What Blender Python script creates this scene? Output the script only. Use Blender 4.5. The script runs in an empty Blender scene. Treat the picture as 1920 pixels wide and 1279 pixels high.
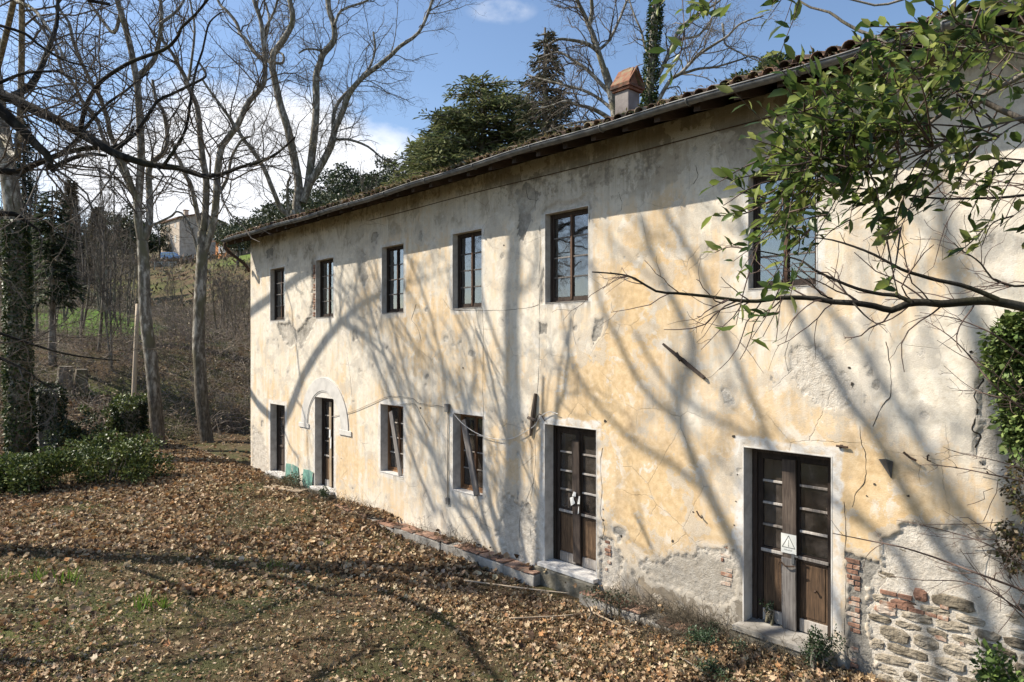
import bpy, math, random
import numpy as np
from mathutils import Vector

random.seed(7)
RNG = np.random.default_rng(11)
scene = bpy.context.scene
COL = scene.collection

# ------------------------------------------------------------------ camera
CAM = np.array([0.0, -9.0, 4.05])
TH = math.radians(42.72)
FW = np.array([-math.cos(TH), math.sin(TH), 0.0])
RT = np.array([math.sin(TH), math.cos(TH), 0.0])
UP = np.array([0.0, 0.0, 1.0])
cd = bpy.data.cameras.new('camera')
cd.sensor_width = 36.0
cd.lens = 24.0
cd.shift_y = 6.5 / 1920
cd.clip_start = 0.05
cd.clip_end = 3000
cam = bpy.data.objects.new('camera', cd)
COL.objects.link(cam)
cam.location = CAM
cam.rotation_euler = (math.radians(90), 0, math.radians(90) - TH)
scene.camera = cam

# ------------------------------------------------------------------ light
AZ = math.radians(40.5)
TAN_EL = 0.955
EL = math.atan(TAN_EL)
LIGHT = np.array([math.cos(AZ), math.sin(AZ), -TAN_EL])     # travel per horizontal metre
sd = bpy.data.lights.new('sun', 'SUN')
sd.energy = 4.8
sd.angle = math.radians(0.42)
sd.color = (1.0, 0.92, 0.80)
sun = bpy.data.objects.new('sun', sd)
COL.objects.link(sun)
sun.rotation_euler = Vector(LIGHT).to_track_quat('-Z', 'Y').to_euler()
sun.location = (-30, -30, 40)

world = bpy.data.worlds.new('World')
scene.world = world
world.use_nodes = True
wt = world.node_tree
wt.nodes.clear()


def wn(kind, **kw):
    n = wt.nodes.new(kind)
    for k, v in kw.items():
        setattr(n, k, v)
    return n


sky = wn('ShaderNodeTexSky', sky_type='NISHITA', sun_disc=False)
sky.sun_elevation = EL
sky.sun_rotation = math.atan2(-LIGHT[0], -LIGHT[1])
sky.air_density = 1.0
sky.dust_density = 0.6
sky.ozone_density = 2.4
bg1 = wn('ShaderNodeBackground')
bg1.inputs['Strength'].default_value = 0.105
wt.links.new(sky.outputs[0], bg1.inputs['Color'])
bg2 = wn('ShaderNodeBackground')
bg2.inputs['Color'].default_value = (0.93, 0.95, 1.0, 1)
bg2.inputs['Strength'].default_value = 0.70
tc = wn('ShaderNodeTexCoord')


def wmath(op, a, b=None, clamp=False):
    n = wn('ShaderNodeMath', operation=op, use_clamp=clamp)
    for i, v in enumerate((a, b)):
        if v is None:
            continue
        if isinstance(v, (int, float)):
            n.inputs[i].default_value = v
        else:
            wt.links.new(v, n.inputs[i])
    return n.outputs[0]


def cloud_blob(px, py, rx, zs, size):
    """a bank of cloud around one direction of the sky"""
    d = FW + RT * (px - 960) / 1280 + UP * (646 - py) / 1280
    d = d / np.linalg.norm(d)
    m = wn('ShaderNodeVectorMath', operation='SUBTRACT')
    wt.links.new(tc.outputs['Generated'], m.inputs[0])
    m.inputs[1].default_value = tuple(d)
    s = wn('ShaderNodeVectorMath', operation='MULTIPLY')
    wt.links.new(m.outputs[0], s.inputs[0])
    s.inputs[1].default_value = (rx, rx, zs)
    l = wn('ShaderNodeVectorMath', operation='LENGTH')
    wt.links.new(s.outputs[0], l.inputs[0])
    return wmath('SUBTRACT', 1.0, wmath('DIVIDE', l.outputs['Value'], size))


mp = wn('ShaderNodeMapping')
mp.inputs['Scale'].default_value = (5, 5, 9)
wt.links.new(tc.outputs['Generated'], mp.inputs['Vector'])
nz = wn('ShaderNodeTexNoise')
nz.inputs['Scale'].default_value = 1.0
nz.inputs['Detail'].default_value = 7
nz.inputs['Roughness'].default_value = 0.58
wt.links.new(mp.outputs[0], nz.inputs['Vector'])
nzc = wmath('MULTIPLY', wmath('SUBTRACT', nz.outputs['Fac'], 0.5), 3.0)
b1 = wmath('MAXIMUM', cloud_blob(510, 325, 1.0, 2.0, 0.25), cloud_blob(370, 350, 1.0, 2.1, 0.20))
b2 = wmath('MAXIMUM', cloud_blob(940, 20, 1.0, 3.0, 0.05), cloud_blob(1525, 95, 1.0, 1.4, 0.045))
c1 = wmath('MULTIPLY', wmath('ADD', wmath('MULTIPLY', b1, 2.6), nzc), 1.3, True)
c2 = wmath('MULTIPLY', wmath('ADD', wmath('MULTIPLY', wmath('MINIMUM', b2, 0.35), 1.2), wmath('MULTIPLY', nzc, 2.2)), 0.5, True)
c2 = wmath('MULTIPLY', c2, wmath('MULTIPLY', b2, 2.5, True), True)
# thin veil that thickens towards the horizon all round the sky
sx = wn('ShaderNodeSeparateXYZ')
wt.links.new(tc.outputs['Generated'], sx.inputs[0])
veil = wmath('MULTIPLY', wmath('SUBTRACT', 0.36, sx.outputs['Z']), 0.40, True)
veil = wmath('MULTIPLY', veil, wmath('ADD', 0.9, nzc), True)
cm = wmath('MAXIMUM', wmath('MAXIMUM', c1, c2), veil, True)
mx = wn('ShaderNodeMixShader')
wt.links.new(cm, mx.inputs[0])
wt.links.new(bg1.outputs[0], mx.inputs[1])
wt.links.new(bg2.outputs[0], mx.inputs[2])
wo = wn('ShaderNodeOutputWorld')
wt.links.new(mx.outputs[0], wo.inputs['Surface'])

vs = scene.view_settings
vs.view_transform = 'Standard'
vs.look = 'None'
vs.exposure = 0.82
vs.gamma = 1.0
vs.use_curve_mapping = False
scene.render.engine = 'CYCLES'
scene.cycles.max_bounces = 6
scene.cycles.diffuse_bounces = 3
scene.cycles.transparent_max_bounces = 10
scene.cycles.caustics_reflective = False
scene.cycles.caustics_refractive = False

# ------------------------------------------------------------------ geometry of the place


def P(px, py, d):
    """point of the place at distance d along the view axis"""
    return CAM + FW * d + RT * ((px - 960) / 1280 * d) + UP * ((646 - py) / 1280 * d)


def W(px, py, y=0.0):
    """point on the plane y = const (the farmhouse front)"""
    u = (px - 960) / 1280
    d = (y + 9.0) / (FW[1] + RT[1] * u)
    return P(px, py, d)


def wx(px, py):
    w = W(px, py)
    return (w[0], w[2])


def S(px, py, k):
    """point a run of k metres up the sunbeam that ends on the front wall"""
    return W(px, py) - LIGHT * k


def sm(x):
    x = np.clip(x, 0, 1)
    return x * x * (3 - 2 * x)


def _hash(ix, iy, seed):
    h = (ix.astype(np.int64) * 374761393 + iy.astype(np.int64) * 668265263 + seed * 974711) & 0xffffffff
    h = ((h ^ (h >> 13)) * 1274126177) & 0xffffffff
    h = (h ^ (h >> 16)) & 0xffffffff
    return h.astype(np.float64) / 4294967295.0


def vnoise(x, y, seed=0):
    ix = np.floor(x)
    iy = np.floor(y)
    fx = x - ix
    fy = y - iy
    fx = fx * fx * (3 - 2 * fx)
    fy = fy * fy * (3 - 2 * fy)
    a = _hash(ix, iy, seed)
    b = _hash(ix + 1, iy, seed)
    c = _hash(ix, iy + 1, seed)
    d = _hash(ix + 1, iy + 1, seed)
    return (a * (1 - fx) + b * fx) * (1 - fy) + (c * (1 - fx) + d * fx) * fy


def fbm(x, y, seed=0, oct=4):
    v = 0
    a = 0.5
    t = 0
    for o in range(oct):
        v = v + a * vnoise(x * 2 ** o + 17.3 * o, y * 2 ** o + 9.1 * o, seed + o)
        t += a
        a *= 0.5
    return v / t


def ground_z(x, y):
    x = np.asarray(x, float)
    y = np.asarray(y, float)
    z = -0.25 + 0.18 * sm((-x - 13) / 9)
    q = np.maximum(0, -x - 31)
    z = z + (2.6 * sm(q / 11) + 0.13 * q) * sm((y + 60) / 40)
    yy = np.maximum(0, y - 12)
    z = z + 0.33 * yy * sm(yy / 10) * (1 - 0.75 * sm((-x - 95) / 60))
    z = z - 3.2 * np.exp(-((x + 92) / 24) ** 2 - ((y - 20) / 15) ** 2)
    z = z - 0.12 * sm((x + 15) / 3) * sm((-5.5 - x) / 1.5) * np.exp(-((y + 0.9) / 0.9) ** 2)
    z = z + 0.17 * sm((x + 6.5) / 2.5) * np.exp(-(y / 1.6) ** 2)
    z = z + 0.10 * (fbm(x * 0.35, y * 0.35, 5, 3) - 0.5) * sm(np.maximum(0, -y - 0.5) / 2)
    z = z + 1.5 * (fbm(x * 0.05, y * 0.05, 8, 3) - 0.5) * sm((q + yy) / 20)
    return z


# ------------------------------------------------------------------ mesh helpers


def link(o, parent=None):
    COL.objects.link(o)
    if parent is not None:
        o.parent = parent
    return o


def mesh_np(name, V, Fs, mat, parent=None, smooth=False, attrs=None):
    """V (n,3); Fs list of (m,k) index arrays"""
    me = bpy.data.meshes.new(name)
    V = np.ascontiguousarray(V, np.float32)
    me.vertices.add(len(V))
    me.vertices.foreach_set('co', V.ravel())
    loops = []
    starts = []
    tot = 0
    for f in Fs:
        f = np.asarray(f)
        if f.size == 0:
            continue
        m, k = f.shape
        loops.append(f.ravel())
        starts.append(tot + np.arange(m) * k)
        tot += m * k
    loops = np.concatenate(loops).astype(np.int32)
    starts = np.concatenate(starts).astype(np.int32)
    me.loops.add(tot)
    me.loops.foreach_set('vertex_index', loops)
    me.polygons.add(len(starts))
    me.polygons.foreach_set('loop_start', starts)
    me.update(calc_edges=True)
    if smooth:
        me.polygons.foreach_set('use_smooth', np.ones(len(starts), bool))
    for k, v in (attrs or {}).items():
        v = np.asarray(v, np.float32)
        if v.ndim == 1:
            a = me.attributes.new(k, 'FLOAT', 'POINT')
            a.data.foreach_set('value', v)
        else:
            a = me.attributes.new(k, 'FLOAT_COLOR', 'POINT')
            a.data.foreach_set('color', np.concatenate([v, np.ones((len(v), 1), np.float32)], 1).ravel())
    me.materials.append(mat)
    me.validate()
    o = bpy.data.objects.new(name, me)
    return link(o, parent)


class MB:
    def __init__(self):
        self.v = []
        self.f = []

    def box(self, x0, x1, y0, y1, z0, z1, j=0.0):
        n = len(self.v)
        for z in (z0, z1):
            for x, y in ((x0, y0), (x1, y0), (x1, y1), (x0, y1)):
                self.v.append((x + random.uniform(-j, j), y + random.uniform(-j, j), z + random.uniform(-j, j)))
        for q in ((0, 3, 2, 1), (4, 5, 6, 7), (0, 1, 5, 4), (1, 2, 6, 5), (2, 3, 7, 6), (3, 0, 4, 7)):
            self.f.append(tuple(n + i for i in q))
        return self

    def poly(self, pts):
        n = len(self.v)
        self.v += [tuple(p) for p in pts]
        self.f.append(tuple(range(n, n + len(pts))))
        return self

    def prism(self, pts, vec):
        """closed prism: outline pts swept along vec"""
        n = len(self.v)
        m = len(pts)
        vec = np.asarray(vec, float)
        self.v += [tuple(p) for p in pts] + [tuple(np.asarray(p) + vec) for p in pts]
        self.f.append(tuple(range(n + m - 1, n - 1, -1)))
        self.f.append(tuple(range(n + m, n + 2 * m)))
        for i in range(m):
            k = (i + 1) % m
            self.f.append((n + i, n + k, n + m + k, n + m + i))
        return self

    def tube(self, pts, r, sides=8, cap=True):
        pts = np.asarray(pts, float)
        r = np.full(len(pts), r) if np.isscalar(r) else np.asarray(r)
        V, F = tubes(pts[None], r[None], sides)
        n = len(self.v)
        self.v += [tuple(p) for p in V]
        self.f += [tuple(int(n + i) for i in q) for q in F]
        if cap:
            k = len(pts)
            self.f.append(tuple(n + i for i in range(sides))[::-1])
            self.f.append(tuple(n + (k - 1) * sides + i for i in range(sides)))
        return self

    def build(self, name, mat, parent=None, smooth=False, bevel=0.0):
        me = bpy.data.meshes.new(name)
        me.from_pydata(self.v, [], self.f)
        me.materials.append(mat)
        if smooth:
            me.polygons.foreach_set('use_smooth', np.ones(len(me.polygons), bool))
        me.update()
        o = bpy.data.objects.new(name, me)
        link(o, parent)
        if bevel:
            b = o.modifiers.new('bevel', 'BEVEL')
            b.width = bevel
            b.segments = 2
            b.limit_method = 'ANGLE'
        return o


def tubes(Pts, R, sides):
    """batch of tubes: Pts (M,K,3), R (M,K)"""
    M, K, _ = Pts.shape
    T = np.empty_like(Pts)
    T[:, 1:-1] = Pts[:, 2:] - Pts[:, :-2]
    T[:, 0] = Pts[:, 1] - Pts[:, 0]
    T[:, -1] = Pts[:, -1] - Pts[:, -2]
    T /= np.linalg.norm(T, axis=2, keepdims=True) + 1e-9
    mean = np.abs(T.mean(axis=1))
    ref = np.zeros((M, 3))
    ref[np.arange(M), mean.argmin(axis=1)] = 1
    A = np.cross(T, ref[:, None, :])
    A /= np.linalg.norm(A, axis=2, keepdims=True) + 1e-9
    B = np.cross(T, A)
    ang = np.arange(sides) * 2 * np.pi / sides
    V = Pts[:, :, None, :] + R[:, :, None, None] * (A[:, :, None, :] * np.cos(ang)[:, None] + B[:, :, None, :] * np.sin(ang)[:, None])
    V = V.reshape(-1, 3)
    idx = np.arange(M * K * sides).reshape(M, K, sides)
    a = idx[:, :-1, :]
    b = np.roll(idx, -1, axis=2)[:, :-1, :]
    c = np.roll(idx, -1, axis=2)[:, 1:, :]
    d = idx[:, 1:, :]
    F = np.stack([a, b, c, d], -1).reshape(-1, 4)
    return V, F


def tag(o, label=None, cat=None, group=None, kind=None):
    if label:
        o['label'] = label
    if cat:
        o['category'] = cat
    if group:
        o['group'] = group
    if kind:
        o['kind'] = kind
    return o


def thing(name, label, cat, loc=(0, 0, 0), group=None):
    o = bpy.data.objects.new(name, None)
    o.empty_display_size = 0.3
    o.location = tuple(loc)
    COL.objects.link(o)
    return tag(o, label, cat, group)


def under(o, root):
    """parent o to root, keeping o's world coordinates (root is only moved)"""
    o.parent = root
    o.location = tuple(np.asarray(o.location) - np.asarray(root.location))
    return o


# ------------------------------------------------------------------ materials


class NT:
    def __init__(self, name):
        self.m = bpy.data.materials.new(name)
        self.m.use_nodes = True
        self.t = self.m.node_tree
        self.t.nodes.clear()
        self.out = self.n('ShaderNodeOutputMaterial')
        self._co = None

    def n(self, kind, **kw):
        x = self.t.nodes.new(kind)
        for k, v in kw.items():
            setattr(x, k, v)
        return x

    def L(self, a, b):
        self.t.links.new(a, b)

    def put(self, sock, v):
        if isinstance(v, (int, float)):
            sock.default_value = v
        elif isinstance(v, (tuple, list)):
            sock.default_value = tuple(v) + ((1,) if len(v) == 3 and sock.type == 'RGBA' else ())
        else:
            self.L(v, sock)

    def co(self, scale=(1, 1, 1), world=False):
        t = self.n('ShaderNodeTexCoord')
        m = self.n('ShaderNodeMapping')
        src = t.outputs['Object']
        if world:
            g = self.n('ShaderNodeNewGeometry')
            src = g.outputs['Position']
        self.L(src, m.inputs['Vector'])
        m.inputs['Scale'].default_value = scale
        return m.outputs[0]

    def noise(self, scale, detail=5, rough=0.55, vec=None, out='Fac', dist=0.0):
        x = self.n('ShaderNodeTexNoise')
        x.inputs['Scale'].default_value = scale
        x.inputs['Detail'].default_value = detail
        x.inputs['Roughness'].default_value = rough
        x.inputs['Distortion'].default_value = dist
        self.L(vec if vec is not None else self.co(world=True), x.inputs['Vector'])
        return x.outputs[out]

    def math(self, op, a, b=0.0, clamp=False):
        x = self.n('ShaderNodeMath', operation=op, use_clamp=clamp)
        self.put(x.inputs[0], a)
        self.put(x.inputs[1], b)
        return x.outputs[0]

    def step(self, v, lo, hi, a=0.0, b=1.0):
        x = self.n('ShaderNodeMapRange', interpolation_type='SMOOTHSTEP')
        self.put(x.inputs[0], v)
        x.inputs[1].default_value = lo
        x.inputs[2].default_value = hi
        x.inputs[3].default_value = a
        x.inputs[4].default_value = b
        return x.outputs[0]

    def ramp(self, fac, stops):
        x = self.n('ShaderNodeValToRGB')
        e = x.color_ramp.elements
        while len(e) < len(stops):
            e.new(0.5)
        for k, (p, c) in zip(e, stops):
            k.position = p
            k.color = tuple(c) + (1,)
        self.put(x.inputs[0], fac)
        return x.outputs[0]

    def mix(self, fac, a, b, blend='MIX'):
        x = self.n('ShaderNodeMix', data_type='RGBA', blend_type=blend)
        self.put(x.inputs[0], fac)
        self.put(x.inputs[6], a)
        self.put(x.inputs[7], b)
        return x.outputs[2]

    def attr(self, name, out='Fac'):
        x = self.n('ShaderNodeAttribute', attribute_name=name)
        return x.outputs[out]

    def rand(self):
        return self.n('ShaderNodeObjectInfo').outputs['Random']

    def bump(self, h, strength=0.5, dist=0.01):
        x = self.n('ShaderNodeBump')
        x.inputs['Strength'].default_value = strength
        x.inputs['Distance'].default_value = dist
        self.L(h, x.inputs['Height'])
        return x.outputs[0]

    def bsdf(self, col, rough=0.8, normal=None, spec=0.3, metal=0.0, transl=0.0):
        b = self.n('ShaderNodeBsdfPrincipled')
        self.put(b.inputs['Base Color'], col)
        self.put(b.inputs['Roughness'], rough)
        b.inputs['Specular IOR Level'].default_value = spec
        b.inputs['Metallic'].default_value = metal
        if normal is not None:
            self.L(normal, b.inputs['Normal'])
        sh = b.outputs[0]
        if transl:
            t = self.n('ShaderNodeBsdfTranslucent')
            self.put(t.inputs['Color'], col)
            mx = self.n('ShaderNodeMixShader')
            mx.inputs[0].default_value = transl
            self.L(sh, mx.inputs[1])
            self.L(t.outputs[0], mx.inputs[2])
            sh = mx.outputs[0]
        self.L(sh, self.out.inputs['Surface'])
        return self.m


def mat_simple(name, stops, scale=4, detail=5, rough=0.85, bump=0.4, bdist=0.01, vscale=(1, 1, 1), spec=0.25, metal=0.0, rnd=0.0, bscale=None, world=True):
    t = NT(name)
    v = t.co(vscale, world)
    f = t.noise(scale, detail, 0.6, v)
    if rnd:
        f = t.math('ADD', f, t.math('MULTIPLY', t.math('SUBTRACT', t.rand(), 0.5), rnd))
    c = t.ramp(f, stops)
    h = t.noise(bscale or scale * 4, 4, 0.6, v)
    return t.bsdf(c, rough, t.bump(h, bump, bdist), spec, metal)


def mat_tint(name, rough=0.6, transl=0.0, spec=0.3):
    """colour carried per leaf in the attribute tint"""
    t = NT(name)
    return t.bsdf(t.attr('tint', 'Color'), rough, None, spec, 0.0, transl)


def wood(name, stops, grain=(18, 18, 1.2), rough=0.75, rnd=0.25):
    t = NT(name)
    v = t.co(grain, False)
    f = t.noise(2.2, 8, 0.65, v, dist=0.6)
    w = t.noise(1.3, 3, 0.5, t.co((1.5, 1.5, 1.5), True))
    f2 = t.math('ADD', t.math('MULTIPLY', f, 0.75), t.math('MULTIPLY', w, 0.25))
    f2 = t.math('ADD', f2, t.math('MULTIPLY', t.math('SUBTRACT', t.rand(), 0.5), rnd))
    return t.bsdf(t.ramp(f2, stops), rough, t.bump(f, 0.5, 0.004), 0.25)


M = {}
M['wood_dark'] = wood('dark_weathered_wood', [(0.25, (0.012, 0.009, 0.007)), (0.5, (0.036, 0.025, 0.019)), (0.75, (0.085, 0.062, 0.048))])
M['wood_red'] = wood('red_brown_wood', [(0.25, (0.025, 0.014, 0.010)), (0.5, (0.065, 0.036, 0.024)), (0.75, (0.15, 0.085, 0.05))])
M['wood_orange'] = wood('sunlit_window_wood', [(0.28, (0.06, 0.03, 0.015)), (0.5, (0.20, 0.105, 0.05)), (0.75, (0.36, 0.21, 0.11))])  # sunlight on the lower windows is put into this brighter wood colour
M['wood_panel'] = wood('old_door_panel_wood', [(0.28, (0.035, 0.023, 0.015)), (0.48, (0.115, 0.07, 0.04)), (0.72, (0.27, 0.17, 0.095))])
M['wood_grey'] = wood('grey_weathered_plank', [(0.28, (0.05, 0.045, 0.042)), (0.5, (0.125, 0.112, 0.102)), (0.75, (0.27, 0.25, 0.23))])
M['wood_brown'] = wood('brown_plank', [(0.28, (0.028, 0.021, 0.017)), (0.5, (0.075, 0.056, 0.044)), (0.75, (0.17, 0.135, 0.105))])
M['wood_pale'] = wood('pale_dry_wood', [(0.25, (0.25, 0.19, 0.13)), (0.5, (0.42, 0.33, 0.23)), (0.75, (0.55, 0.45, 0.34))])
M['paint_worn'] = wood('worn_pale_paint', [(0.25, (0.10, 0.08, 0.065)), (0.45, (0.30, 0.265, 0.23)), (0.7, (0.52, 0.49, 0.45))])
M['rafter'] = wood('dark_rafter', [(0.25, (0.02, 0.014, 0.01)), (0.6, (0.06, 0.04, 0.028)), (0.8, (0.11, 0.08, 0.055))], grain=(12, 1, 12))
M['reveal'] = mat_simple('whitewashed_reveal', [(0.3, (0.40, 0.37, 0.33)), (0.55, (0.58, 0.55, 0.50)), (0.75, (0.66, 0.63, 0.58))], 5, 6, 0.9, 0.3, 0.006)
M['plain_plaster'] = mat_simple('old_plaster', [(0.3, (0.42, 0.36, 0.27)), (0.7, (0.58, 0.52, 0.43))], 2, 6, 0.9, 0.3, 0.006)
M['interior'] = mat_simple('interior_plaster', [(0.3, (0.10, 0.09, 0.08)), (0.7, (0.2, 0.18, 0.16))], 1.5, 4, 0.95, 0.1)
M['moulding'] = mat_simple('pale_moulding_plaster', [(0.25, (0.42, 0.40, 0.37)), (0.5, (0.56, 0.535, 0.49)), (0.75, (0.66, 0.63, 0.58))], 3, 8, 0.9, 0.35, 0.006)
M['marble'] = mat_simple('worn_marble', [(0.3, (0.42, 0.40, 0.37)), (0.6, (0.62, 0.6, 0.57))], 6, 6, 0.6, 0.2, 0.003)
M['concrete'] = mat_simple('weathered_concrete', [(0.25, (0.13, 0.12, 0.10)), (0.5, (0.27, 0.25, 0.22)), (0.75, (0.42, 0.40, 0.36))], 3.5, 8, 0.95, 0.6, 0.015)
M['step'] = mat_simple('darkened_step', [(0.25, (0.05, 0.046, 0.034)), (0.5, (0.13, 0.118, 0.09)), (0.75, (0.25, 0.235, 0.20))], 5, 9, 0.95, 0.8, 0.02)  # concrete darkened to stand in for the shaded recess under the thresholds
M['zinc'] = mat_simple('weathered_zinc', [(0.3, (0.07, 0.07, 0.068)), (0.55, (0.15, 0.152, 0.15)), (0.8, (0.28, 0.275, 0.26))], 5, 8, 0.6, 0.3, 0.006, (1, 1, 1), 0.4, 0.4)
M['iron'] = mat_simple('rusty_iron', [(0.3, (0.03, 0.022, 0.018)), (0.6, (0.09, 0.055, 0.035)), (0.8, (0.18, 0.11, 0.07))], 20, 5, 0.8, 0.5, 0.004)
M['cable'] = mat_simple('old_cable', [(0.3, (0.10, 0.09, 0.08)), (0.7, (0.30, 0.28, 0.25))], 3, 3, 0.7, 0.1)
M['cable_white'] = mat_simple('white_cable', [(0.3, (0.5, 0.48, 0.45)), (0.7, (0.7, 0.68, 0.64))], 3, 3, 0.6, 0.1)
M['stone'] = mat_simple('rubble_stone', [(0.15, (0.085, 0.07, 0.05)), (0.4, (0.20, 0.168, 0.122)), (0.6, (0.32, 0.275, 0.21)), (0.85, (0.43, 0.38, 0.305))], 9, 9, 0.95, 1.0, 0.04, rnd=0.5, bscale=16)
M['brick'] = mat_simple('old_brick', [(0.2, (0.12, 0.075, 0.055)), (0.40, (0.24, 0.13, 0.088)), (0.54, (0.34, 0.20, 0.135)), (0.68, (0.44, 0.37, 0.30))], 9, 8, 0.95, 0.8, 0.015, rnd=0.4)
M['kerb_brick'] = mat_simple('worn_floor_brick', [(0.25, (0.09, 0.07, 0.055)), (0.48, (0.25, 0.145, 0.10)), (0.75, (0.38, 0.25, 0.18))], 7, 8, 0.95, 0.6, 0.01, rnd=0.4)
M['tile'] = mat_simple('lichened_roof_tile', [(0.25, (0.035, 0.03, 0.024)), (0.45, (0.12, 0.078, 0.055)), (0.58, (0.21, 0.125, 0.085)), (0.68, (0.21, 0.19, 0.15)), (0.85, (0.34, 0.25, 0.09))], 6, 8, 0.95, 0.7, 0.01, rnd=0.35)
M['green_paint'] = mat_simple('flaking_green_paint', [(0.36, (0.40, 0.38, 0.32)), (0.44, (0.13, 0.27, 0.215)), (0.6, (0.18, 0.34, 0.275)), (0.75, (0.33, 0.44, 0.38))], 4, 9, 0.85, 0.3, 0.005)
M['crack'] = mat_simple('crack_edge', [(0.3, (0.03, 0.025, 0.02)), (0.7, (0.09, 0.075, 0.06))], 10, 3, 1.0, 0.2)

# glass: clear with grime, real reflection
t = NT('old_window_glass')
grime = t.step(t.noise(3.5, 7, 0.65), 0.42, 0.75)
tr = t.n('ShaderNodeBsdfTransparent')
tr.inputs['Color'].default_value = (0.62, 0.66, 0.66, 1)
gl = t.n('ShaderNodeBsdfGlossy')
gl.inputs['Roughness'].default_value = 0.03
gl.inputs['Color'].default_value = (0.95, 0.97, 1.0, 1)
nb = t.bump(t.noise(1.6, 2, 0.5), 0.25, 0.02)
t.L(nb, gl.inputs['Normal'])
fr = t.n('ShaderNodeFresnel')
fr.inputs['IOR'].default_value = 1.75
m1 = t.n('ShaderNodeMixShader')
t.L(t.math('ADD', t.math('MULTIPLY', fr.outputs[0], 1.8), 0.05, True), m1.inputs[0])
t.L(tr.outputs[0], m1.inputs[1])
t.L(gl.outputs[0], m1.inputs[2])
df = t.n('ShaderNodeBsdfDiffuse')
df.inputs['Color'].default_value = (0.20, 0.18, 0.155, 1)
m2 = t.n('ShaderNodeMixShader')
t.L(t.math('ADD', t.math('MULTIPLY', grime, 0.14), 0.015), m2.inputs[0])
t.L(m1.outputs[0], m2.inputs[1])
t.L(df.outputs[0], m2.inputs[2])
t.L(m2.outputs[0], t.out.inputs['Surface'])
M['glass'] = t.m

# grimy door glass: dirt film, also thickened to stand in for hazy reflections
t = NT('grimy_hazed_door_glass')
grime = t.step(t.noise(2.2, 8, 0.7), 0.35, 0.8)
tr = t.n('ShaderNodeBsdfTransparent')
tr.inputs['Color'].default_value = (0.5, 0.5, 0.48, 1)
gl = t.n('ShaderNodeBsdfGlossy')
gl.inputs['Roughness'].default_value = 0.08
fr = t.n('ShaderNodeFresnel')
fr.inputs['IOR'].default_value = 1.75
m1 = t.n('ShaderNodeMixShader')
t.L(fr.outputs[0], m1.inputs[0])
t.L(tr.outputs[0], m1.inputs[1])
t.L(gl.outputs[0], m1.inputs[2])
df = t.n('ShaderNodeBsdfDiffuse')
df.inputs['Color'].default_value = (0.25, 0.21, 0.18, 1)
m2 = t.n('ShaderNodeMixShader')
t.L(t.math('ADD', t.math('MULTIPLY', grime, 0.42), 0.04), m2.inputs[0])
t.L(m1.outputs[0], m2.inputs[1])
t.L(df.outputs[0], m2.inputs[2])
t.L(m2.outputs[0], t.out.inputs['Surface'])
M['glass_dirty'] = t.m


def bark(name, dark, mid, pale, moss, scale=5, foot=False):
    t = NT(name)
    v = t.co((1, 1, 0.45), True)
    a = t.noise(scale, 6, 0.6, v)
    b = t.noise(scale * 0.35, 3, 0.5, v)
    c = t.ramp(a, [(0.32, dark), (0.5, mid), (0.62, pale)])
    c = t.mix(t.step(b, 0.48, 0.7), c, moss)
    if foot:
        # rough old bark low on the stem
        g = t.n('ShaderNodeNewGeometry')
        s = t.n('ShaderNodeSeparateXYZ')
        t.L(g.outputs['Position'], s.inputs[0])
        low = t.step(t.math('ADD', s.outputs['Z'], t.math('MULTIPLY', a, 5.0)), 8.5, 3.0)
        rc = t.ramp(t.noise(scale * 2.5, 6, 0.7, t.co((1, 1, 0.25), True)), [(0.35, (0.035, 0.028, 0.022)), (0.5, (0.10, 0.082, 0.063)), (0.68, (0.24, 0.205, 0.165))])
        c = t.mix(t.math('MULTIPLY', low, 0.85), c, rc)
    h = t.noise(scale * 6, 5, 0.65, t.co((1, 1, 0.3), True))
    return t.bsdf(c, 0.95, t.bump(h, 0.6, 0.02), 0.15)


M['bark_plane'] = bark('plane_tree_bark', (0.085, 0.074, 0.058), (0.20, 0.178, 0.142), (0.46, 0.43, 0.365), (0.15, 0.138, 0.085), 7, True)
M['bark_dark'] = bark('dark_mossy_bark', (0.012, 0.0105, 0.009), (0.028, 0.025, 0.021), (0.07, 0.063, 0.052), (0.035, 0.034, 0.018))
M['bark_brown'] = bark('brown_bark', (0.075, 0.062, 0.05), (0.17, 0.145, 0.118), (0.30, 0.265, 0.22), (0.14, 0.13, 0.075))
M['twig'] = mat_simple('twig_bark', [(0.3, (0.07, 0.058, 0.048)), (0.7, (0.19, 0.165, 0.137))], 3, 3, 0.95, 0.0, spec=0.1)
M['twig_red'] = mat_simple('red_brown_twig', [(0.3, (0.06, 0.04, 0.032)), (0.7, (0.15, 0.105, 0.085))], 5, 3, 0.8, 0.0)
M['twig_pale'] = mat_simple('sunlit_plane_twig', [(0.3, (0.09, 0.078, 0.062)), (0.7, (0.24, 0.215, 0.18))], 2, 3, 0.95, 0.0, spec=0.1)  # sunlight on the far limbs is put into this paler twig colour
M['leaf'] = mat_tint('fallen_leaf', 0.75, 0.15, 0.2)
M['laurel'] = mat_tint('glossy_laurel_leaf', 0.36, 0.5, 0.4)
M['ivy'] = mat_tint('ivy_leaf', 0.5, 0.12, 0.35)
M['needle'] = mat_tint('conifer_needles', 0.7, 0.3, 0.2)
M['clay'] = mat_simple('weathered_clay_slab', [(0.25, (0.06, 0.042, 0.032)), (0.44, (0.17, 0.085, 0.055)), (0.56, (0.25, 0.12, 0.075)), (0.68, (0.21, 0.17, 0.11)), (0.8, (0.30, 0.24, 0.12))], 8, 9, 0.95, 0.6, 0.01, rnd=0.3)
M['blade'] = mat_tint('grass_blade', 0.6, 0.25, 0.25)
# ------------------------------------------------------------------ growth helpers


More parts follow.
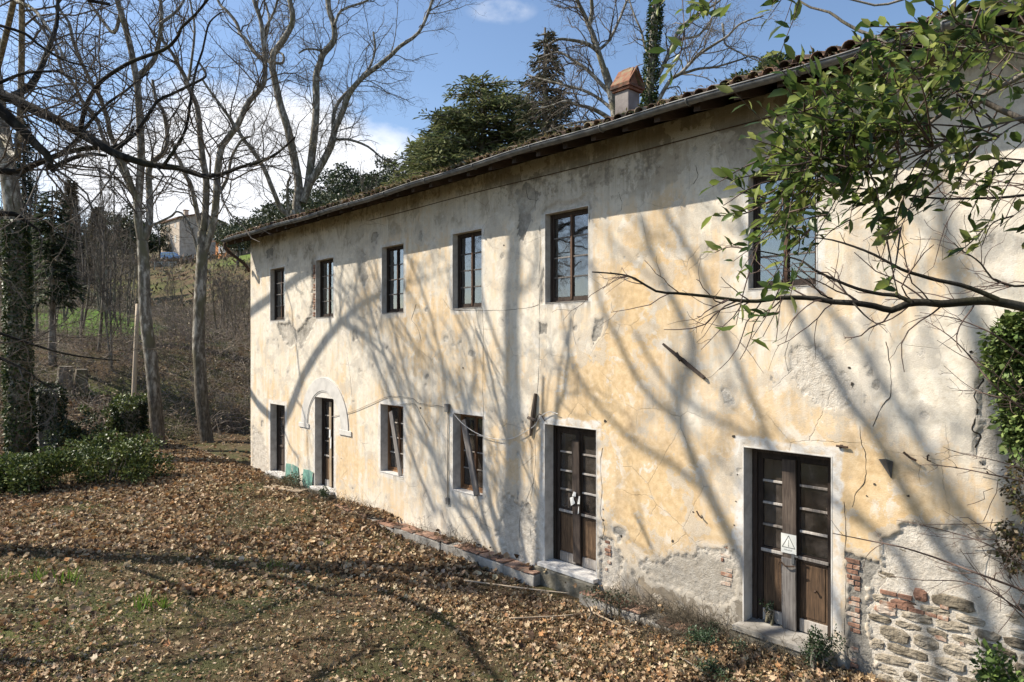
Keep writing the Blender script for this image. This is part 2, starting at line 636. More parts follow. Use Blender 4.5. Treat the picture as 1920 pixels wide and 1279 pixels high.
def resample(pts, n):
    """Catmull-Rom through pts, n points"""
    pts = np.asarray(pts, float)
    if len(pts) == 2:
        s = np.linspace(0, 1, n)[:, None]
        return pts[0] * (1 - s) + pts[1] * s
    p = np.vstack([2 * pts[0] - pts[1], pts, 2 * pts[-1] - pts[-2]])
    t = np.linspace(0, len(pts) - 1 - 1e-6, n)
    i = t.astype(int)
    f = (t - i)[:, None]
    p0, p1, p2, p3 = p[i], p[i + 1], p[i + 2], p[i + 3]
    return 0.5 * ((2 * p1) + (-p0 + p2) * f + (2 * p0 - 5 * p1 + 4 * p2 - p3) * f ** 2 + (-p0 + 3 * p1 - 3 * p2 + p3) * f ** 3)


def unit(v):
    return v / (np.linalg.norm(v, axis=-1, keepdims=True) + 1e-9)


def spawn(Pts, R, dens, ratio, rr, rcap, ang, wander, up, K, t0=0.15, lmin=0.2, lmax=4.0, rmin=0.003, flat=1.0):
    """side branches on a batch of polylines. dens = branches per metre"""
    M_, K0, _ = Pts.shape
    seg = np.linalg.norm(np.diff(Pts, axis=1), axis=2)
    ln = seg.sum(1)
    cnt = np.maximum(1, np.floor(ln * dens * (1 - t0) + RNG.random(M_)).astype(int))
    par = np.repeat(np.arange(M_), cnt)
    N = len(par)
    tt = t0 + (1 - t0) * RNG.random(N)
    f = tt * (K0 - 1)
    i = np.minimum(f.astype(int), K0 - 2)
    f = (f - i)[:, None]
    A = Pts[par, i]
    B = Pts[par, i + 1]
    pos = A * (1 - f) + B * f
    tan = unit(B - A)
    r0 = R[par, i] * (1 - f[:, 0]) + R[par, i + 1] * f[:, 0]
    perp = RNG.normal(size=(N, 3))
    perp[:, 2] *= flat
    perp = unit(perp - tan * (perp * tan).sum(1, keepdims=True))
    a = (ang * (0.7 + 0.6 * RNG.random(N)))[:, None]
    d = unit(tan * np.cos(a) + perp * np.sin(a) + np.array([0, 0, up]))
    L = np.clip(ln[par] * ratio * (0.5 + RNG.random(N)) * (1.15 - 0.6 * tt), lmin, lmax)
    out = np.empty((N, K, 3))
    out[:, 0] = pos
    st = (L / (K - 1))[:, None]
    for k in range(1, K):
        out[:, k] = out[:, k - 1] + d * st
        d = unit(d + RNG.normal(size=(N, 3)) * wander + np.array([0, 0, up * 0.35]))
    rs = np.clip(np.minimum(r0 * rr, rcap), rmin, None)
    R2 = np.maximum(rs[:, None] * np.linspace(1, 0.42, K)[None], rmin * 0.8)
    return out, R2


def tube_mesh(name, batches, mat, parent=None, sides=4, smooth=True, attrs=None):
    Vs = []
    Fs = []
    n = 0
    for (Pt, R, s) in batches:
        V, F = tubes(Pt, R, s)
        Vs.append(V)
        Fs.append(F + n)
        n += len(V)
    return mesh_np(name, np.concatenate(Vs), [np.concatenate(Fs)], mat, parent, smooth)


def limb_pts(spec, n_per=3):
    """spec: list of (px, py, r_px, depth) -> resampled points, radii in metres"""
    p = np.array([P(a, b, d) for a, b, r, d in spec])
    r = np.array([r_ / 1280 * d for a, b, r_, d in spec])
    n = max(4, (len(p) - 1) * n_per + 1)
    q = resample(p, n)
    rr = np.interp(np.linspace(0, len(r) - 1, n), np.arange(len(r)), r)
    return q, rr


def traced(d, pts, r0, r1, dd=0.0):
    """traced outline -> limb spec with linear radius (px) and depth drift"""
    n = len(pts)
    return [(a, b, r0 + (r1 - r0) * i / (n - 1), d + dd * i / (n - 1)) for i, (a, b) in enumerate(pts)]


def bare_tree(name, label, cat, limbs, mats, levels, group=None, base=None, first_is_trunk=True, twig_mat=None, root=None, n_trunk=1):
    """limbs: list of (points, radii); the first n_trunk are trunks"""
    if base is None:
        base = limbs[0][0][0]
    r = thing(name, label, cat, base, group)
    r_loc = np.asarray(base)
    for i, (p, rad) in enumerate(limbs):
        p = p - r_loc
        o = tube_mesh('trunk' if i < n_trunk else 'limb', [(p[None], rad[None], 12 if i < n_trunk else 8)], mats, r)
    batches = []
    cur = []
    for p, rad in limbs:
        cur.append((p - r_loc, rad))
    for li, lv in enumerate(levels):
        lv = dict(lv)
        sides = lv.pop('sides')
        nxt = []
        if li == 0:
            skip = lv.pop('skip', n_trunk)
            for j, (p, rad) in enumerate(cur):
                if j < skip:
                    continue
                q = resample(p, 12)
                qr = np.interp(np.linspace(0, 1, 12), np.linspace(0, 1, len(rad)), rad)
                o, R2 = spawn(q[None], qr[None], **lv)
                nxt.append((o, R2))
            o = np.concatenate([a for a, b in nxt])
            R2 = np.concatenate([b for a, b in nxt])
        else:
            o, R2 = spawn(cur_b[0], cur_b[1], **lv)
        batches.append((o, R2, sides))
        cur_b = (o, R2)
    tw = tube_mesh('twigs', batches, twig_mat or M['twig'], r)
    tw['kind'] = 'stuff'
    return r


def template_mesh(Tv, Tf, pos, X, Y, Z, scale, bend=None):
    """place N copies of template verts Tv (k,3) with axes X,Y,Z (N,3)"""
    N = len(pos)
    s = scale[:, None, None] if np.ndim(scale) == 1 else scale
    Q = np.broadcast_to(Tv[None], (N,) + Tv.shape).copy()
    if bend is not None:
        Q[:, :, 2] += bend[:, None] * (Q[:, :, 0] ** 2 + Q[:, :, 1] ** 2)
    Q = Q * s
    V = pos[:, None, :] + Q[:, :, 0:1] * X[:, None, :] + Q[:, :, 1:2] * Y[:, None, :] + Q[:, :, 2:3] * Z[:, None, :]
    k = len(Tv)
    F = (Tf[None] + (np.arange(N) * k)[:, None, None]).reshape(-1, Tf.shape[1])
    return V.reshape(-1, 3), F


def frames_from_dir(d, roll=None):
    """axes with X along d; Z roughly up, rolled"""
    d = unit(d)
    upv = np.tile(np.array([0.0, 0, 1]), (len(d), 1))
    bad = np.abs(d[:, 2]) > 0.95
    upv[bad] = (1, 0, 0)
    y = unit(np.cross(upv, d))
    z = np.cross(d, y)
    if roll is not None:
        c = np.cos(roll)[:, None]
        s = np.sin(roll)[:, None]
        y, z = y * c + z * s, z * c - y * s
    return d, y, z


def tints(n, cols, w=None, var=0.25):
    cols = np.array(cols)
    i = RNG.choice(len(cols), n, p=w)
    c = cols[i] * (1 + var * (RNG.random((n, 1)) - 0.5) * 2) * (1 + 0.03 * RNG.normal(size=(n, 3)))
    return np.clip(c, 0.005, 0.9)


# leaf templates -----------------------------------------------------------
# long pointed leaf folded along its midrib, unit length along X
LANCE_V = np.array([(0, 0, 0), (0.30, 0.185, 0.055), (0.65, 0.17, 0.05), (1.0, 0, -0.08), (0.65, -0.17, 0.05), (0.30, -0.185, 0.055), (0.3, 0, 0.0), (0.64, 0, -0.01)])
LANCE_F = np.array([(0, 6, 1), (1, 6, 2), (2, 6, 7), (2, 7, 3), (3, 7, 4), (4, 7, 6), (4, 6, 5), (5, 6, 0)])
# lobed plane-tree leaf
_a = np.radians([-100, -62, -38, -14, 14, 38, 62, 100, 138, 180, 222])
_r = np.array([0.42, 0.78, 0.45, 0.62, 1.0, 0.62, 0.8, 0.45, 0.62, 0.28, 0.62])
_a = np.radians([0, 22, 48, 74, 105, 150, 180, 210, 255, 286, 312, 338])
_r = np.array([1.0, 0.55, 0.88, 0.5, 0.7, 0.52, 0.3, 0.52, 0.7, 0.5, 0.88, 0.55])
LOBE_V = np.vstack([[(0.0, 0.0, -0.03)], np.stack([_r * np.cos(_a), _r * np.sin(_a), 0.12 * (np.arange(12) % 3 - 1)], 1)]) * 0.5
LOBE_F = np.array([(0, 1 + i, 1 + (i + 1) % 12) for i in range(12)])
QUAD_V = np.array([(0, 0, 0), (0.5, 0.3, 0.06), (1, 0, 0), (0.5, -0.3, 0.06)])
QUAD_F = np.array([(0, 1, 2, 3)])
NEED_V = np.array([(0, 0.05, 0), (0, -0.05, 0), (0.7, -0.11, 0.02), (1, 0, -0.05), (0.7, 0.11, 0.02)])
NEED_F = np.array([(0, 1, 2, 3, 4)])
BLADE_V = np.array([(0.03, 0, 0), (-0.03, 0, 0), (-0.018, 0.10, 0.6), (0.018, 0.10, 0.6), (0, 0.32, 1.0)])
BLADE_F4 = np.array([(0, 1, 2, 3)])
BLADE_F3 = np.array([(3, 2, 4)])


def leaves(name, pos, d, size, mat, cols, w=None, parent=None, tv=LANCE_V, tf=LANCE_F, roll=1.0, var=0.25, bend=None, smooth=False):
    n = len(pos)
    X, Y, Z = frames_from_dir(d, RNG.normal(size=n) * roll)
    V, F = template_mesh(tv, tf, pos, X, Y, Z, size, bend)
    c = np.repeat(tints(n, cols, w, var), len(tv), 0)
    return mesh_np(name, V, [F], mat, parent, smooth, {'tint': c})


def blob_points(n, centers, radii, shell=0.55):
    """points spread through several ellipsoidal clumps, denser to the outside"""
    centers = np.asarray(centers, float)
    radii = np.asarray(radii, float)
    w = (radii[:, 0] * radii[:, 1] * radii[:, 2]) ** (2 / 3)
    i = RNG.choice(len(centers), n, p=w / w.sum())
    d = unit(RNG.normal(size=(n, 3)))
    r = (shell + (1 - shell) * RNG.random(n)) * (0.85 + 0.3 * RNG.random(n))
    return centers[i] + d * r[:, None] * radii[i], d


# ------------------------------------------------------------------ ground
def axis(lo, hi, dense_lo, dense_hi, step, g=1.16):
    a = list(np.arange(dense_lo, dense_hi + 1e-6, step))
    s = step
    x = dense_hi
    while x < hi:
        s *= g
        x += s
        a.append(x)
    s = step
    x = dense_lo
    while x > lo:
        s *= g
        x -= s
        a.insert(0, x)
    return np.array(a)


def meadow_at(x, y):
    m = 0
    for cx_, cy_, rx_, ry_ in ((-53, 1.5, 7, 5), (-107, 38, 9, 8), (-64, 3, 6, 4), (-120, 62, 12, 7)):
        m = np.maximum(m, 1 - np.hypot((x - cx_) / rx_, (y - cy_) / ry_))
    return sm((m + 0.5 * (fbm(x * 0.25, y * 0.25, 21, 3) - 0.55)) / 0.25)


gx = axis(-900, 700, -42, 6, 0.3)
gy = axis(-700, 900, -11, 2, 0.25)
GX, GY = np.meshgrid(gx, gy, indexing='ij')
GZ = ground_z(GX, GY) + 0.05 * (fbm(GX * 1.5, GY * 1.5, 3, 3) - 0.5)
far = np.sqrt(GX ** 2 + GY ** 2)
GZ = np.where(far > 260, GZ * 1.0, GZ)
GZ = np.minimum(GZ, 95 + 0 * GZ)
idx = np.arange(GX.size).reshape(GX.shape)
GF = np.stack([idx[:-1, :-1], idx[1:, :-1], idx[1:, 1:], idx[:-1, 1:]], -1).reshape(-1, 4)
t = NT('leafy_soil')
w = t.co(world=True)
a = t.noise(0.55, 6, 0.6, w)
b = t.noise(6, 8, 0.7, w)
c = t.noise(45, 4, 0.7, w)
soil = t.ramp(b, [(0.3, (0.042, 0.029, 0.018)), (0.5, (0.115, 0.08, 0.048)), (0.7, (0.22, 0.155, 0.095))])
green = t.ramp(c, [(0.3, (0.04, 0.042, 0.018)), (0.55, (0.095, 0.095, 0.042)), (0.75, (0.17, 0.155, 0.08))])
gcol = t.mix(t.step(t.math('ADD', t.math('MULTIPLY', a, 0.75), t.math('MULTIPLY', b, 0.25)), 0.44, 0.6), soil, green)
# meadow on the terraces
mead = t.ramp(c, [(0.3, (0.07, 0.13, 0.02)), (0.7, (0.16, 0.25, 0.05))])
gcol = t.mix(t.attr('meadow'), gcol, mead)
M['ground'] = t.bsdf(gcol, 0.95, t.bump(t.math('ADD', b, c), 0.8, 0.05), 0.1)
q = np.maximum(0, -GX - 31)
mead = meadow_at(GX, GY)
g = mesh_np('ground', np.stack([GX, GY, GZ], -1).reshape(-1, 3), [GF], M['ground'], None, True, {'meadow': mead.ravel()})
tag(g, kind='structure')
# ------------------------------------------------------------------ farmhouse
HX0, HX1 = -22.53, 5.0
HOUSE = thing('farmhouse', 'abandoned two storey farmhouse with peeling ochre plaster and tiled eaves', 'house', (HX0, 0, 0))
HL = np.array([HX0, 0, 0])

# (x0, x1, z0, z1, kind)
OPEN = [(-20.97, -19.95, 4.79, 6.41, 'up'), (-17.90, -16.89, 4.79, 6.41, 'up'), (-14.44, -13.50, 4.80, 6.42, 'up'),
        (-11.62, -10.66, 4.80, 6.41, 'up'), (-8.84, -7.80, 4.80, 6.45, 'up'), (-4.82, -3.87, 4.82, 6.43, 'up'),
        (-0.60, 0.38, 4.82, 6.43, 'up'),
        (-14.50, -13.51, 0.93, 2.59, 'low'), (-11.61, -10.62, 0.93, 2.58, 'low'),
        (-20.97, -19.92, 0.06, 2.19, 'door1'), (-17.95, -16.87, 0.05, 2.57, 'door2'),
        (-8.85, -7.62, 0.04, 2.58, 'door3'), (-4.89, -3.68, 0.10, 2.59, 'door4')]


def snapped(lo, hi, steps, edges):
    """grid line positions that contain every edge"""
    a = []
    x = lo
    while x < hi:
        a.append(x)
        x += steps(x)
    a.append(hi)
    e = np.array(sorted(set(edges)))
    a = [v for v in a if np.abs(e - v).min() > 0.009]
    return np.array(sorted(a + list(e)))


xs = snapped(HX0, HX1, lambda x: 0.05 if x < -15 else (0.035 if x < -10 else (0.022 if x < -1 else 0.15)), [o[0] for o in OPEN] + [o[1] for o in OPEN] + [HX0, HX1])
zs = snapped(-0.7, 7.52, lambda z: 0.026 if z < 3.3 else 0.036, [o[2] for o in OPEN] + [o[3] for o in OPEN] + [-0.7, 7.52])
X, Z = np.meshgrid(xs, zs, indexing='ij')


def sdf(poly, X, Z):
    """signed distance to polygon, positive inside"""
    poly = np.asarray(poly, float)
    out = np.full(X.shape, -9.0)
    lo = poly.min(0) - 0.5
    hi = poly.max(0) + 0.5
    m = (X > lo[0]) & (X < hi[0]) & (Z > lo[1]) & (Z < hi[1])
    px, pz = X[m], Z[m]
    d2 = np.full(px.shape, 1e9)
    ins = np.zeros(px.shape, bool)
    n = len(poly)
    for i in range(n):
        a = poly[i]
        b = poly[(i + 1) % n]
        ab = b - a
        tt = np.clip(((px - a[0]) * ab[0] + (pz - a[1]) * ab[1]) / (ab @ ab + 1e-12), 0, 1)
        d2 = np.minimum(d2, (px - a[0] - tt * ab[0]) ** 2 + (pz - a[1] - tt * ab[1]) ** 2)
        cnd = (a[1] > pz) != (b[1] > pz)
        xi = (b[0] - a[0]) * (pz - a[1]) / (b[1] - a[1] + 1e-12) + a[0]
        ins ^= cnd & (px < xi)
    d = np.sqrt(d2)
    out[m] = np.where(ins, d, -d)
    return out


# places where the plaster has come away: outline on the photograph's wall plane,
# ragged (m), under-layer (0 pale mortar .. 1 grey cement), depth
PX = lambda pts: [wx(a, b) for a, b in pts]
PEEL = [
    ('rubble', PX([(1649, 1008), (1673, 1003), (1696, 984), (1724, 979), (1745, 993), (1768, 988), (1800, 985), (1830, 1000), (1870, 1008), (1893, 1000), (1921, 965), (1990, 960), (2100, 1050), (2100, 1700), (1660, 1330), (1640, 1250), (1628, 1190), (1622, 1130), (1635, 1085), (1650, 1060)]), 0.06, -0.3, 0.028),
    ('cement', PX([(1588, 1040), (1648, 1052), (1650, 1062), (1632, 1090), (1622, 1130), (1626, 1190), (1640, 1250), (1660, 1330), (1600, 1320), (1586, 1230)]), 0.05, 0.8, 0.022),
    ('p2', PX([(1195, 1062), (1202, 1050), (1240, 1054), (1262, 1040), (1288, 1037), (1304, 1046), (1308, 1026), (1330, 1034), (1362, 1030), (1383, 1038), (1383, 1120), (1350, 1140), (1310, 1120), (1260, 1098), (1215, 1080)]), 0.07, 0.0, 0.016),
    ('p3', PX([(1122, 1008), (1145, 1005), (1160, 1040), (1178, 1056), (1160, 1066), (1166, 1085), (1150, 1105), (1124, 1100)]), 0.06, 0.4, 0.025),
    ('p4', PX([(930, 1000), (945, 965), (940, 932), (955, 928), (975, 945), (990, 940), (1004, 965), (1010, 1060), (985, 1052), (950, 1040)]), 0.09, 0.25, 0.022),
    ('p5', PX([(517, 607), (540, 604), (556, 622), (570, 606), (580, 590), (586, 560), (583, 520), (585, 480), (592, 478), (592, 600), (580, 628), (566, 655), (556, 640), (546, 652), (530, 640)]), 0.07, 0.45, 0.03),
    ('p6', PX([(1012, 404), (1030, 385), (1060, 378), (1075, 372), (1108, 364), (1110, 385), (1106, 420), (1103, 421), (1103, 385), (1050, 397), (1020, 402)]), 0.05, 0.25, 0.03),
    ('p7', PX([(968, 362), (985, 345), (1015, 365), (998, 395), (992, 425), (980, 448), (970, 440), (976, 400)]), 0.08, 0.55, 0.02),
    ('p8', PX([(1480, 655), (1505, 640), (1530, 650), (1560, 672), (1592, 702), (1600, 735), (1586, 765), (1560, 772), (1530, 760), (1498, 730), (1478, 695)]), 0.07, -0.5, 0.012),
    ('p9', PX([(1843, 690), (1860, 640), (1990, 560), (2050, 900), (1940, 960), (1890, 890), (1850, 880), (1822, 850), (1832, 800), (1827, 740)]), 0.04, 0.2, 0.03),
    ('p10', PX([(1116, 600), (1133, 597), (1128, 630), (1112, 645), (1108, 630)]), 0.04, 0.7, 0.015),
    ('p11', PX([(1010, 604), (1026, 606), (1024, 624), (1010, 628)]), 0.03, 0.8, 0.012),
    ('p12', PX([(668, 470), (680, 465), (688, 490), (690, 520), (682, 540), (674, 520)]), 0.06, 0.4, 0.02),
    ('p13', PX([(698, 436), (708, 432), (706, 455), (696, 456)]), 0.05, 0.4, 0.02),
    ('p14', PX([(474, 800), (492, 815), (500, 850), (502, 890), (474, 890)]), 0.12, 0.1, 0.015),
    ('p15', PX([(660, 620), (668, 615), (670, 635), (662, 640)]), 0.04, 0.5, 0.015),
    ('p16', PX([(1017, 500), (1022, 498), (1022, 570), (1013, 572), (1012, 540)]), 0.03, 0.3, 0.02),
    ('p17', PX([(500, 470), (512, 462), (512, 480), (500, 485)]), 0.1, 0.7, 0.006),
    ('p18', PX([(1345, 330), (1380, 320), (1384, 345), (1350, 352)]), 0.07, 0.1, 0.008),
]
rag = (fbm(X * 11, Z * 11, 31, 4) - 0.5) * 2.6
rag2 = (fbm(X * 2.2, Z * 2.2, 37, 3) - 0.5) * 2
# plaster breaks along straight-sided chips
jag = 0
for a_, f_, s_ in ((0.6, 9.0, 411), (-0.9, 15.0, 421), (0.2, 24.0, 431)):
    xr_ = X * math.cos(a_) + Z * math.sin(a_) + 0.03 * rag
    zr_ = -X * math.sin(a_) + Z * math.cos(a_) + 0.03 * rag2
    jag = jag + (_hash(np.floor(xr_ * f_), np.floor(zr_ * f_ * 1.3), s_) - 0.5) * (9.0 / f_) ** 0.5
peel = np.full(X.shape, -1.0)
under_ = np.zeros(X.shape)
depth = np.zeros(X.shape)
SD = {}
for nm, poly, rg, ud, dp in PEEL:
    s = sdf(poly, X, Z) + rg * (0.45 * rag + 0.6 * rag2 + 0.9 * jag)
    SD[nm] = s
    hit = s > np.maximum(peel, -0.12)
    under_ = np.where(hit, ud, under_)
    depth = np.where(hit & (s > 0), dp, depth)
    peel = np.maximum(peel, s)
# bits of plaster gone here and there
spot = fbm(X * 3.1, Z * 3.1, 77, 4)
sp = (spot - 0.80) * 0.5 + 0.02 * rag
m = sp > peel
peel = np.maximum(peel, sp)
depth = np.where(m & (sp > 0), 0.010, depth)
under_ = np.where(m & (sp > -0.05), 0.4, under_)

od = np.full(X.shape, 9.0)
for x0, x1, z0, z1, k in OPEN:
    dx = np.maximum(np.maximum(x0 - X, X - x1), 0)
    dz = np.maximum(np.maximum(z0 - Z, Z - z1), 0)
    od = np.minimum(od, np.maximum(dx, dz))
bulge = (fbm(X * 0.45, Z * 0.45, 51, 3) - 0.5) * 0.018 + (fbm(X * 2.5, Z * 2.5, 53, 3) - 0.5) * 0.004
lift = sm(1 - np.abs(peel + 0.05) / 0.09) * 0.003 * (peel < 0)          # loose plaster lifts at its edge
Yw = bulge * sm(od / 0.5) - lift * sm(od / 0.1) + depth * sm(peel / 0.02) * sm(od / 0.03)
Yw = Yw + (peel > 0.02) * 0.012 * (fbm(X * 14, Z * 14, 61, 3) - 0.5)

# where the limewash is worn to ochre, where pale, where grimed
och = fbm(X * 0.42, Z * 0.42, 101, 4) * 0.6 + fbm(X * 1.5, Z * 1.1, 103, 4) * 0.4
och = (och - 0.5) * 2.4 + 0.47
och += 0.40 * sm((X + 10) / 4) * sm((2.8 - Z) / 2) - 0.30 * sm((X + 3.4) / 1.5) * sm((Z - 2.6) / 0.7)
och -= 0.45 * sm((Z - 5.8) / 1.0)
och += 0.20 * sm((X + 16) / 4)


def spot_(px, py, r, a):
    c = wx(px, py)
    return a * np.exp(-(((X - c[0]) / r) ** 2 + ((Z - c[1]) / r) ** 2))


for a in ((1640, 900, 0.7, 0.7), (1620, 1010, 0.35, 0.9), (1290, 780, 0.35, -0.7), (1700, 760, 0.7, -0.45), (1300, 590, 0.9, 0.35),
          (1200, 520, 0.6, 0.35), (1130, 700, 0.7, 0.35), (1810, 520, 0.35, 0.7), (800, 640, 1.0, 0.3), (1650, 870, 0.2, 0.4), (1860, 740, 0.6, -0.5),
          (640, 880, 0.8, 0.3), (1250, 880, 0.9, 0.4), (730, 960, 0.9, 0.3), (960, 760, 0.6, -0.5), (560, 700, 1.5, -0.3)):
    och += spot_(*a)
grime = 0.55 * sm((Z - 6.3) / 0.6) + 0.35 * sm((Z - 7.10) / 0.15) + 0.25 * sm((X + 9.5) / 4) * sm((Z - 6.9) / 0.4)
base = sm((0.75 - Z) / 0.9) * sm((fbm(X * 0.8, Z * 0.8, 121, 3) - 0.33) / 0.3)
grime = np.maximum(grime, 0.75 * base * sm((X + 9) / 2) + 0.25 * base)
for a in ((1330, 1110, 0.6, 1.5), (1280, 1100, 0.45, 1.3), (1375, 1120, 0.45, 1.3), (1240, 1110, 0.4, 1.0), (1180, 1080, 0.5, 0.5), (910, 980, 0.45, 0.5), (510, 478, 0.5, 0.5), (890, 880, 0.6, 0.25), (580, 470, 0.35, 0.5), (1020, 350, 0.6, 0.3), (960, 330, 0.8, 0.35), (1200, 320, 0.7, 0.4), (1390, 250, 0.6, 0.45), (1100, 340, 0.5, 0.35)):
    grime += spot_(*a)
for x0, x1, z0, z1, k in OPEN:
    if k in ('up', 'low'):
        stk = sm((fbm(X * 9, Z * 0.6, 141, 3) - 0.38) / 0.2)
        grime += 0.5 * stk * ((X > x0 - 0.05) & (X < x1 + 0.05) & (Z < z0)) * np.exp(-np.maximum(z0 - Z, 0) / 0.5)
grime += 0.12 * sm((fbm(X * 5, Z * 0.25, 143, 3) - 0.55) / 0.12) * sm((Z - 5.2) / 1.0)
jit = 0.035 * rag + 0.04 * rag2
wh = np.zeros(X.shape)
for x0, x1, z0, z1, k in OPEN:
    wdt = 0.15 if k[0] == 'd' else 0.11
    dx = np.maximum(np.maximum(x0 - X, X - x1), 0)
    dz = np.maximum(np.maximum(z0 - Z, Z - z1), 0)
    d = np.maximum(dx, dz)
    wh = np.maximum(wh, sm((wdt + jit - d) / 0.02))
# pale surround of the arched door
r_ = np.hypot(X + 17.41, (Z - 1.75))
wh = np.maximum(wh, sm((1.45 - r_ + jit) / 0.05) * (Z > 1.6) * 0.8)
fr_ = idx2 = np.arange(X.size).reshape(X.shape)
F4 = np.stack([idx2[:-1, :-1], idx2[1:, :-1], idx2[1:, 1:], idx2[:-1, 1:]], -1).reshape(-1, 4)
cx = (X[:-1, :-1] + X[1:, 1:]).ravel() / 2
cz = (Z[:-1, :-1] + Z[1:, 1:]).ravel() / 2
keep = np.ones(len(cx), bool)
for x0, x1, z0, z1, k in OPEN:
    keep &= ~((cx > x0) & (cx < x1) & (cz > z0) & (cz < z1))
F4 = F4[keep]

t = NT('peeling_ochre_plaster')
w = t.co(world=True)
n1 = t.noise(1.7, 7, 0.6, w)
n2 = t.noise(9, 7, 0.62, w)
n3 = t.noise(60, 5, 0.65, w)
st = t.noise(1.6, 6, 0.62, t.co((3.2, 1, 0.35), True))
st2 = t.noise(5.5, 4, 0.6, t.co((3.5, 1, 0.22), True))
och_f = t.math('ADD', t.attr('ochre'), t.math('ADD', t.math('MULTIPLY', t.math('SUBTRACT', n1, 0.5), 1.5), t.math('ADD', t.math('MULTIPLY', t.math('SUBTRACT', n2, 0.5), 1.9), t.math('MULTIPLY', t.math('SUBTRACT', st, 0.5), 2.1))))
och_f = t.step(och_f, 0.25, 1.0)
pale = t.ramp(n2, [(0.3, (0.54, 0.475, 0.375)), (0.5, (0.68, 0.615, 0.505)), (0.7, (0.75, 0.70, 0.61))])
ochre = t.ramp(t.math('ADD', t.math('MULTIPLY', n2, 0.5), t.math('MULTIPLY', n1, 0.5)), [(0.32, (0.44, 0.30, 0.165)), (0.5, (0.63, 0.475, 0.295)), (0.66, (0.72, 0.605, 0.45))])
ochre = t.mix(t.math('MULTIPLY', t.step(t.math('ADD', t.attr('ochre'), t.math('SUBTRACT', n1, 0.5)), 0.8, 1.5), 0.5), ochre, t.ramp(n2, [(0.3, (0.50, 0.335, 0.155)), (0.6, (0.66, 0.48, 0.255))]))
ocol = t.mix(och_f, pale, ochre)
# limewash scaled off in crisp edged flakes, and darker washed down blotches
fl = t.noise(2.6, 10, 0.68, w, dist=0.4)
flake = t.math('MULTIPLY', t.step(fl, 0.535, 0.56), t.step(n1, 0.40, 0.62))
ocol = t.mix(t.math('MULTIPLY', flake, 0.75), ocol, t.ramp(n2, [(0.3, (0.60, 0.555, 0.475)), (0.7, (0.75, 0.71, 0.64))]))
fl2 = t.noise(1.9, 10, 0.7, t.co((1.3, 1, 0.8), True), dist=0.5)
ocol = t.mix(t.math('MULTIPLY', t.step(fl2, 0.56, 0.70), 0.55), ocol, t.ramp(n2, [(0.3, (0.34, 0.27, 0.18)), (0.7, (0.50, 0.44, 0.35))]))
ocol = t.mix(t.math('MULTIPLY', t.step(t.noise(22, 6, 0.7, w), 0.56, 0.72), 0.35), ocol, (0.36, 0.30, 0.22))
whc = t.ramp(n2, [(0.3, (0.52, 0.50, 0.46)), (0.6, (0.68, 0.66, 0.62))])
ocol = t.mix(t.math('MULTIPLY', t.attr('white'), t.step(t.math('ADD', t.math('MULTIPLY', n2, 0.6), t.math('MULTIPLY', st, 0.4)), 0.36, 0.56, 0.15, 0.9)), ocol, whc)
gr_f = t.math('MULTIPLY', t.attr('grime'), t.step(t.math('ADD', t.math('MULTIPLY', st2, 0.6), t.math('MULTIPLY', n2, 0.4)), 0.28, 0.62), True)
grc = t.ramp(n1, [(0.3, (0.19, 0.155, 0.112)), (0.55, (0.37, 0.32, 0.25)), (0.75, (0.50, 0.45, 0.375))])
ocol = t.mix(t.math('MULTIPLY', gr_f, 0.80), ocol, grc)
# plates of darker and paler skim under the eaves
plt = t.noise(1.5, 10, 0.66, t.co((1.2, 1, 0.9), True), dist=0.6)
ocol = t.mix(t.math('MULTIPLY', t.math('MULTIPLY', t.step(plt, 0.50, 0.525), t.step(t.attr('grime'), 0.25, 0.5)), 0.6), ocol, t.ramp(n2, [(0.3, (0.25, 0.21, 0.16)), (0.7, (0.42, 0.37, 0.30))]))
ocol = t.mix(t.math('MULTIPLY', t.math('MULTIPLY', t.step(plt, 0.44, 0.42), t.step(t.attr('grime'), 0.25, 0.5)), 0.6), ocol, t.ramp(n2, [(0.3, (0.53, 0.485, 0.415)), (0.7, (0.68, 0.635, 0.56))]))
mold = t.step(t.math('ADD', t.math('SUBTRACT', t.attr('grime'), 0.55), t.math('MULTIPLY', t.math('SUBTRACT', n2, 0.5), 1.6)), 0.25, 0.6)
ocol = t.mix(t.math('MULTIPLY', mold, 0.55), ocol, (0.10, 0.085, 0.065))
# hairline crazing of the skim coat
vo = t.n('ShaderNodeTexVoronoi', feature='DISTANCE_TO_EDGE')
vo.inputs['Scale'].default_value = 1.15
wv = t.n('ShaderNodeMix', data_type='RGBA')
wv.inputs[0].default_value = 0.10
t.L(w, wv.inputs[6])
t.L(t.noise(3.5, 6, 0.65, w, 'Color'), wv.inputs[7])
t.L(wv.outputs[2], vo.inputs['Vector'])
hair = t.math('MULTIPLY', t.step(vo.outputs['Distance'], 0.007, 0.002), t.step(t.noise(0.9, 4, 0.6, w), 0.46, 0.60))
ocol = t.mix(t.math('MULTIPLY', hair, 0.32), ocol, (0.16, 0.13, 0.095))
# flyspecks and pits
pits = t.step(t.noise(38, 2, 0.5, w), 0.72, 0.78)
ocol = t.mix(t.math('MULTIPLY', pits, 0.5), ocol, (0.2, 0.16, 0.11))
pf = t.math('ADD', t.attr('peel'), t.math('ADD', t.math('MULTIPLY', t.math('SUBTRACT', n3, 0.5), 0.045), t.math('MULTIPLY', t.math('SUBTRACT', n2, 0.5), 0.07)))
pfs = t.step(pf, -0.004, 0.004)
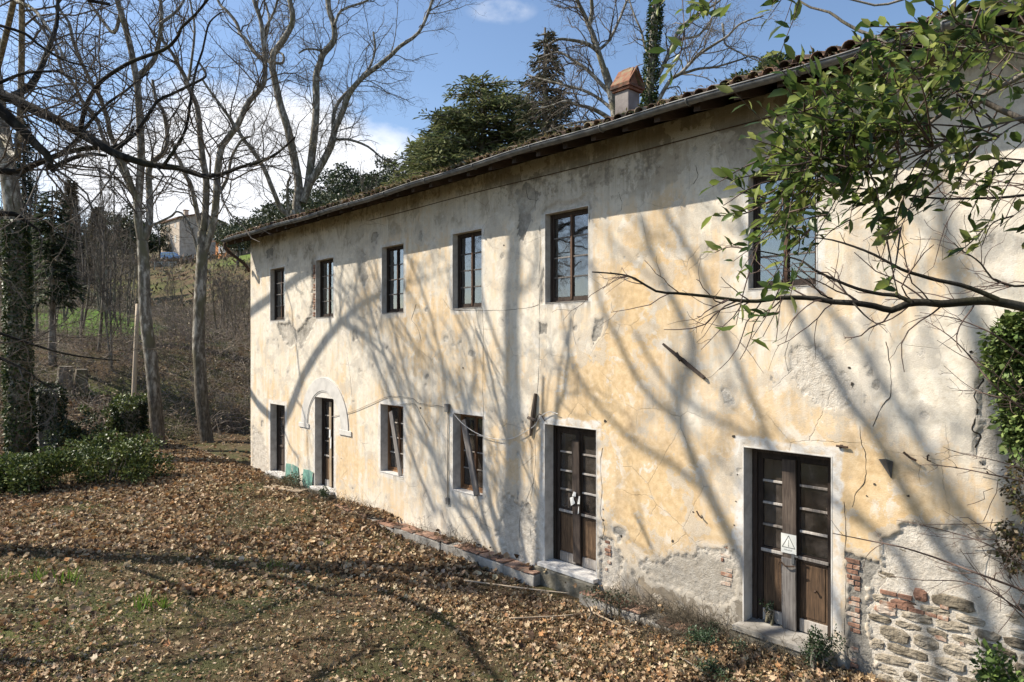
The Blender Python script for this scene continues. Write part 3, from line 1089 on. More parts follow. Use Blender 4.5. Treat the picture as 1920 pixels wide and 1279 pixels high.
# round each loss the paint has gone first and the skim coat shows
halo = t.step(t.math('ADD', t.attr('peel'), t.math('MULTIPLY', t.math('SUBTRACT', n2, 0.5), 0.30)), -0.10, -0.075)
ocol = t.mix(t.math('MULTIPLY', halo, 0.6), ocol, t.ramp(n3, [(0.3, (0.38, 0.335, 0.27)), (0.7, (0.60, 0.55, 0.47))]))
mort = t.ramp(t.math('ADD', t.math('MULTIPLY', n2, 0.6), t.math('MULTIPLY', n3, 0.4)), [(0.25, (0.20, 0.165, 0.12)), (0.40, (0.46, 0.405, 0.33)), (0.58, (0.60, 0.55, 0.47)), (0.75, (0.68, 0.63, 0.56))])
cem = t.ramp(t.math('ADD', t.math('MULTIPLY', n2, 0.6), t.math('MULTIPLY', n3, 0.4)), [(0.28, (0.10, 0.09, 0.075)), (0.5, (0.26, 0.24, 0.205)), (0.72, (0.38, 0.355, 0.31))])
un = t.mix(t.step(t.math('ADD', t.attr('under'), t.math('MULTIPLY', t.math('SUBTRACT', n1, 0.5), 1.6)), 0.2, 0.7), mort, cem)
un = t.mix(t.math('MULTIPLY', mold, 0.4), un, (0.09, 0.078, 0.06))
col = t.mix(pfs, ocol, un)
hh = t.math('ADD', t.math('MULTIPLY', n2, 0.3), t.math('MULTIPLY', n3, 0.3))
hh = t.math('ADD', hh, t.math('MULTIPLY', pfs, t.math('ADD', -0.75, t.math('MULTIPLY', t.noise(24, 4, 0.7, w), 1.2))))
hh = t.math('SUBTRACT', hh, t.math('MULTIPLY', pits, 0.15))
hh = t.math('SUBTRACT', hh, t.math('MULTIPLY', hair, 0.35))
M['wall'] = t.bsdf(col, 0.93, t.bump(hh, 0.75, 0.022), 0.15)

wall = mesh_np('wall', np.stack([X, Yw, Z], -1).reshape(-1, 3) - HL, [F4], M['wall'], HOUSE, True,
               {'peel': np.clip(peel, -0.3, 0.3).ravel(), 'under': under_.ravel(), 'ochre': och.ravel(), 'grime': grime.ravel(), 'white': wh.ravel()})
wall['label'] = 'ochre plaster front wall, patched, stained and flaking to mortar'
# the other walls, floors
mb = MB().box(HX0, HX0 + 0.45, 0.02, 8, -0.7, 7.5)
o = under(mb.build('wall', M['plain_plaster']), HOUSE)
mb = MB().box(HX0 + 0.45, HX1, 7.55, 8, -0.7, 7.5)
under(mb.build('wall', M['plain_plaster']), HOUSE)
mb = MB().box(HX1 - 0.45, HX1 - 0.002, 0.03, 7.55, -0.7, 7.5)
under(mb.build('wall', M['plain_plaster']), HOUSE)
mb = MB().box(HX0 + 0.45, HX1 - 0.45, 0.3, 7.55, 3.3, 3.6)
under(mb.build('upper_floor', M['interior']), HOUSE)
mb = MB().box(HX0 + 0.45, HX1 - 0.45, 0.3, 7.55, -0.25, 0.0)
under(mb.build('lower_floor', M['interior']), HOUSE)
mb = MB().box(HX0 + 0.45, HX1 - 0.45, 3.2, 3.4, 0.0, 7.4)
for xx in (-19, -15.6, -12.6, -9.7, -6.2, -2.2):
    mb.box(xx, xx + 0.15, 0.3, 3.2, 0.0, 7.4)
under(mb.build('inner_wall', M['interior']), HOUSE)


def ring(mb, x0, x1, z0, z1, y0, y1, w, wb=None):
    wb = w if wb is None else wb
    mb.box(x0, x0 + w, y0, y1, z0, z1)
    mb.box(x1 - w, x1, y0, y1, z0, z1)
    mb.box(x0 + w, x1 - w, y0 + 0.002, y1 - 0.002, z0, z0 + wb)
    mb.box(x0 + w, x1 - w, y0 + 0.002, y1 - 0.002, z1 - w, z1)
    return mb


def reveal(x0, x1, z0, z1, yd, mat, parent):
    """the four faces of the wall's thickness round an opening"""
    e = 0.0
    mb = MB()
    tk = 0.02
    mb.box(x0 - tk, x0, -0.004, yd, z0 - tk, z1 + tk)
    mb.box(x1, x1 + tk, -0.004, yd, z0 - tk, z1 + tk)
    mb.box(x0, x1, -0.004, yd, z1, z1 + tk)
    mb.box(x0, x1, -0.004, yd, z0 - tk, z0)
    return mb.build('reveal', mat, parent, bevel=0.004)


def pane_obj(x0, x1, z0, z1, y, mat, parent, org):
    mb = MB().box(x0, x1, y, y + 0.004, z0, z1)
    o = mb.build('pane', mat)
    return under(o, parent)


def child_build(mb, name, mat, parent, bevel=0.004):
    o = mb.build(name, mat, bevel=bevel)
    o.parent = parent
    wl = np.asarray(parent.location)
    return o


def make_window(x0, x1, z0, z1, yf, wood_m, mun_m, glass_m, sillm):
    mb = ring(MB(), x0 + 0.003, x1 - 0.003, z0 + 0.003, z1 - 0.003, yf, yf + 0.09, 0.045, 0.05)
    win = mb.build('window', wood_m, HOUSE, bevel=0.004)
    win.location = tuple(-HL)
    reveal(x0, x1, z0, z1, 0.5, sillm, win)
    a, b = x0 + 0.048, x1 - 0.048
    c = (a + b) / 2
    zz0, zz1 = z0 + 0.053, z1 - 0.048
    for (s0, s1) in ((a, c - 0.004), (c + 0.004, b)):
        sh = ring(MB(), s0, s1, zz0, zz1, yf + 0.02, yf + 0.065, 0.036, 0.06)
        sh.build('sash', wood_m, win, bevel=0.004)
        p0, p1 = s0 + 0.036, s1 - 0.036
        g0, g1 = zz0 + 0.06, zz1 - 0.036
        h = (g1 - g0) / 4
        for i in range(4):
            mb = MB().box(p0 - 0.004, p1 + 0.004, yf + 0.040, yf + 0.044, g0 + i * h + 0.008, g0 + (i + 1) * h - 0.008)
            # old panes are never quite in one plane
            tl = random.uniform(-0.006, 0.006)
            tx = random.uniform(-0.006, 0.006)
            mb.v = [(vx, vy + (vz - g0 - (i + .5) * h) * tl * 2 + (vx - (p0 + p1) / 2) * tx * 2, vz) for vx, vy, vz in mb.v]
            mb.build('pane', glass_m, win)
            if i:
                MB().box(p0, p1, yf + 0.022, yf + 0.06, g0 + i * h - 0.013, g0 + i * h + 0.013).build('muntin', mun_m, win, bevel=0.003)
    # astragal that covers the joint of the two sashes
    MB().box(c - 0.022, c + 0.022, yf + 0.004, yf + 0.0195, zz0 + 0.01, zz1 - 0.01).build('astragal', M['wood_red'], win, bevel=0.004)
    return win


def make_door(x0, x1, z0, z1, yf, frame_m, mun_m, panel_m, glass_m, solid=0.36, cols=1, kind=''):
    mb = MB()
    mb.box(x0 + 0.003, x0 + 0.073, yf, yf + 0.1, z0 + 0.003, z1 - 0.003)
    mb.box(x1 - 0.073, x1 - 0.003, yf, yf + 0.1, z0 + 0.003, z1 - 0.003)
    mb.box(x0 + 0.073, x1 - 0.073, yf + 0.002, yf + 0.098, z1 - 0.08, z1 - 0.003)
    d = mb.build('door', frame_m, HOUSE, bevel=0.004)
    d.location = tuple(-HL)
    reveal(x0, x1, z0, z1, 0.5, M['reveal'], d)
    a, b = x0 + 0.076, x1 - 0.076
    c = (a + b) / 2
    zz0, zz1 = z0 + 0.02, z1 - 0.083
    H = zz1 - zz0
    for (s0, s1) in ((a, c - 0.003), (c + 0.003, b)):
        st = 0.075
        zp = zz0 + solid * H           # underside of the lock rail
        mb = MB()
        mb.box(s0, s0 + st, yf + 0.03, yf + 0.08, zz0, zz1)
        mb.box(s1 - st, s1, yf + 0.03, yf + 0.08, zz0, zz1)
        mb.box(s0 + st, s1 - st, yf + 0.032, yf + 0.078, zz1 - 0.08, zz1)
        mb.box(s0 + st, s1 - st, yf + 0.024, yf + 0.078, zp, zp + 0.10)
        mb.build('leaf', frame_m, d, bevel=0.005)
        MB().box(s0 + st - 0.02, s1 - st + 0.02, yf + 0.012, yf + 0.03, zp + 0.03, zp + 0.075).build('lock_rail', mun_m, d, bevel=0.006)
        # bottom rail, paler where the rain wears it
        MB().box(s0 + st, s1 - st, yf + 0.028, yf + 0.078, zz0, zz0 + 0.17).build('bottom_rail', mun_m, d, bevel=0.004)
        # raised panel
        pa = MB()
        pa.box(s0 + st, s1 - st, yf + 0.052, yf + 0.07, zz0 + 0.17, zp)
        pa.box(s0 + st + 0.035, s1 - st - 0.035, yf + 0.042, yf + 0.0515, zz0 + 0.205, zp - 0.035)
        pa.build('panel', panel_m, d, bevel=0.006)
        g0, g1 = zp + 0.10, zz1 - 0.08
        h = (g1 - g0) / 4
        p0, p1 = s0 + st, s1 - st
        for i in range(4):
            mb = MB().box(p0 - 0.005, p1 + 0.005, yf + 0.055, yf + 0.059, g0 + i * h + 0.008, g0 + (i + 1) * h - 0.008)
            tl = random.uniform(-0.02, 0.02)
            mb.v = [(vx, vy + (vz - g0 - (i + .5) * h) * tl, vz) for vx, vy, vz in mb.v]
            mb.build('pane', glass_m, d)
            if i:
                MB().box(p0, p1, yf + 0.03, yf + 0.075, g0 + i * h - 0.016, g0 + i * h + 0.016).build('muntin', mun_m, d, bevel=0.004)
    MB().box(c - 0.032, c + 0.032, yf + 0.014, yf + 0.0295, zz0 + 0.02, zz1 - 0.02).build('astragal', panel_m if kind == 'pale' else frame_m, d, bevel=0.004)
    return d


WOODUP = M['wood_dark']
for (x0, x1, z0, z1, k) in OPEN:
    if k == 'up':
        w_ = make_window(x0, x1, z0, z1, 0.13, M['wood_dark'], M['wood_grey'], M['glass'], M['reveal'])
    elif k == 'low':
        w_ = make_window(x0, x1, z0, z1, 0.2, M['wood_orange'], M['paint_worn'], M['glass_dirty'], M['reveal'])
    elif k == 'door1':
        make_door(x0, x1, z0, z1, 0.2, M['wood_dark'], M['wood_brown'], M['wood_brown'], M['glass_dirty'])
    elif k == 'door2':
        make_door(x0, x1, z0, z1, 0.2, M['wood_dark'], M['paint_worn'], M['wood_panel'], M['glass_dirty'], 0.33)
    elif k == 'door3':
        make_door(x0, x1, z0, z1, 0.22, M['wood_dark'], M['paint_worn'], M['wood_panel'], M['glass_dirty'], 0.36)
    elif k == 'door4':
        make_door(x0, x1, z0, z1, 0.23, M['wood_dark'], M['paint_worn'], M['wood_panel'], M['glass_dirty'], 0.40)

# sills and thresholds
for (x0, x1, z0, z1, k) in OPEN:
    if k in ('up', 'low'):
        MB().box(x0 + 0.002, x1 - 0.002, -0.012, 0.2 if k == 'low' else 0.13, z0 + 0.001, z0 + 0.018, 0.001).build('sill', M['concrete'] if k == 'up' else M['marble'], HOUSE, bevel=0.004).location = tuple(-HL)
    else:
        mm = M['concrete'] if k == 'door4' else M['marble']
        zt = z0 + 0.015
        MB().box(x0 - 0.06, x1 + 0.06, -0.14 if k != 'door4' else -0.22, -0.006, zt - 0.07, zt, 0.004).build('threshold', mm, HOUSE, bevel=0.006).location = tuple(-HL)
        MB().box(x0 + 0.004, x1 - 0.004, -0.006, 0.24, zt - 0.06, zt - 0.002).build('threshold', mm, HOUSE, bevel=0.004).location = tuple(-HL)
        MB().box(x0 - 0.12, x1 + 0.1, -0.2, -0.02, -0.6, zt - 0.075, 0.012).build('step', M['step'], HOUSE, bevel=0.015).location = tuple(-HL)

# arched moulding over the second door
acx, acz = -17.41, 1.78
mb = MB()


def arc(r0, r1, y0, y1, a0, a1, n=28):
    n0 = len(mb.v)
    for i in range(n + 1):
        a = math.radians(a0 + (a1 - a0) * i / n)
        for r, y in ((r0, y0), (r1, y0), (r1, y1), (r0, y1)):
            mb.v.append((acx + r * math.cos(a) - HL[0], y, acz + r * math.sin(a)))
    for i in range(n):
        b = n0 + i * 4
        for k in range(4):
            mb.f.append((b + k, b + (k + 1) % 4, b + 4 + (k + 1) % 4, b + 4 + k))
    mb.f.append((n0, n0 + 1, n0 + 2, n0 + 3))
    mb.f.append((n0 + n * 4 + 3, n0 + n * 4 + 2, n0 + n * 4 + 1, n0 + n * 4))


arc(0.99, 1.36, -0.026, 0.02, 0, 180)
arc(0.95, 0.988, -0.014, 0.02, 0, 180)
o = mb.build('arch_moulding', M['moulding'], HOUSE, bevel=0.006)
for sx_ in (-1, 1):
    a, b = acx + sx_ * 0.88, acx + sx_ * 1.52
    MB().box(min(a, b) - HL[0], max(a, b) - HL[0], -0.032, 0.02, acz - 0.13, acz - 0.002).build('arch_impost', M['moulding'], HOUSE, bevel=0.008)

# green painted skirting left of the arched door
for pts, tilt in (([(-19.80, 0.46), (-19.35, 0.49), (-18.98, 0.44), (-18.92, 0.1), (-19.1, -0.12), (-19.5, -0.05), (-19.82, -0.1)], 0.02),
                  ([(-18.62, 0.44), (-18.3, 0.46), (-18.02, 0.43), (-18.05, 0.05), (-18.25, -0.25), (-18.5, -0.1), (-18.66, 0.1)], 0.05)):
    MB().prism([(x - HL[0], -0.012 - tilt * (1 - (z + 0.2) / 0.7), z) for x, z in pts], (0, -0.012, 0)).build('skirting_panel', M['green_paint'], HOUSE, bevel=0.004)

# ------------------------------------------------------------------ roof
EY, EZ, SL = -0.70, 7.42, 0.32
RX0, RX1 = -22.85, 5.4
roof = bpy.data.objects.new('roof', None)
mb = MB()
rz = lambda y: EZ + (y - EY) * SL
for (ya, yb, sgn) in ((EY, 4.0, 1), (4.0, 8.7, -1)):
    za = rz(ya) if sgn > 0 else rz(4.0)
    zb = rz(yb) if sgn > 0 else rz(4.0) - 4.7 * SL
    mb.prism([(RX0 - HL[0], ya, za), (RX0 - HL[0], yb, zb), (RX0 - HL[0], yb, zb + 0.05), (RX0 - HL[0], ya, za + 0.05)], (RX1 - RX0, 0, 0))
roof = mb.build('roof', M['rafter'], HOUSE)
# gable fill
for xg in (HX0 + 0.02, HX1 - 0.3):
    MB().prism([(xg - HL[0], 0.1, 7.45), (xg - HL[0], 7.9, 7.45), (xg - HL[0], 4.0, 8.85)], (0.28, 0, 0)).build('gable', M['plain_plaster'], HOUSE)
# rafters
raf_me = None
xr = RX0 + 0.12
while xr < RX1 - 0.1:
    y0, y1 = EY + 0.05 + random.uniform(-0.02, 0.02), 1.0
    zz = lambda y: rz(y) - 0.004
    if raf_me is None:
        mb = MB().prism([(-0.05, y0, zz(y0) - 0.13), (-0.05, y1, zz(y1) - 0.13), (-0.05, y1, zz(y1)), (-0.05, y0, zz(y0))], (0.10, 0, 0))
        o = mb.build('rafter', M['rafter'], HOUSE)
        raf_me = o.data
    else:
        o = bpy.data.objects.new('rafter', raf_me)
        link(o, HOUSE)
    o.location = (xr - HL[0], random.uniform(-0.03, 0.02), 0)
    o.rotation_euler = (0, 0, random.uniform(-0.02, 0.02))
    xr += 0.62 + random.uniform(-0.03, 0.03)


# roof tiles: rounded cover tiles over upturned channel tiles
def tile_mesh(name, r0, r1, L, up=True, n=7):
    mb = MB()
    for (yy, r) in ((0, r0), (L, r1)):
        for q in (r, r - 0.014):
            for i in range(n):
                a = math.pi * i / (n - 1)
                mb.v.append((q * math.cos(a), yy, (q * math.sin(a) * 0.85) * (1 if up else -1)))
    for base_, sgn in ((0, 1), (n, -1)):
        for i in range(n - 1):
            mb.f.append((base_ + i, base_ + i + 1, base_ + 2 * n + i + 1, base_ + 2 * n + i)[::sgn])
    for i in range(n - 1):
        mb.f.append((i, n + i, n + i + 1, i + 1))
        mb.f.append((2 * n + i, 2 * n + i + 1, 3 * n + i + 1, 3 * n + i))
    mb.f.append((0, n, 3 * n, 2 * n))
    mb.f.append((n - 1, 3 * n - 1, 4 * n - 1, 2 * n - 1)[::-1] if False else (n - 1, 2 * n - 1, 4 * n - 1, 3 * n - 1))
    return mb


tilt = math.atan(SL)
tm = None
PITCH = 0.2
xs_t = np.arange(RX0 + 0.1, RX1 - 0.05, PITCH)
for xt in xs_t:
    if tm is None:
        o = tile_mesh('tile', 0.088, 0.07, 0.45).build('tile', M['tile'], roof, True)
        tm = o.data
    else:
        o = bpy.data.objects.new('tile', tm)
        link(o, roof)
    o.location = (xt - HL[0] + random.uniform(-0.012, 0.012), EY - 0.06 + random.uniform(-0.03, 0.03), EZ + 0.075 + random.uniform(-0.008, 0.012))
    o.rotation_euler = (tilt + random.uniform(-0.03, 0.03), 0, random.uniform(-0.06, 0.06))
# channels and the field of tiles above the first row
cov = tile_mesh('c', 0.088, 0.07, 0.45, True, 4)
chn = tile_mesh('c', 0.075, 0.09, 0.45, False, 4)
Vs, Fs3, Fs4, n0 = [], [], [], 0
for side in (1, -1):
    for j in range(13):
        for xt in xs_t:
            for (tmb, dx, dz, sk) in ((cov, 0, 0.075, 1 if side > 0 else 0), (chn, PITCH / 2, 0.062, 0)):
                if j < sk or (tmb is chn and j > 2):
                    continue
                V = np.array(tmb.v)
                c, s = math.cos(tilt), math.sin(tilt)
                V = np.stack([V[:, 0], V[:, 1] * c - V[:, 2] * s, V[:, 1] * s + V[:, 2] * c], 1)
                V[:, 1] += -0.06 + j * 0.36 + random.uniform(-0.02, 0.02)
                V[:, 2] += dz + (j * 0.36) * SL + 0.008 + random.uniform(-0.005, 0.005)
                V[:, 0] += dx + random.uniform(-0.01, 0.01)
                V[:, 1] += EY
                if side < 0:
                    V[:, 1] = 8.0 - V[:, 1]
                V[:, 0] += xt - HL[0]
                V[:, 2] += EZ
                Vs.append(V)
                Fs4.append(np.array(tmb.f) + n0)
                n0 += len(V)
tf_ = mesh_np('tile_field', np.concatenate(Vs), [np.concatenate(Fs4)], M['tile'], roof, True)
tf_['kind'] = 'stuff'
mb = MB()
mb.tube([(RX0 - HL[0], 4.0, rz(4.0) + 0.12), (RX1 - HL[0], 4.0, rz(4.0) + 0.12)], 0.12, 10)
mb.build('ridge_tile', M['tile'], roof, True)

# gutter: half round, open at the top
gy_, gzz, gr = EY - 0.07, EZ + 0.015, 0.072
mb = MB()
nseg = 60
nn = 9
prof = [(gy_ + rr * math.cos(a), gzz + rr * math.sin(a)) for rr, rev in ((gr, 0), (gr - 0.006, 1)) for a in (np.linspace(math.pi, 2 * math.pi, nn) if not rev else np.linspace(2 * math.pi, math.pi, nn))]
gxs = np.linspace(RX0 - 0.03, RX1, nseg)
for i, x in enumerate(gxs):
    sag = 0.012 * math.sin(i * 0.9) + 0.02 * math.sin(i * 0.23 + 1)
    for (y, z) in prof:
        mb.v.append((x - HL[0], y, z + sag))
k = len(prof)
for i in range(nseg - 1):
    for j in range(k):
        mb.f.append((i * k + j, i * k + (j + 1) % k, (i + 1) * k + (j + 1) % k, (i + 1) * k + j))
mb.f.append(tuple(range(k)))
mb.build('gutter', M['zinc'], HOUSE, True)
# rolled front lip and joint straps
mb = MB().tube([(x - HL[0], gy_ - gr, gzz + 0.004 + 0.012 * math.sin(i * 0.9) + 0.02 * math.sin(i * 0.23 + 1)) for i, x in enumerate(gxs)], 0.011, 6)
mb.build('gutter_lip', M['zinc'], HOUSE, True)
for x in np.arange(RX0 + 0.5, RX1, 1.55):
    mb = MB()
    a = np.linspace(math.pi, 2 * math.pi, 9)
    i = (x - gxs[0]) / (gxs[1] - gxs[0])
    sag = 0.012 * math.sin(i * 0.9) + 0.02 * math.sin(i * 0.23 + 1)
    mb.tube([(x - HL[0], gy_ + (gr + 0.006) * math.cos(q), gzz + sag + (gr + 0.006) * math.sin(q)) for q in a], 0.012, 5)
    mb.build('gutter_strap', M['zinc'], HOUSE, True)
# outlet pipe at the far end, swept back to the corner of the house
pp = resample([(-22.72, gy_, gzz - 0.06), (-22.73, gy_ + 0.01, gzz - 0.22), (-22.70, gy_ + 0.12, gzz - 0.36), (-22.60, -0.32, gzz - 0.62), (-22.5, -0.14, gzz - 0.82), (-22.46, -0.08, gzz - 0.98)], 16)
MB().tube(pp - HL, 0.05, 10).build('downpipe', M['iron'], HOUSE, True)

# chimney
ch = thing('c', None, None)
bpy.data.objects.remove(ch)
cxx, cyy = -8.30, 1.75
cz0 = rz(cyy - 0.3)
MB().box(cxx - 0.17 - HL[0], cxx + 0.16 - HL[0], cyy - 0.18, cyy + 0.18, cz0, 8.98).build('chimney', M['chimney'] if 'chimney' in M else M['concrete'], HOUSE, bevel=0.012)
chim = HOUSE.children[-1] if False else [c for c in HOUSE.children if c.name.startswith('chimney')][0]
t = NT('chimney_render')
f = t.noise(3, 7, 0.6)
z_ = t.n('ShaderNodeSeparateXYZ')
g_ = t.n('ShaderNodeNewGeometry')
t.L(g_.outputs['Position'], z_.inputs[0])
stack_tone = t.step(t.math('ADD', z_.outputs['Z'], t.math('MULTIPLY', f, 0.5)), 8.55, 8.85)  # stack colour gets darker towards the bottom
cc = t.mix(stack_tone, (0.06, 0.055, 0.05), t.ramp(f, [(0.3, (0.17, 0.15, 0.14)), (0.7, (0.29, 0.265, 0.25))]))
chim.data.materials.clear()
chim.data.materials.append(t.bsdf(cc, 0.95, t.bump(t.noise(20, 4), 0.4, 0.01), 0.1))
L0 = HL
q = lambda x, y, z: (cxx + x * 0.76 - L0[0], cyy + y * 0.76, 9.078 + (z - 9.078) * 0.86)
MB().box(cxx - 0.215 - HL[0], cxx + 0.205 - HL[0], cyy - 0.22, cyy + 0.22, 8.98, 9.03).build('chimney_course', M['clay'], chim, bevel=0.006)
MB().box(cxx - 0.245 - HL[0], cxx + 0.235 - HL[0], cyy - 0.25, cyy + 0.25, 9.03, 9.075).build('chimney_course', M['clay'], chim, bevel=0.006)
for s_ in (-1, 1):
    # two sloping clay slabs form the hood
    MB().prism([q(-0.30, s_ * 0.31, 9.078), q(0.28, s_ * 0.31, 9.078), q(0.24, s_ * 0.03, 9.46), q(-0.26, s_ * 0.03, 9.46)], (0, s_ * 0.012 - 0.0, 0.035)).build('chimney_slab', M['clay'], chim, bevel=0.005)
for xg in (-0.22, 0.17):
    MB().prism([q(xg, -0.20, 9.078), q(xg, 0.20, 9.078), q(xg, 0.0, 9.40)], (0.03, 0, 0)).build('chimney_gable', M['clay'], chim)
MB().box(cxx - 0.12 - HL[0], cxx + 0.1 - HL[0], cyy - 0.05, cyy + 0.05, 9.395, 9.45, 0.008).build('chimney_ridge', M['tile'], chim, bevel=0.01)
MB().prism([q(0.27, -0.34, 9.079), q(0.31, -0.34, 9.079), q(0.31, 0, 9.48), q(0.27, 0, 9.48)], (0, -0.0, 0.03)).build('chimney_rib', M['clay'], chim)
MB().prism([q(0.27, 0.34, 9.079), q(0.31, 0.34, 9.079), q(0.31, 0.01, 9.48), q(0.27, 0.01, 9.48)], (0, 0.0, 0.03)).build('chimney_rib', M['clay'], chim)

# ------------------------------------------------------------------ stones and bricks laid bare


def stone_mesh(w, h, dp, rough=0.16, n=9):
    """one dressed stone: rounded irregular outline, domed face towards -Y"""
    ang = np.sort((np.arange(n) + RNG.uniform(-0.25, 0.25, n)) * 2 * np.pi / n)
    c, s = np.cos(ang), np.sin(ang)
    k = 1 / np.maximum(np.abs(c) ** 5 + np.abs(s) ** 5, 1e-3) ** (1 / 5)
    k *= 1 + RNG.uniform(-rough, rough * 0.4, n)
    ox, oz = c * k * w / 2, s * k * h / 2
    V = []
    for (sc, y) in ((1.0, dp), (1.0, 0.014), (0.90, -0.006), (0.5, -0.012)):
        for i in range(n):
            V.append((ox[i] * sc, y + RNG.uniform(-0.009, 0.009) * (y < 0.01), oz[i] * sc))
    V.append((0, -0.011, 0))
    F = []
    for rg in range(3):
        for i in range(n):
            a, b = rg * n + i, rg * n + (i + 1) % n
            F.append((a, b, b + n, a + n))
    for i in range(n):
        F.append((3 * n + i, 3 * n + (i + 1) % n, 4 * n))
    mb = MB()
    mb.v = V
    mb.f = F
    return mb


def inside(nm, x, z):
    poly = [p for p in PEEL if p[0] == nm][0][1]
    return sdf(poly, np.array([[x]]), np.array([[z]]))[0, 0]


nst = 0
z = -0.42
while z < 1.75:
    h = random.uniform(0.09, 0.19)
    x = -3.25 + random.uniform(0, 0.2)
    while x < -0.7:
        wd = random.uniform(0.14, 0.55) if h > 0.12 else random.uniform(0.14, 0.36)
        sdv = inside('rubble', x + wd / 2, z + h / 2)
        pr = 0.98 if z < 0.95 + 0.15 * math.sin(x * 4) else (0.6 if z < 1.25 else 0.25)
        if sdv > 0.07 and random.random() < pr and nst < 230:
            isb = random.random() < (0.10 if z > 0.5 else 0.03)
            sunk = random.uniform(-0.012, 0.010) + (0.02 if z > 1.1 else 0)
            o = stone_mesh(wd * 0.97, h * random.uniform(0.84, 0.97), 0.09, 0.12, 12).build('brick' if isb else 'stone', M['brick'] if isb else M['stone'], HOUSE)
            o.location = (x + wd / 2 - HL[0], 0.026 + sunk, z + h / 2 + 0.05 * math.sin(x * 2) * 0.3)
            o.rotation_euler = (random.uniform(-0.06, 0.06), random.uniform(-0.06, 0.06), random.uniform(-0.05, 0.05))
            nst += 1
        x += wd + random.uniform(0.004, 0.022)
    z += h + random.uniform(0.0, 0.014)


def brick_stack(x0, x1, z0, z1, y, skip=0.2, hb=0.055):
    z = z0
    r = 0
    while z + hb < z1:
        x = x0 - (0.06 if r % 2 else 0)
        while x < x1:
            wd = random.uniform(0.10, 0.2)
            if random.random() > skip:
                xa, xb = max(x, x0), min(x + wd, x1)
                if xb - xa > 0.03:
                    o = MB().box(0, xb - xa - 0.008, 0, 0.1, 0, hb - 0.006, 0.004).build('brick', M['brick'], HOUSE, bevel=0.005)
                    o.location = (xa - HL[0], y + random.uniform(-0.004, 0.012), z)
            x += wd + 0.006
        z += hb + 0.012
        r += 1


brick_stack(-3.50, -3.32, 0.35, 1.36, 0.004, 0.34)
brick_stack(-3.44, -3.34, -0.02, 0.3, 0.0, 0.4)
brick_stack(-5.26, -5.07, 0.55, 1.2, 0.0, 0.3)
brick_stack(-7.44, -7.30, 0.15, 0.75, 0.002, 0.55)
brick_stack(-18.1, -17.92, 4.85, 6.4, 0.004, 0.15)
brick_stack(-3.1, -2.35, 0.86, 1.06, 0.012, 0.3)
brick_stack(-2.75, -2.2, 0.62, 0.72, 0.012, 0.5)
for px_, py_ in ((1610, 1075), (1622, 1060)):
    pass

# cracks in the plaster
CR = [[(1843, 680), (1838, 705), (1841, 715), (1829, 735), (1826, 745), (1833, 760), (1828, 790), (1822, 805), (1836, 815), (1832, 830), (1824, 846), (1838, 868), (1853, 888)],
      [(1012, 425), (1014, 470), (1011, 520), (1012, 600), (1010, 700), (1003, 800), (1004, 860), (1000, 905), (992, 960), (994, 1010)],
      [(1000, 905), (986, 940), (975, 965), (972, 1010)],
      [(1662, 640), (1668, 680), (1671, 720), (1668, 745), (1655, 760), (1645, 780), (1637, 800)],
      [(1612, 800), (1615, 830), (1622, 850), (1624, 870), (1620, 905), (1605, 925), (1598, 950)],
      [(780, 570), (776, 585), (772, 600), (783, 615), (790, 640)], [(700, 590), (706, 610), (702, 626)],
      [(905, 580), (906, 640), (905, 720), (907, 780), (906, 850), (905, 930)],
      [(1130, 840), (1126, 870), (1129, 920), (1126, 960), (1133, 990), (1128, 1012)],
      [(975, 345), (977, 330), (975, 300)], [(1004, 395), (1003, 350), (1012, 318)],
      [(985, 350), (990, 372), (1012, 376)], [(660, 745), (656, 700), (650, 660)],
      [(830, 560), (845, 580), (870, 582), (935, 582), (985, 578), (1010, 572)],
      [(1583, 940), (1586, 990), (1584, 1040), (1586, 1110), (1584, 1180), (1590, 1240)],
      [(1480, 640), (1472, 665), (1478, 700)], [(1300, 345), (1308, 330), (1305, 310)], [(1160, 360), (1166, 380), (1164, 395)]]
mbs = []
for pts in CR:
    w_ = np.array([W(a, b) for a, b in pts])
    q_ = resample(w_, len(w_) * 6)
    q_[:, 0] += 0.012 * (fbm(q_[:, 2] * 20, q_[:, 0] * 20, 201, 3) - 0.5) * 2
    q_[:, 2] += 0.012 * (fbm(q_[:, 2] * 20, q_[:, 0] * 20, 205, 3) - 0.5) * 2
    ir = np.interp
    # follow the wall's own surface
    ix = np.clip(np.searchsorted(xs, q_[:, 0]), 0, len(xs) - 1)
    iz = np.clip(np.searchsorted(zs, q_[:, 2]), 0, len(zs) - 1)
    q_[:, 1] = Yw[ix, iz] - 0.001
    rr = 0.55 * (0.0035 + 0.0075 * fbm(q_[:, 2] * 6, q_[:, 0] * 6, 207, 2) ** 2 * 2) * (2.0 if pts[0][0] == 1843 else 0.8)
    mb = MB().tube(q_ - HL, rr, 4)
    mb.build('crack', M['crack'], HOUSE)

# ------------------------------------------------------------------ fittings on the wall


def wpts(pts, y=-0.02):
    return np.array([W(a, b, y) for a, b in pts]) - HL


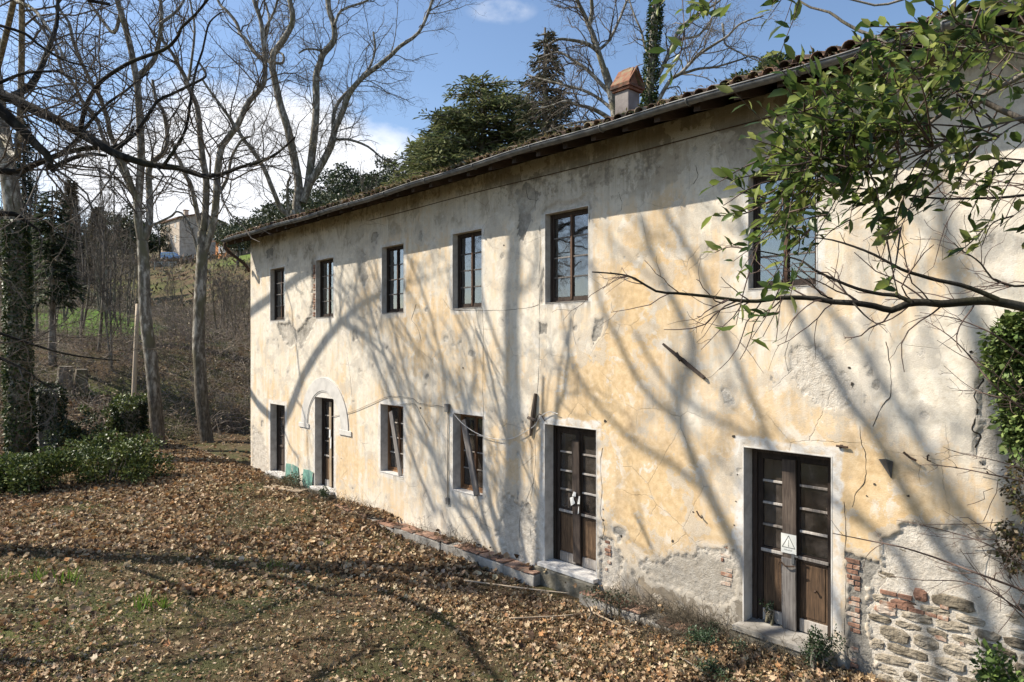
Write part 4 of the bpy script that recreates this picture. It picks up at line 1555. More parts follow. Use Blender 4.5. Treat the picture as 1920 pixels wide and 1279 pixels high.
MB().tube(resample(wpts([(620, 782), (660, 772), (700, 755), (732, 743), (773, 747), (785, 756), (828, 762), (842, 773)]), 30), 0.006, 5).build('cable', M['cable'], HOUSE)
MB().tube(resample(wpts([(742, 760), (776, 757), (790, 780), (806, 807)]), 12), 0.006, 5).build('cable', M['cable'], HOUSE)
MB().tube(resample(wpts([(848, 773), (868, 795), (893, 812), (915, 820), (938, 824), (960, 822), (975, 815), (1000, 800), (1010, 785), (1016, 779), (1030, 772), (1046, 776)], -0.05), 40), 0.007, 5).build('cable', M['cable_white'], HOUSE)
MB().tube(resample(wpts([(1010, 785), (1004, 790), (1012, 776), (1022, 790)], -0.03), 10), 0.008, 5).build('cable', M['iron'], HOUSE)
MB().tube(resample(np.array([(x, -0.012, 7.17 + 0.01 * math.sin(x)) for x in np.arange(-15, -2.5, 0.6)]) - HL, 50), 0.008, 5).build('cable', M['iron'], HOUSE)
jx, jz = -11.77, 2.66
MB().box(jx - 0.07 - HL[0], jx + 0.07 - HL[0], -0.07, 0.0, jz - 0.07, jz + 0.11, 0.004).build('junction_box', M['cable'], HOUSE, bevel=0.01)
MB().tube([(jx - HL[0], -0.022, jz - 0.07), (jx - 0.01 - HL[0], -0.025, 1.6), (jx + 0.005 - HL[0], -0.022, 0.70)], 0.013, 8).build('conduit', M['plain_plaster'], HOUSE, True)
MB().box(jx - 0.05 - HL[0], jx + 0.05 - HL[0], -0.05, 0.0, 0.6, 0.74, 0.006).build('junction_box', M['cable'], HOUSE, bevel=0.01)
# wrought iron wall anchors
a = wpts([(1004, 738), (1000, 775), (994, 817)], -0.03)
mb = MB().tube(a, [0.03, 0.05, 0.022], 6)
mb.tube(wpts([(990, 783), (1005, 789)], -0.06), 0.03, 6)
mb.build('wall_anchor', M['wood_brown'], HOUSE)
a = wpts([(1243, 645), (1280, 676), (1321, 709)], -0.03)
mb = MB().tube(a, [0.02, 0.035, 0.028], 6)
mb.tube(wpts([(1268, 662), (1276, 676)], -0.08), 0.03, 6)
mb.build('wall_anchor', M['wood_brown'], HOUSE)
# dark plates painted for the shade inside small holes; pegs and hooks
for (px_, py_, s_) in ((1376, 818, 0.05), (1577, 838, 0.05), (1135, 790, 0.05), (1262, 1015, 0.045), (1165, 1005, 0.05), (1131, 955, 0.035), (1131, 975, 0.04), (1300, 960, 0.03), (1703, 930, 0.03), (640, 860, 0.03), (868, 690, 0.03),
                       (1383, 890, 0.02), (1380, 940, 0.02), (1377, 985, 0.025), (1625, 930, 0.02), (788, 765, 0.05), (1820, 660, 0.03), (1592, 690, 0.04), (1598, 720, 0.04), (1640, 908, 0.025), (945, 460, 0.03)):
    c = W(px_, py_) - HL
    MB().prism([(c[0] + 0.6 * s_ * (0.5 + 0.8 * random.random()) * math.cos(k * 1.05), -0.006, c[2] + 0.6 * s_ * (0.4 + 0.8 * random.random()) * math.sin(k * 1.05)) for k in range(6)], (0, 0.02, 0)).build('hole_shade', M['crack'], HOUSE)
c = W(1663, 870) - HL
MB().prism([(c[0] - 0.09, -0.02, c[2] + 0.05), (c[0] + 0.02, -0.1, c[2] + 0.075), (c[0] + 0.075, -0.02, c[2] + 0.04), (c[0] + 0.05, -0.01, c[2] - 0.17)], (0, 0.008, 0)).build('bracket', M['zinc'], HOUSE)
MB().tube(wpts([(1694, 848), (1706, 858), (1718, 864)], -0.06), 0.014, 6).build('hook', M['iron'], HOUSE)
MB().tube(wpts([(1742, 853), (1739, 855), (1739, 863), (1745, 865)], -0.04), 0.010, 6).build('hook', M['iron'], HOUSE)
MB().tube(wpts([(1568, 836), (1590, 839)], -0.03), 0.014, 6).build('hook', M['iron'], HOUSE)
MB().tube(wpts([(1306, 958), (1310, 966), (1316, 972)], -0.05), 0.012, 6).build('hook', M['iron'], HOUSE)

# ------------------------------------------------------------------ kerb along the wall foot
kerb = thing('kerb', None, None, (-16.0, 0, -0.3))
kerb['kind'] = 'structure'
KL = np.array([-16.0, 0, -0.3])
km = None
x = -16.2
while x < -1.2:
    L_ = random.uniform(0.7, 1.3)
    skip = any(o_[0] - 0.15 < x + L_ / 2 < o_[1] + 0.15 for o_ in OPEN if o_[4][0] == 'd')
    if not skip:
        top = -0.10 + 0.02 * math.sin(x) - (0.04 if x < -13.5 else 0) - (0.06 if -7 < x < -5.2 else 0)
        MB().box(x - KL[0], x + L_ - 0.012 - KL[0], -0.36 + random.uniform(-0.02, 0.02), -0.02, -0.5 - KL[2], top - 0.03 - KL[2], 0.012).build('kerb_block', M['concrete'], kerb, bevel=0.02)
        xb = x
        while xb < x + L_ - 0.1:
            bw = random.uniform(0.22, 0.29)
            if random.random() < 0.88:
                o = MB().box(0, min(bw, x + L_ - xb) - 0.012, -0.365, -0.04, 0, 0.03, 0.006).build('brick', M['kerb_brick'], kerb, bevel=0.008)
                o.location = (xb - KL[0], random.uniform(-0.012, 0.012), top - 0.03 + random.uniform(0, 0.008) - KL[2])
                o.rotation_euler = (random.uniform(-0.03, 0.03), random.uniform(-0.03, 0.03), random.uniform(-0.03, 0.03))
            xb += bw
    x += L_

# ------------------------------------------------------------------ boards that prop and close the openings


def board(name, label, cat, A, B, wdt, th, mat, group=None):
    """plank from A to B (its width across the wall plane, thickness along y)"""
    A = np.asarray(A, float)
    B = np.asarray(B, float)
    d = B - A
    L_ = np.linalg.norm(d)
    ex = d / L_
    ey = np.array([0, 1.0, 0])
    ey = unit(ey - ex * (ey @ ex))
    ez = np.cross(ex, ey)
    n = 9
    mb = MB()
    for i in range(n):
        s = L_ * i / (n - 1)
        wj = wdt / 2 * (1 + random.uniform(-0.03, 0.03))
        for (yy, zz) in ((-th, -wj), (-th, wj), (0, wj), (0, -wj)):
            mb.v.append(tuple(ex * s + ey * (yy + random.uniform(-0.002, 0.002)) + ez * zz))
    for i in range(n - 1):
        for k in range(4):
            mb.f.append((i * 4 + k, i * 4 + (k + 1) % 4, i * 4 + 4 + (k + 1) % 4, i * 4 + 4 + k))
    mb.f.append((3, 2, 1, 0))
    mb.f.append(tuple((n - 1) * 4 + k for k in range(4)))
    o = mb.build(name, mat, None, bevel=0.003)
    # grain runs along the plank: give the mesh its own axes with Z along the grain
    mtx = np.eye(4)
    mtx[:3, 0], mtx[:3, 1], mtx[:3, 2] = ez, ey, ex
    mtx[:3, 3] = A
    inv = np.linalg.inv(mtx)
    co = np.array([v.co for v in o.data.vertices])
    co = co @ inv[:3, :3].T
    o.data.vertices.foreach_set('co', co.astype(np.float32).ravel())
    from mathutils import Matrix
    o.matrix_world = Matrix(mtx.tolist())
    o.data.update()
    return tag(o, label, cat, group)


board('prop_board', 'grey weathered board leaning diagonally across the lower window nearer the arched door', 'board', (-13.62, 0.02, 0.955), (-14.2, 0.12, 2.42), 0.15, 0.035, M['wood_grey'])
board('prop_board', 'long grey board leaning in the lower window beside the cable junction box', 'board', (-10.76, -0.02, 0.955), (-11.38, 0.12, 2.44), 0.16, 0.04, M['wood_grey'])
board('bar_plank', 'upright brown plank fixed over the meeting of the middle glazed door', 'plank', (-8.24, 0.228, 0.12), (-8.28, 0.228, 2.32), 0.17, 0.035, M['wood_brown'])
board('bar_plank', 'upright brown plank behind the warning sign on the right door', 'plank', (-4.325, 0.238, 1.08), (-4.335, 0.238, 2.46), 0.19, 0.035, M['wood_brown'])
board('bar_plank', 'grey lower plank chained to the right door below the warning sign', 'plank', (-4.325, 0.22, 0.125), (-4.33, 0.215, 1.10), 0.20, 0.035, M['wood_grey'])
board('bar_plank', 'pale upright batten on the door under the arch', 'plank', (-17.39, 0.20, 0.10), (-17.41, 0.20, 2.45), 0.12, 0.025, M['wood_pale'])

# warning sign
sg = thing('warning_sign', 'white warning sign with black triangle on the right door', 'sign', (-4.33, 0.195, 1.30))
sg.scale = (0.80, 1, 0.86)
white = mat_simple('sign_white', [(0.3, (0.62, 0.62, 0.56)), (0.7, (0.72, 0.72, 0.67))], 9, 4, 0.5, 0.05)
black = mat_simple('sign_black', [(0.3, (0.02, 0.02, 0.02)), (0.7, (0.05, 0.05, 0.045))], 9, 2, 0.6, 0.0)
faint = mat_simple('sign_faded_print', [(0.3, (0.22, 0.22, 0.2)), (0.7, (0.36, 0.36, 0.33))], 30, 2, 0.6, 0.0)
MB().box(-0.135, 0.135, -0.004, 0.0, -0.155, 0.155).build('panel', white, sg, bevel=0.001)


def stroke(pts, w, mat, name, close=False):
    mb = MB()
    n = len(pts)
    for i in range(n if close else n - 1):
        a = np.array(pts[i])
        b = np.array(pts[(i + 1) % n])
        d = unit(b - a)
        nn_ = np.array([-d[1], d[0]]) * w / 2
        a2, b2 = a - d * w / 3, b + d * w / 3
        yo = -0.0052 - 0.0001 * i
        mb.poly([(p[0], yo, p[1]) for p in (a2 - nn_, b2 - nn_, b2 + nn_, a2 + nn_)])
    return mb.build(name, mat, sg)


stroke([(-0.112, -0.062), (0.112, -0.062), (0.0, 0.128)], 0.009, black, 'triangle', True)
stroke([(0.0, 0.055), (0.0, -0.012)], 0.013, faint, 'exclamation_mark')
stroke([(0.0, -0.028), (0.0, -0.04)], 0.013, black, 'exclamation_mark')
xx = -0.075
for k in range(8):
    hgt = random.uniform(0.012, 0.026)
    stroke([(xx, -0.112), (xx + 0.004, -0.112 + hgt), (xx + 0.011, -0.108), (xx + 0.013, -0.098)], 0.0035, faint, 'faded_lettering')
    xx += 0.0175
# hasp and chain of the right door
mb = MB().box(-0.02, 0.02, -0.012, 0, -0.09, 0.05).box(0.02, 0.07, -0.01, 0.0, 0.01, 0.03)
o = mb.build('hasp', M['zinc'], None, bevel=0.002)
o.location = (-4.26, 0.18, 1.13)
tag(o, 'small metal hasp just below the warning sign', 'hasp')
chn_ = thing('chain', 'rusty chain hanging beside the grey plank on the right door', 'chain', (-4.445, 0.16, 1.0))
lk = None
cp = resample([(0.21, -0.01, 0.02), (0.10, -0.02, 0.0), (0.0, 0.0, 0.03), (-0.01, 0.0, -0.2), (0.0, 0.0, -0.55)], 34)
for i in range(33):
    if lk is None:
        a = np.linspace(0, 2 * np.pi, 9)
        mb = MB().tube([(0.009 * math.cos(q_), 0, 0.017 * math.sin(q_)) for q_ in a], 0.0032, 4, False)
        o = mb.build('link', M['iron'], chn_, True)
        lk = o.data
    else:
        o = bpy.data.objects.new('link', lk)
        link(o, chn_)
    o.location = cp[i]
    d = Vector(cp[min(i + 1, 33)] - cp[i])
    o.rotation_mode = 'QUATERNION'
    from mathutils import Quaternion
    o.rotation_quaternion = d.to_track_quat('Z', 'Y') @ Quaternion((0, 0, 1), (i % 2) * math.pi / 2)
# paper seals and padlock on the middle door
paper = mat_simple('weathered_paper', [(0.3, (0.5, 0.5, 0.48)), (0.7, (0.68, 0.68, 0.66))], 12, 3, 0.8, 0.1)
ps = thing('paper_notice', 'torn white paper taped round the lock of the middle door', 'paper', (-8.22, 0.18, 1.28))
for (dx, dz, w_, h_, ry) in ((-0.06, 0.07, 0.10, 0.10, 0.2), (-0.11, -0.06, 0.13, 0.15, -0.35), (0.05, -0.02, 0.07, 0.16, 0.1), (0.04, -0.2, 0.05, 0.14, 0.0)):
    o = MB().prism([(-w_ / 2, 0, -h_ / 2), (w_ / 2, -0.02, -h_ / 2 + 0.02), (w_ / 2 - 0.01, -0.012, h_ / 2), (-w_ / 2 + 0.02, 0.0, h_ / 2 - 0.01)], (0, 0.002, 0)).build('sheet', paper, ps)
    o.location = (dx, 0, dz)
    o.rotation_euler = (0, ry, 0)
ps = thing('paper_notice', 'white paper strip hanging on the door under the arch', 'paper', (-17.36, 0.165, 1.35))
for (dx, dz, w_, h_) in ((-0.03, 0.22, 0.13, 0.24), (0.02, -0.03, 0.10, 0.34)):
    o = MB().prism([(-w_ / 2, 0, -h_ / 2), (w_ / 2, -0.02, -h_ / 2 + 0.02), (w_ / 2, -0.012, h_ / 2), (-w_ / 2 + 0.02, 0.0, h_ / 2 - 0.01)], (0, 0.002, 0)).build('sheet', paper, ps)
    o.location = (dx, 0, dz)
# knob
MB().tube([(-3.98, 0.27, 0.72), (-3.98, 0.235, 0.72), (-3.98, 0.225, 0.72)], [0.01, 0.012, 0.02], 8).build('doorknob', M['iron'], HOUSE, True).location = tuple(-HL)
# ------------------------------------------------------------------ bare plane trees
def lp(d, pts, r0, r1, dd=0.0, n=3):
    return limb_pts(traced(d, pts, r0 * 0.88, r1 * 0.88, dd), n)


def sp(k, pts, r0, r1, dk=0.0, n=3):
    """limb found from its shadow on the wall: outline of the shadow, k metres up the beam; radii in metres"""
    m = len(pts)
    p = np.array([S(a, b, k + dk * i / (m - 1)) for i, (a, b) in enumerate(pts)])
    nn_ = max(4, (m - 1) * n + 1)
    return resample(p, nn_), np.linspace(r0, r1, nn_)


def wp(pts, r0, r1, n=3):
    p = np.array(pts, float)
    nn_ = max(4, (len(p) - 1) * n + 1)
    return resample(p, nn_), np.linspace(r0, r1, nn_)


LV = [dict(dens=2.1, ratio=0.42, rr=0.45, rcap=0.032, ang=0.85, wander=0.30, up=0.10, K=7, t0=0.12, lmin=0.5, lmax=3.2, rmin=0.012, sides=5),
      dict(dens=3.4, ratio=0.50, rr=0.55, rcap=0.013, ang=0.85, wander=0.42, up=0.05, K=6, t0=0.15, lmin=0.3, lmax=1.6, rmin=0.006, sides=3),
      dict(dens=4.1, ratio=0.55, rr=0.7, rcap=0.011, ang=0.8, wander=0.42, up=0.04, K=4, t0=0.15, lmin=0.2, lmax=0.9, rmin=0.0042, sides=3)]


def lv(a=1.0, b=1.0, c=1.0, skip=1, rm=1.0, lmax=3.2):
    L = [dict(x) for x in LV]
    L[0]['dens'] *= a
    L[1]['dens'] *= b
    L[2]['dens'] *= c
    L[0]['skip'] = skip
    L[0]['lmax'] = lmax
    for x in L:
        x['rmin'] *= rm
    return L


def trunk_foot(q, r, flare=1.5):
    """drop the first point into the ground and flare the foot"""
    q = q.copy()
    r = r.copy()
    q[0, 2] = ground_z(q[0, 0], q[0, 1]) - 0.25
    r[0] *= flare
    r[1] *= 1 + (flare - 1) * 0.4
    return q, r


BP = M['bark_plane']
M['bramble'] = mat_simple('bramble_stem', [(0.3, (0.14, 0.108, 0.085)), (0.5, (0.26, 0.215, 0.175)), (0.7, (0.42, 0.37, 0.31))], 0.6, 5, 0.95, 0.0, spec=0.1)
# tree A: twin stemmed, left of the corner
dA = 26.7
A_ = [trunk_foot(*lp(dA, [(301, 858), (298, 835), (292, 770), (285, 690), (276, 620), (271, 560), (270, 500), (267, 452)], 15, 11)),
      lp(dA, [(267, 455), (263, 438), (258, 400), (262, 344), (265, 290), (262, 223), (258, 164), (251, 122), (242, 77), (230, 35), (220, 0), (212, -40), (200, -90)], 9, 5, -0.5),
      lp(dA, [(267, 456), (279, 424), (281, 375), (279, 320), (291, 300), (308, 285), (314, 258), (307, 211), (293, 188), (286, 150)], 8, 3, 0.8),
      lp(dA, [(258, 390), (253, 367), (239, 327), (223, 285), (206, 250), (202, 225), (188, 185), (174, 160), (155, 122), (138, 80), (129, 42), (113, 19), (100, -20)], 6.5, 2.5, -1.2),
      lp(dA, [(252, 365), (240, 345), (218, 297), (195, 262), (182, 225), (157, 195), (136, 155), (117, 134), (106, 99), (92, 72), (66, 35), (47, 12)], 5, 2, 0.8),
      lp(dA, [(259, 150), (262, 140), (282, 122), (293, 101), (300, 66), (303, 23), (300, -20), (310, -70)], 6, 3, 0.5),
      lp(dA, [(226, 25), (214, 62), (190, 35), (165, 0), (150, -30)][::1], 4, 2, 0.5),
      lp(dA, [(300, 45), (330, 22), (345, 0), (358, -30)], 3.5, 2, 1.2),
      lp(dA, [(282, 424), (300, 416), (322, 405), (331, 397), (345, 404), (362, 432)], 3, 1.4, -0.3)]
bare_tree('plane_tree', 'tall bare tree with two stems, second trunk from the house corner', 'tree', A_, BP, lv(1.0, 1.0, 1.0), 'bare trees beside the farmhouse')
# tree B
dB = 28.9
B_ = [trunk_foot(*lp(dB, [(391, 842), (388, 825), (379, 760), (375, 690), (372, 640), (375, 560), (378, 500), (380, 462), (381, 435)], 14, 11)),
      lp(dB, [(381, 440), (373, 414), (359, 351), (347, 327), (336, 300), (330, 292), (322, 262)], 6, 3, 0.6),
      lp(dB, [(381, 432), (384, 412), (387, 344), (380, 297), (375, 250), (373, 223), (368, 195), (356, 169), (345, 141), (335, 124), (326, 105), (314, 88), (300, 70)], 8, 3, -0.4),
      lp(dB, [(384, 470), (389, 454), (401, 414), (406, 363), (408, 320), (415, 278), (427, 260), (445, 235), (464, 195), (478, 178), (495, 155), (497, 117), (493, 70), (488, 35), (476, 0), (470, -40)], 8.5, 4, -0.8),
      lp(dB, [(407, 365), (414, 357), (427, 332), (434, 297), (452, 264), (470, 256)], 4.5, 2, 0.6),
      lp(dB, [(497, 115), (486, 106), (474, 94), (462, 76), (450, 63), (444, 44), (425, 20), (413, 9), (400, -20)], 5, 2.5, 0.8),
      lp(dB, [(495, 78), (498, 54), (515, 20), (522, -10)], 3.5, 2, -0.6),
      lp(dB, [(352, 155), (357, 130), (365, 60), (360, 20), (352, -20)], 3, 1.8, 0.8),
      lp(dB, [(373, 480), (362, 440), (352, 415), (340, 398)], 3, 1.4, -0.5)]
bare_tree('plane_tree', 'bare tree nearest the house corner, forking into four pale stems', 'tree', B_, BP, lv(1.0, 1.0, 1.0), 'bare trees beside the farmhouse')
# tree G behind the far end of the roof
dG = 44.0
G_ = [trunk_foot(*lp(dG, [(562, 640), (562, 520), (561, 430), (560, 395)], 19, 16)),
      lp(dG, [(560, 400), (556, 385), (560, 349), (553, 304), (544, 262), (539, 239), (525, 195), (516, 152), (511, 127), (513, 101), (530, 77), (546, 49), (549, 28), (543, 0), (540, -40)], 10, 5, -0.6),
      lp(dG, [(568, 380), (577, 351), (582, 316), (588, 262), (591, 235), (593, 192), (593, 141), (600, 120), (606, 101), (626, 77), (626, 47), (617, 19), (612, -20), (604, -60)], 9.5, 5, 0.6),
      lp(dG, [(570, 372), (581, 344), (600, 313), (621, 273), (628, 242), (642, 211), (654, 178), (675, 150), (699, 131), (732, 105), (750, 87), (785, 61), (807, 13), (815, -20)], 9, 2.4, -1.5),
      lp(dG, [(626, 260), (625, 230), (628, 206), (640, 185), (662, 162), (690, 132), (703, 95), (700, 60)], 5, 2, 1.5),
      lp(dG, [(560, 412), (530, 395), (516, 367), (495, 316), (474, 283), (459, 264), (441, 237), (417, 202), (394, 171), (380, 150)], 6, 2.4, -2.0),
      lp(dG, [(541, 420), (540, 395), (539, 349), (545, 330)], 4.5, 2.2, -1.0),
      lp(dG, [(513, 122), (500, 110), (497, 80), (505, 40), (498, 5)], 4, 2, 1.4),
      lp(dG, [(511, 118), (530, 118), (531, 103), (522, 98)], 3.5, 1.6, 0.4),
      lp(dG, [(605, 108), (600, 95), (575, 92), (560, 100)], 3, 1.6, -0.8),
      lp(dG, [(628, 262), (655, 262), (690, 275), (718, 298), (745, 305)], 3.2, 1.4, -1.0),
      lp(dG, [(626, 50), (640, 20), (680, 5), (700, -5)], 3.2, 1.8, 1.0)]
bare_tree('plane_tree', 'great bare tree behind the low end of the roof, three sinuous stems', 'tree', G_, BP, lv(0.95, 1.0, 1.0, 1, 1.1, 4.0), 'bare trees behind the farmhouse', twig_mat=M['twig_pale'])
# tree H behind the chimney
dH = 31.0
H_ = [trunk_foot(*lp(dH, [(1160, 470), (1158, 330), (1155, 230), (1145, 170), (1133, 130)], 11, 8)),
      lp(dH, [(1134, 135), (1122, 98), (1112, 66), (1104, 48), (1094, 25), (1082, 0), (1070, -40)], 6.5, 4, 0.4),
      lp(dH, [(1104, 50), (1110, 25), (1109, 0), (1106, -30)], 5, 3, -0.6),
      lp(dH, [(1122, 97), (1108, 86), (1091, 79), (1068, 75), (1047, 74), (1025, 86), (1012, 84)], 5, 1.6, -1.2),
      lp(dH, [(1146, 178), (1120, 150), (1100, 130), (1082, 118), (1066, 107), (1045, 98), (1010, 110)], 5, 1.5, 0.8),
      lp(dH, [(1155, 232), (1130, 214), (1105, 202), (1082, 197), (1060, 190), (1030, 200), (1000, 205)], 5.5, 1.6, -1.6),
      lp(dH, [(1120, 96), (1142, 76), (1160, 40), (1172, 10), (1185, -20)], 3.5, 2, 1.0),
      lp(dH, [(1152, 210), (1130, 190), (1100, 172), (1060, 160), (1020, 150), (985, 140)], 4, 1.4, 1.8),
      lp(dH, [(1155, 240), (1120, 228), (1070, 232), (1020, 250)], 4, 1.4, -2.5)]
bare_tree('plane_tree', 'bare pale barked tree rising behind the chimney', 'tree', H_, BP, lv(1.4, 1.5, 1.4, 1, 0.9), 'bare trees behind the farmhouse', twig_mat=M['twig'])
# tree I, ivy clad
dI = 29.0
I_ = [trunk_foot(*lp(dI, [(1216, 470), (1215, 300), (1217, 208), (1218, 172), (1222, 118), (1226, 60), (1230, 10), (1234, -50)], 10, 8)),
      lp(dI, [(1229, 197), (1238, 182), (1247, 166), (1260, 147), (1276, 138), (1293, 120), (1310, 103), (1345, 80), (1364, 68), (1385, 47), (1410, 36), (1432, 30)], 5, 1.4, -1.4),
      lp(dI, [(1275, 139), (1290, 135), (1310, 129), (1340, 126), (1362, 120), (1388, 112), (1409, 105), (1430, 112)], 3.4, 1.3, -0.8),
      lp(dI, [(1226, 155), (1240, 131), (1252, 105), (1261, 82), (1275, 54), (1290, 40), (1306, 28), (1345, 5), (1370, -20)], 5, 1.8, 0.7),
      lp(dI, [(1260, 84), (1275, 74), (1306, 68), (1318, 58), (1329, 47), (1338, 21), (1345, -10)], 3.2, 1.5, -0.6),
      lp(dI, [(1355, 45), (1358, 70), (1362, 85), (1390, 100), (1425, 116)], 2.6, 1.2, -1.0),
      lp(dI, [(1222, 110), (1210, 90), (1203, 60), (1190, 30), (1180, 0)], 3, 1.5, 1.0)]
tI = bare_tree('plane_tree', 'bare tree right of the chimney, trunk clad in ivy', 'tree', I_, BP, lv(1.4, 1.5, 1.4, 1, 0.9), 'bare trees behind the farmhouse', twig_mat=M['twig_pale'])


def ivy_on(q, r, n, parent, s0, s1, z0=0.0, z1=1.0, thick=0.10, cols=None):
    """ivy leaves clothing a stem"""
    t_ = (z0 + (z1 - z0) * RNG.random(n)) * (len(q) - 1)
    i = np.minimum(t_.astype(int), len(q) - 2)
    f = (t_ - i)[:, None]
    c = q[i] * (1 - f) + q[i + 1] * f
    rr = r[i] * (1 - f[:, 0]) + r[i + 1] * f[:, 0]
    th = RNG.random(n) * 2 * np.pi
    clump = 0.4 + 0.9 * fbm(t_ * 0.9, th * 0.9, 301, 3)
    d = np.stack([np.cos(th), np.sin(th), np.zeros(n)], 1)
    pos = c + d * (rr + thick * clump * RNG.random(n))[:, None]
    dirn = unit(d + RNG.normal(size=(n, 3)) * 0.6 + np.array([0, 0, -0.5]))
    return leaves('ivy', pos, dirn, s0 + (s1 - s0) * RNG.random(n), M['ivy'], cols or [(0.030, 0.055, 0.015), (0.055, 0.09, 0.025), (0.09, 0.13, 0.045), (0.02, 0.035, 0.012)], None, parent, QUAD_V, QUAD_F)


b0 = I_[0][0][0]
o = ivy_on(I_[0][0] - b0, I_[0][1], 3600, tI, 0.09, 0.16, 0.1, 0.95, 0.16)
# tree C: big ivy-clad trunk at the left edge; its upper limbs are known from their shadows
dC = 24.7
C_ = [trunk_foot(*lp(dC, [(42, 905), (41, 880), (38, 800), (34, 700), (33, 600), (34, 520), (31, 450), (25, 390), (17, 330), (8, 270), (-2, 210), (-14, 120)], 23, 14), 1.25)]
top = C_[0][0][-1]
C_.append((np.vstack([C_[0][0][-6], resample(np.array([C_[0][0][-6], S(522, 800, 8.9), S(560, 720, 9.0), S(605, 645, 9.2), S(645, 598, 9.4), S(690, 562, 9.6), S(760, 537, 9.8)]), 12)]), np.linspace(0.115, 0.055, 13)))
C_.append((resample(np.array([C_[0][0][-2], S(560, 520, 9.2), S(590, 500, 9.4), S(610, 380, 9.6)]), 10), np.linspace(0.10, 0.05, 10)))
C_.append((resample(np.array([S(640, 605, 9.6), S(700, 645, 9.3), S(735, 690, 9.0), S(760, 740, 8.7)]), 9), np.linspace(0.05, 0.025, 9)))
tC = bare_tree('plane_tree', 'massive ivy clad trunk at the left edge beyond the hedge', 'tree', C_, M['bark_plane'], lv(0.6, 0.7, 0.7), 'bare trees beside the farmhouse')
b0 = C_[0][0][0]
ivy_on(C_[0][0] - b0, C_[0][1], 9500, tC, 0.08, 0.16, 0.02, 0.60, 0.09, [(0.022, 0.04, 0.012), (0.035, 0.06, 0.018), (0.06, 0.085, 0.025), (0.10, 0.12, 0.04)])

# tree D: stands just outside the picture on the left; its boughs cross the sky and its shadow the yard and wall
BD = M['bark_dark']
Db = np.array([-20.2, -9.75, 0.0])
fork = np.array([-20.1, -9.5, 9.4])
j1 = np.array([-19.9, -9.4, 7.2])
D_ = [trunk_foot(*wp([(-20.2, -9.8, -0.3), (-20.15, -9.7, 2.5), (-20.0, -9.5, 5.0), j1, fork], 0.30, 0.24)),
      (resample(np.array([fork, S(958, 1050, 13.2), S(962, 900, 13.3), S(962, 760, 13.4), S(958, 600, 13.5), S(965, 480, 13.6), S(960, 400, 13.7), S(940, 320, 13.8)]), 22), np.linspace(0.19, 0.12, 22)),
      (resample(np.array([S(965, 440, 13.6), S(985, 400, 13.6), S(1000, 330, 13.7)]), 7), np.linspace(0.12, 0.08, 7))]
# limbs whose shadows slant across the plaster
SH = [([(950, 1075), (919, 1012), (885, 955), (856, 940), (815, 860), (785, 812), (761, 767), (732, 700), (700, 600), (672, 500), (660, 440)], 0.085, 0.05, 13.4),
      ([(930, 1080), (871, 974), (830, 913), (814, 858), (770, 740), (745, 640), (720, 560), (700, 480)], 0.075, 0.045, 13.0),
      ([(815, 960), (801, 923), (777, 869), (750, 790), (712, 700), (690, 620), (668, 540)], 0.07, 0.04, 12.7),
      ([(930, 900), (880, 830), (836, 745), (832, 700), (815, 620), (790, 540), (760, 470)], 0.07, 0.04, 13.8),
      ([(870, 790), (879, 751), (891, 700), (880, 640), (850, 580), (840, 500)], 0.06, 0.035, 13.3),
      ([(960, 700), (930, 640), (905, 560), (890, 490), (880, 440)], 0.06, 0.035, 13.6),
      ([(968, 560), (1000, 520), (1010, 470), (1000, 420)], 0.05, 0.03, 13.6)]
for pts, r0, r1, k in SH:
    D_.append(sp(k, pts, r0 * 0.8, r1 * 0.8, 0.3, 2))
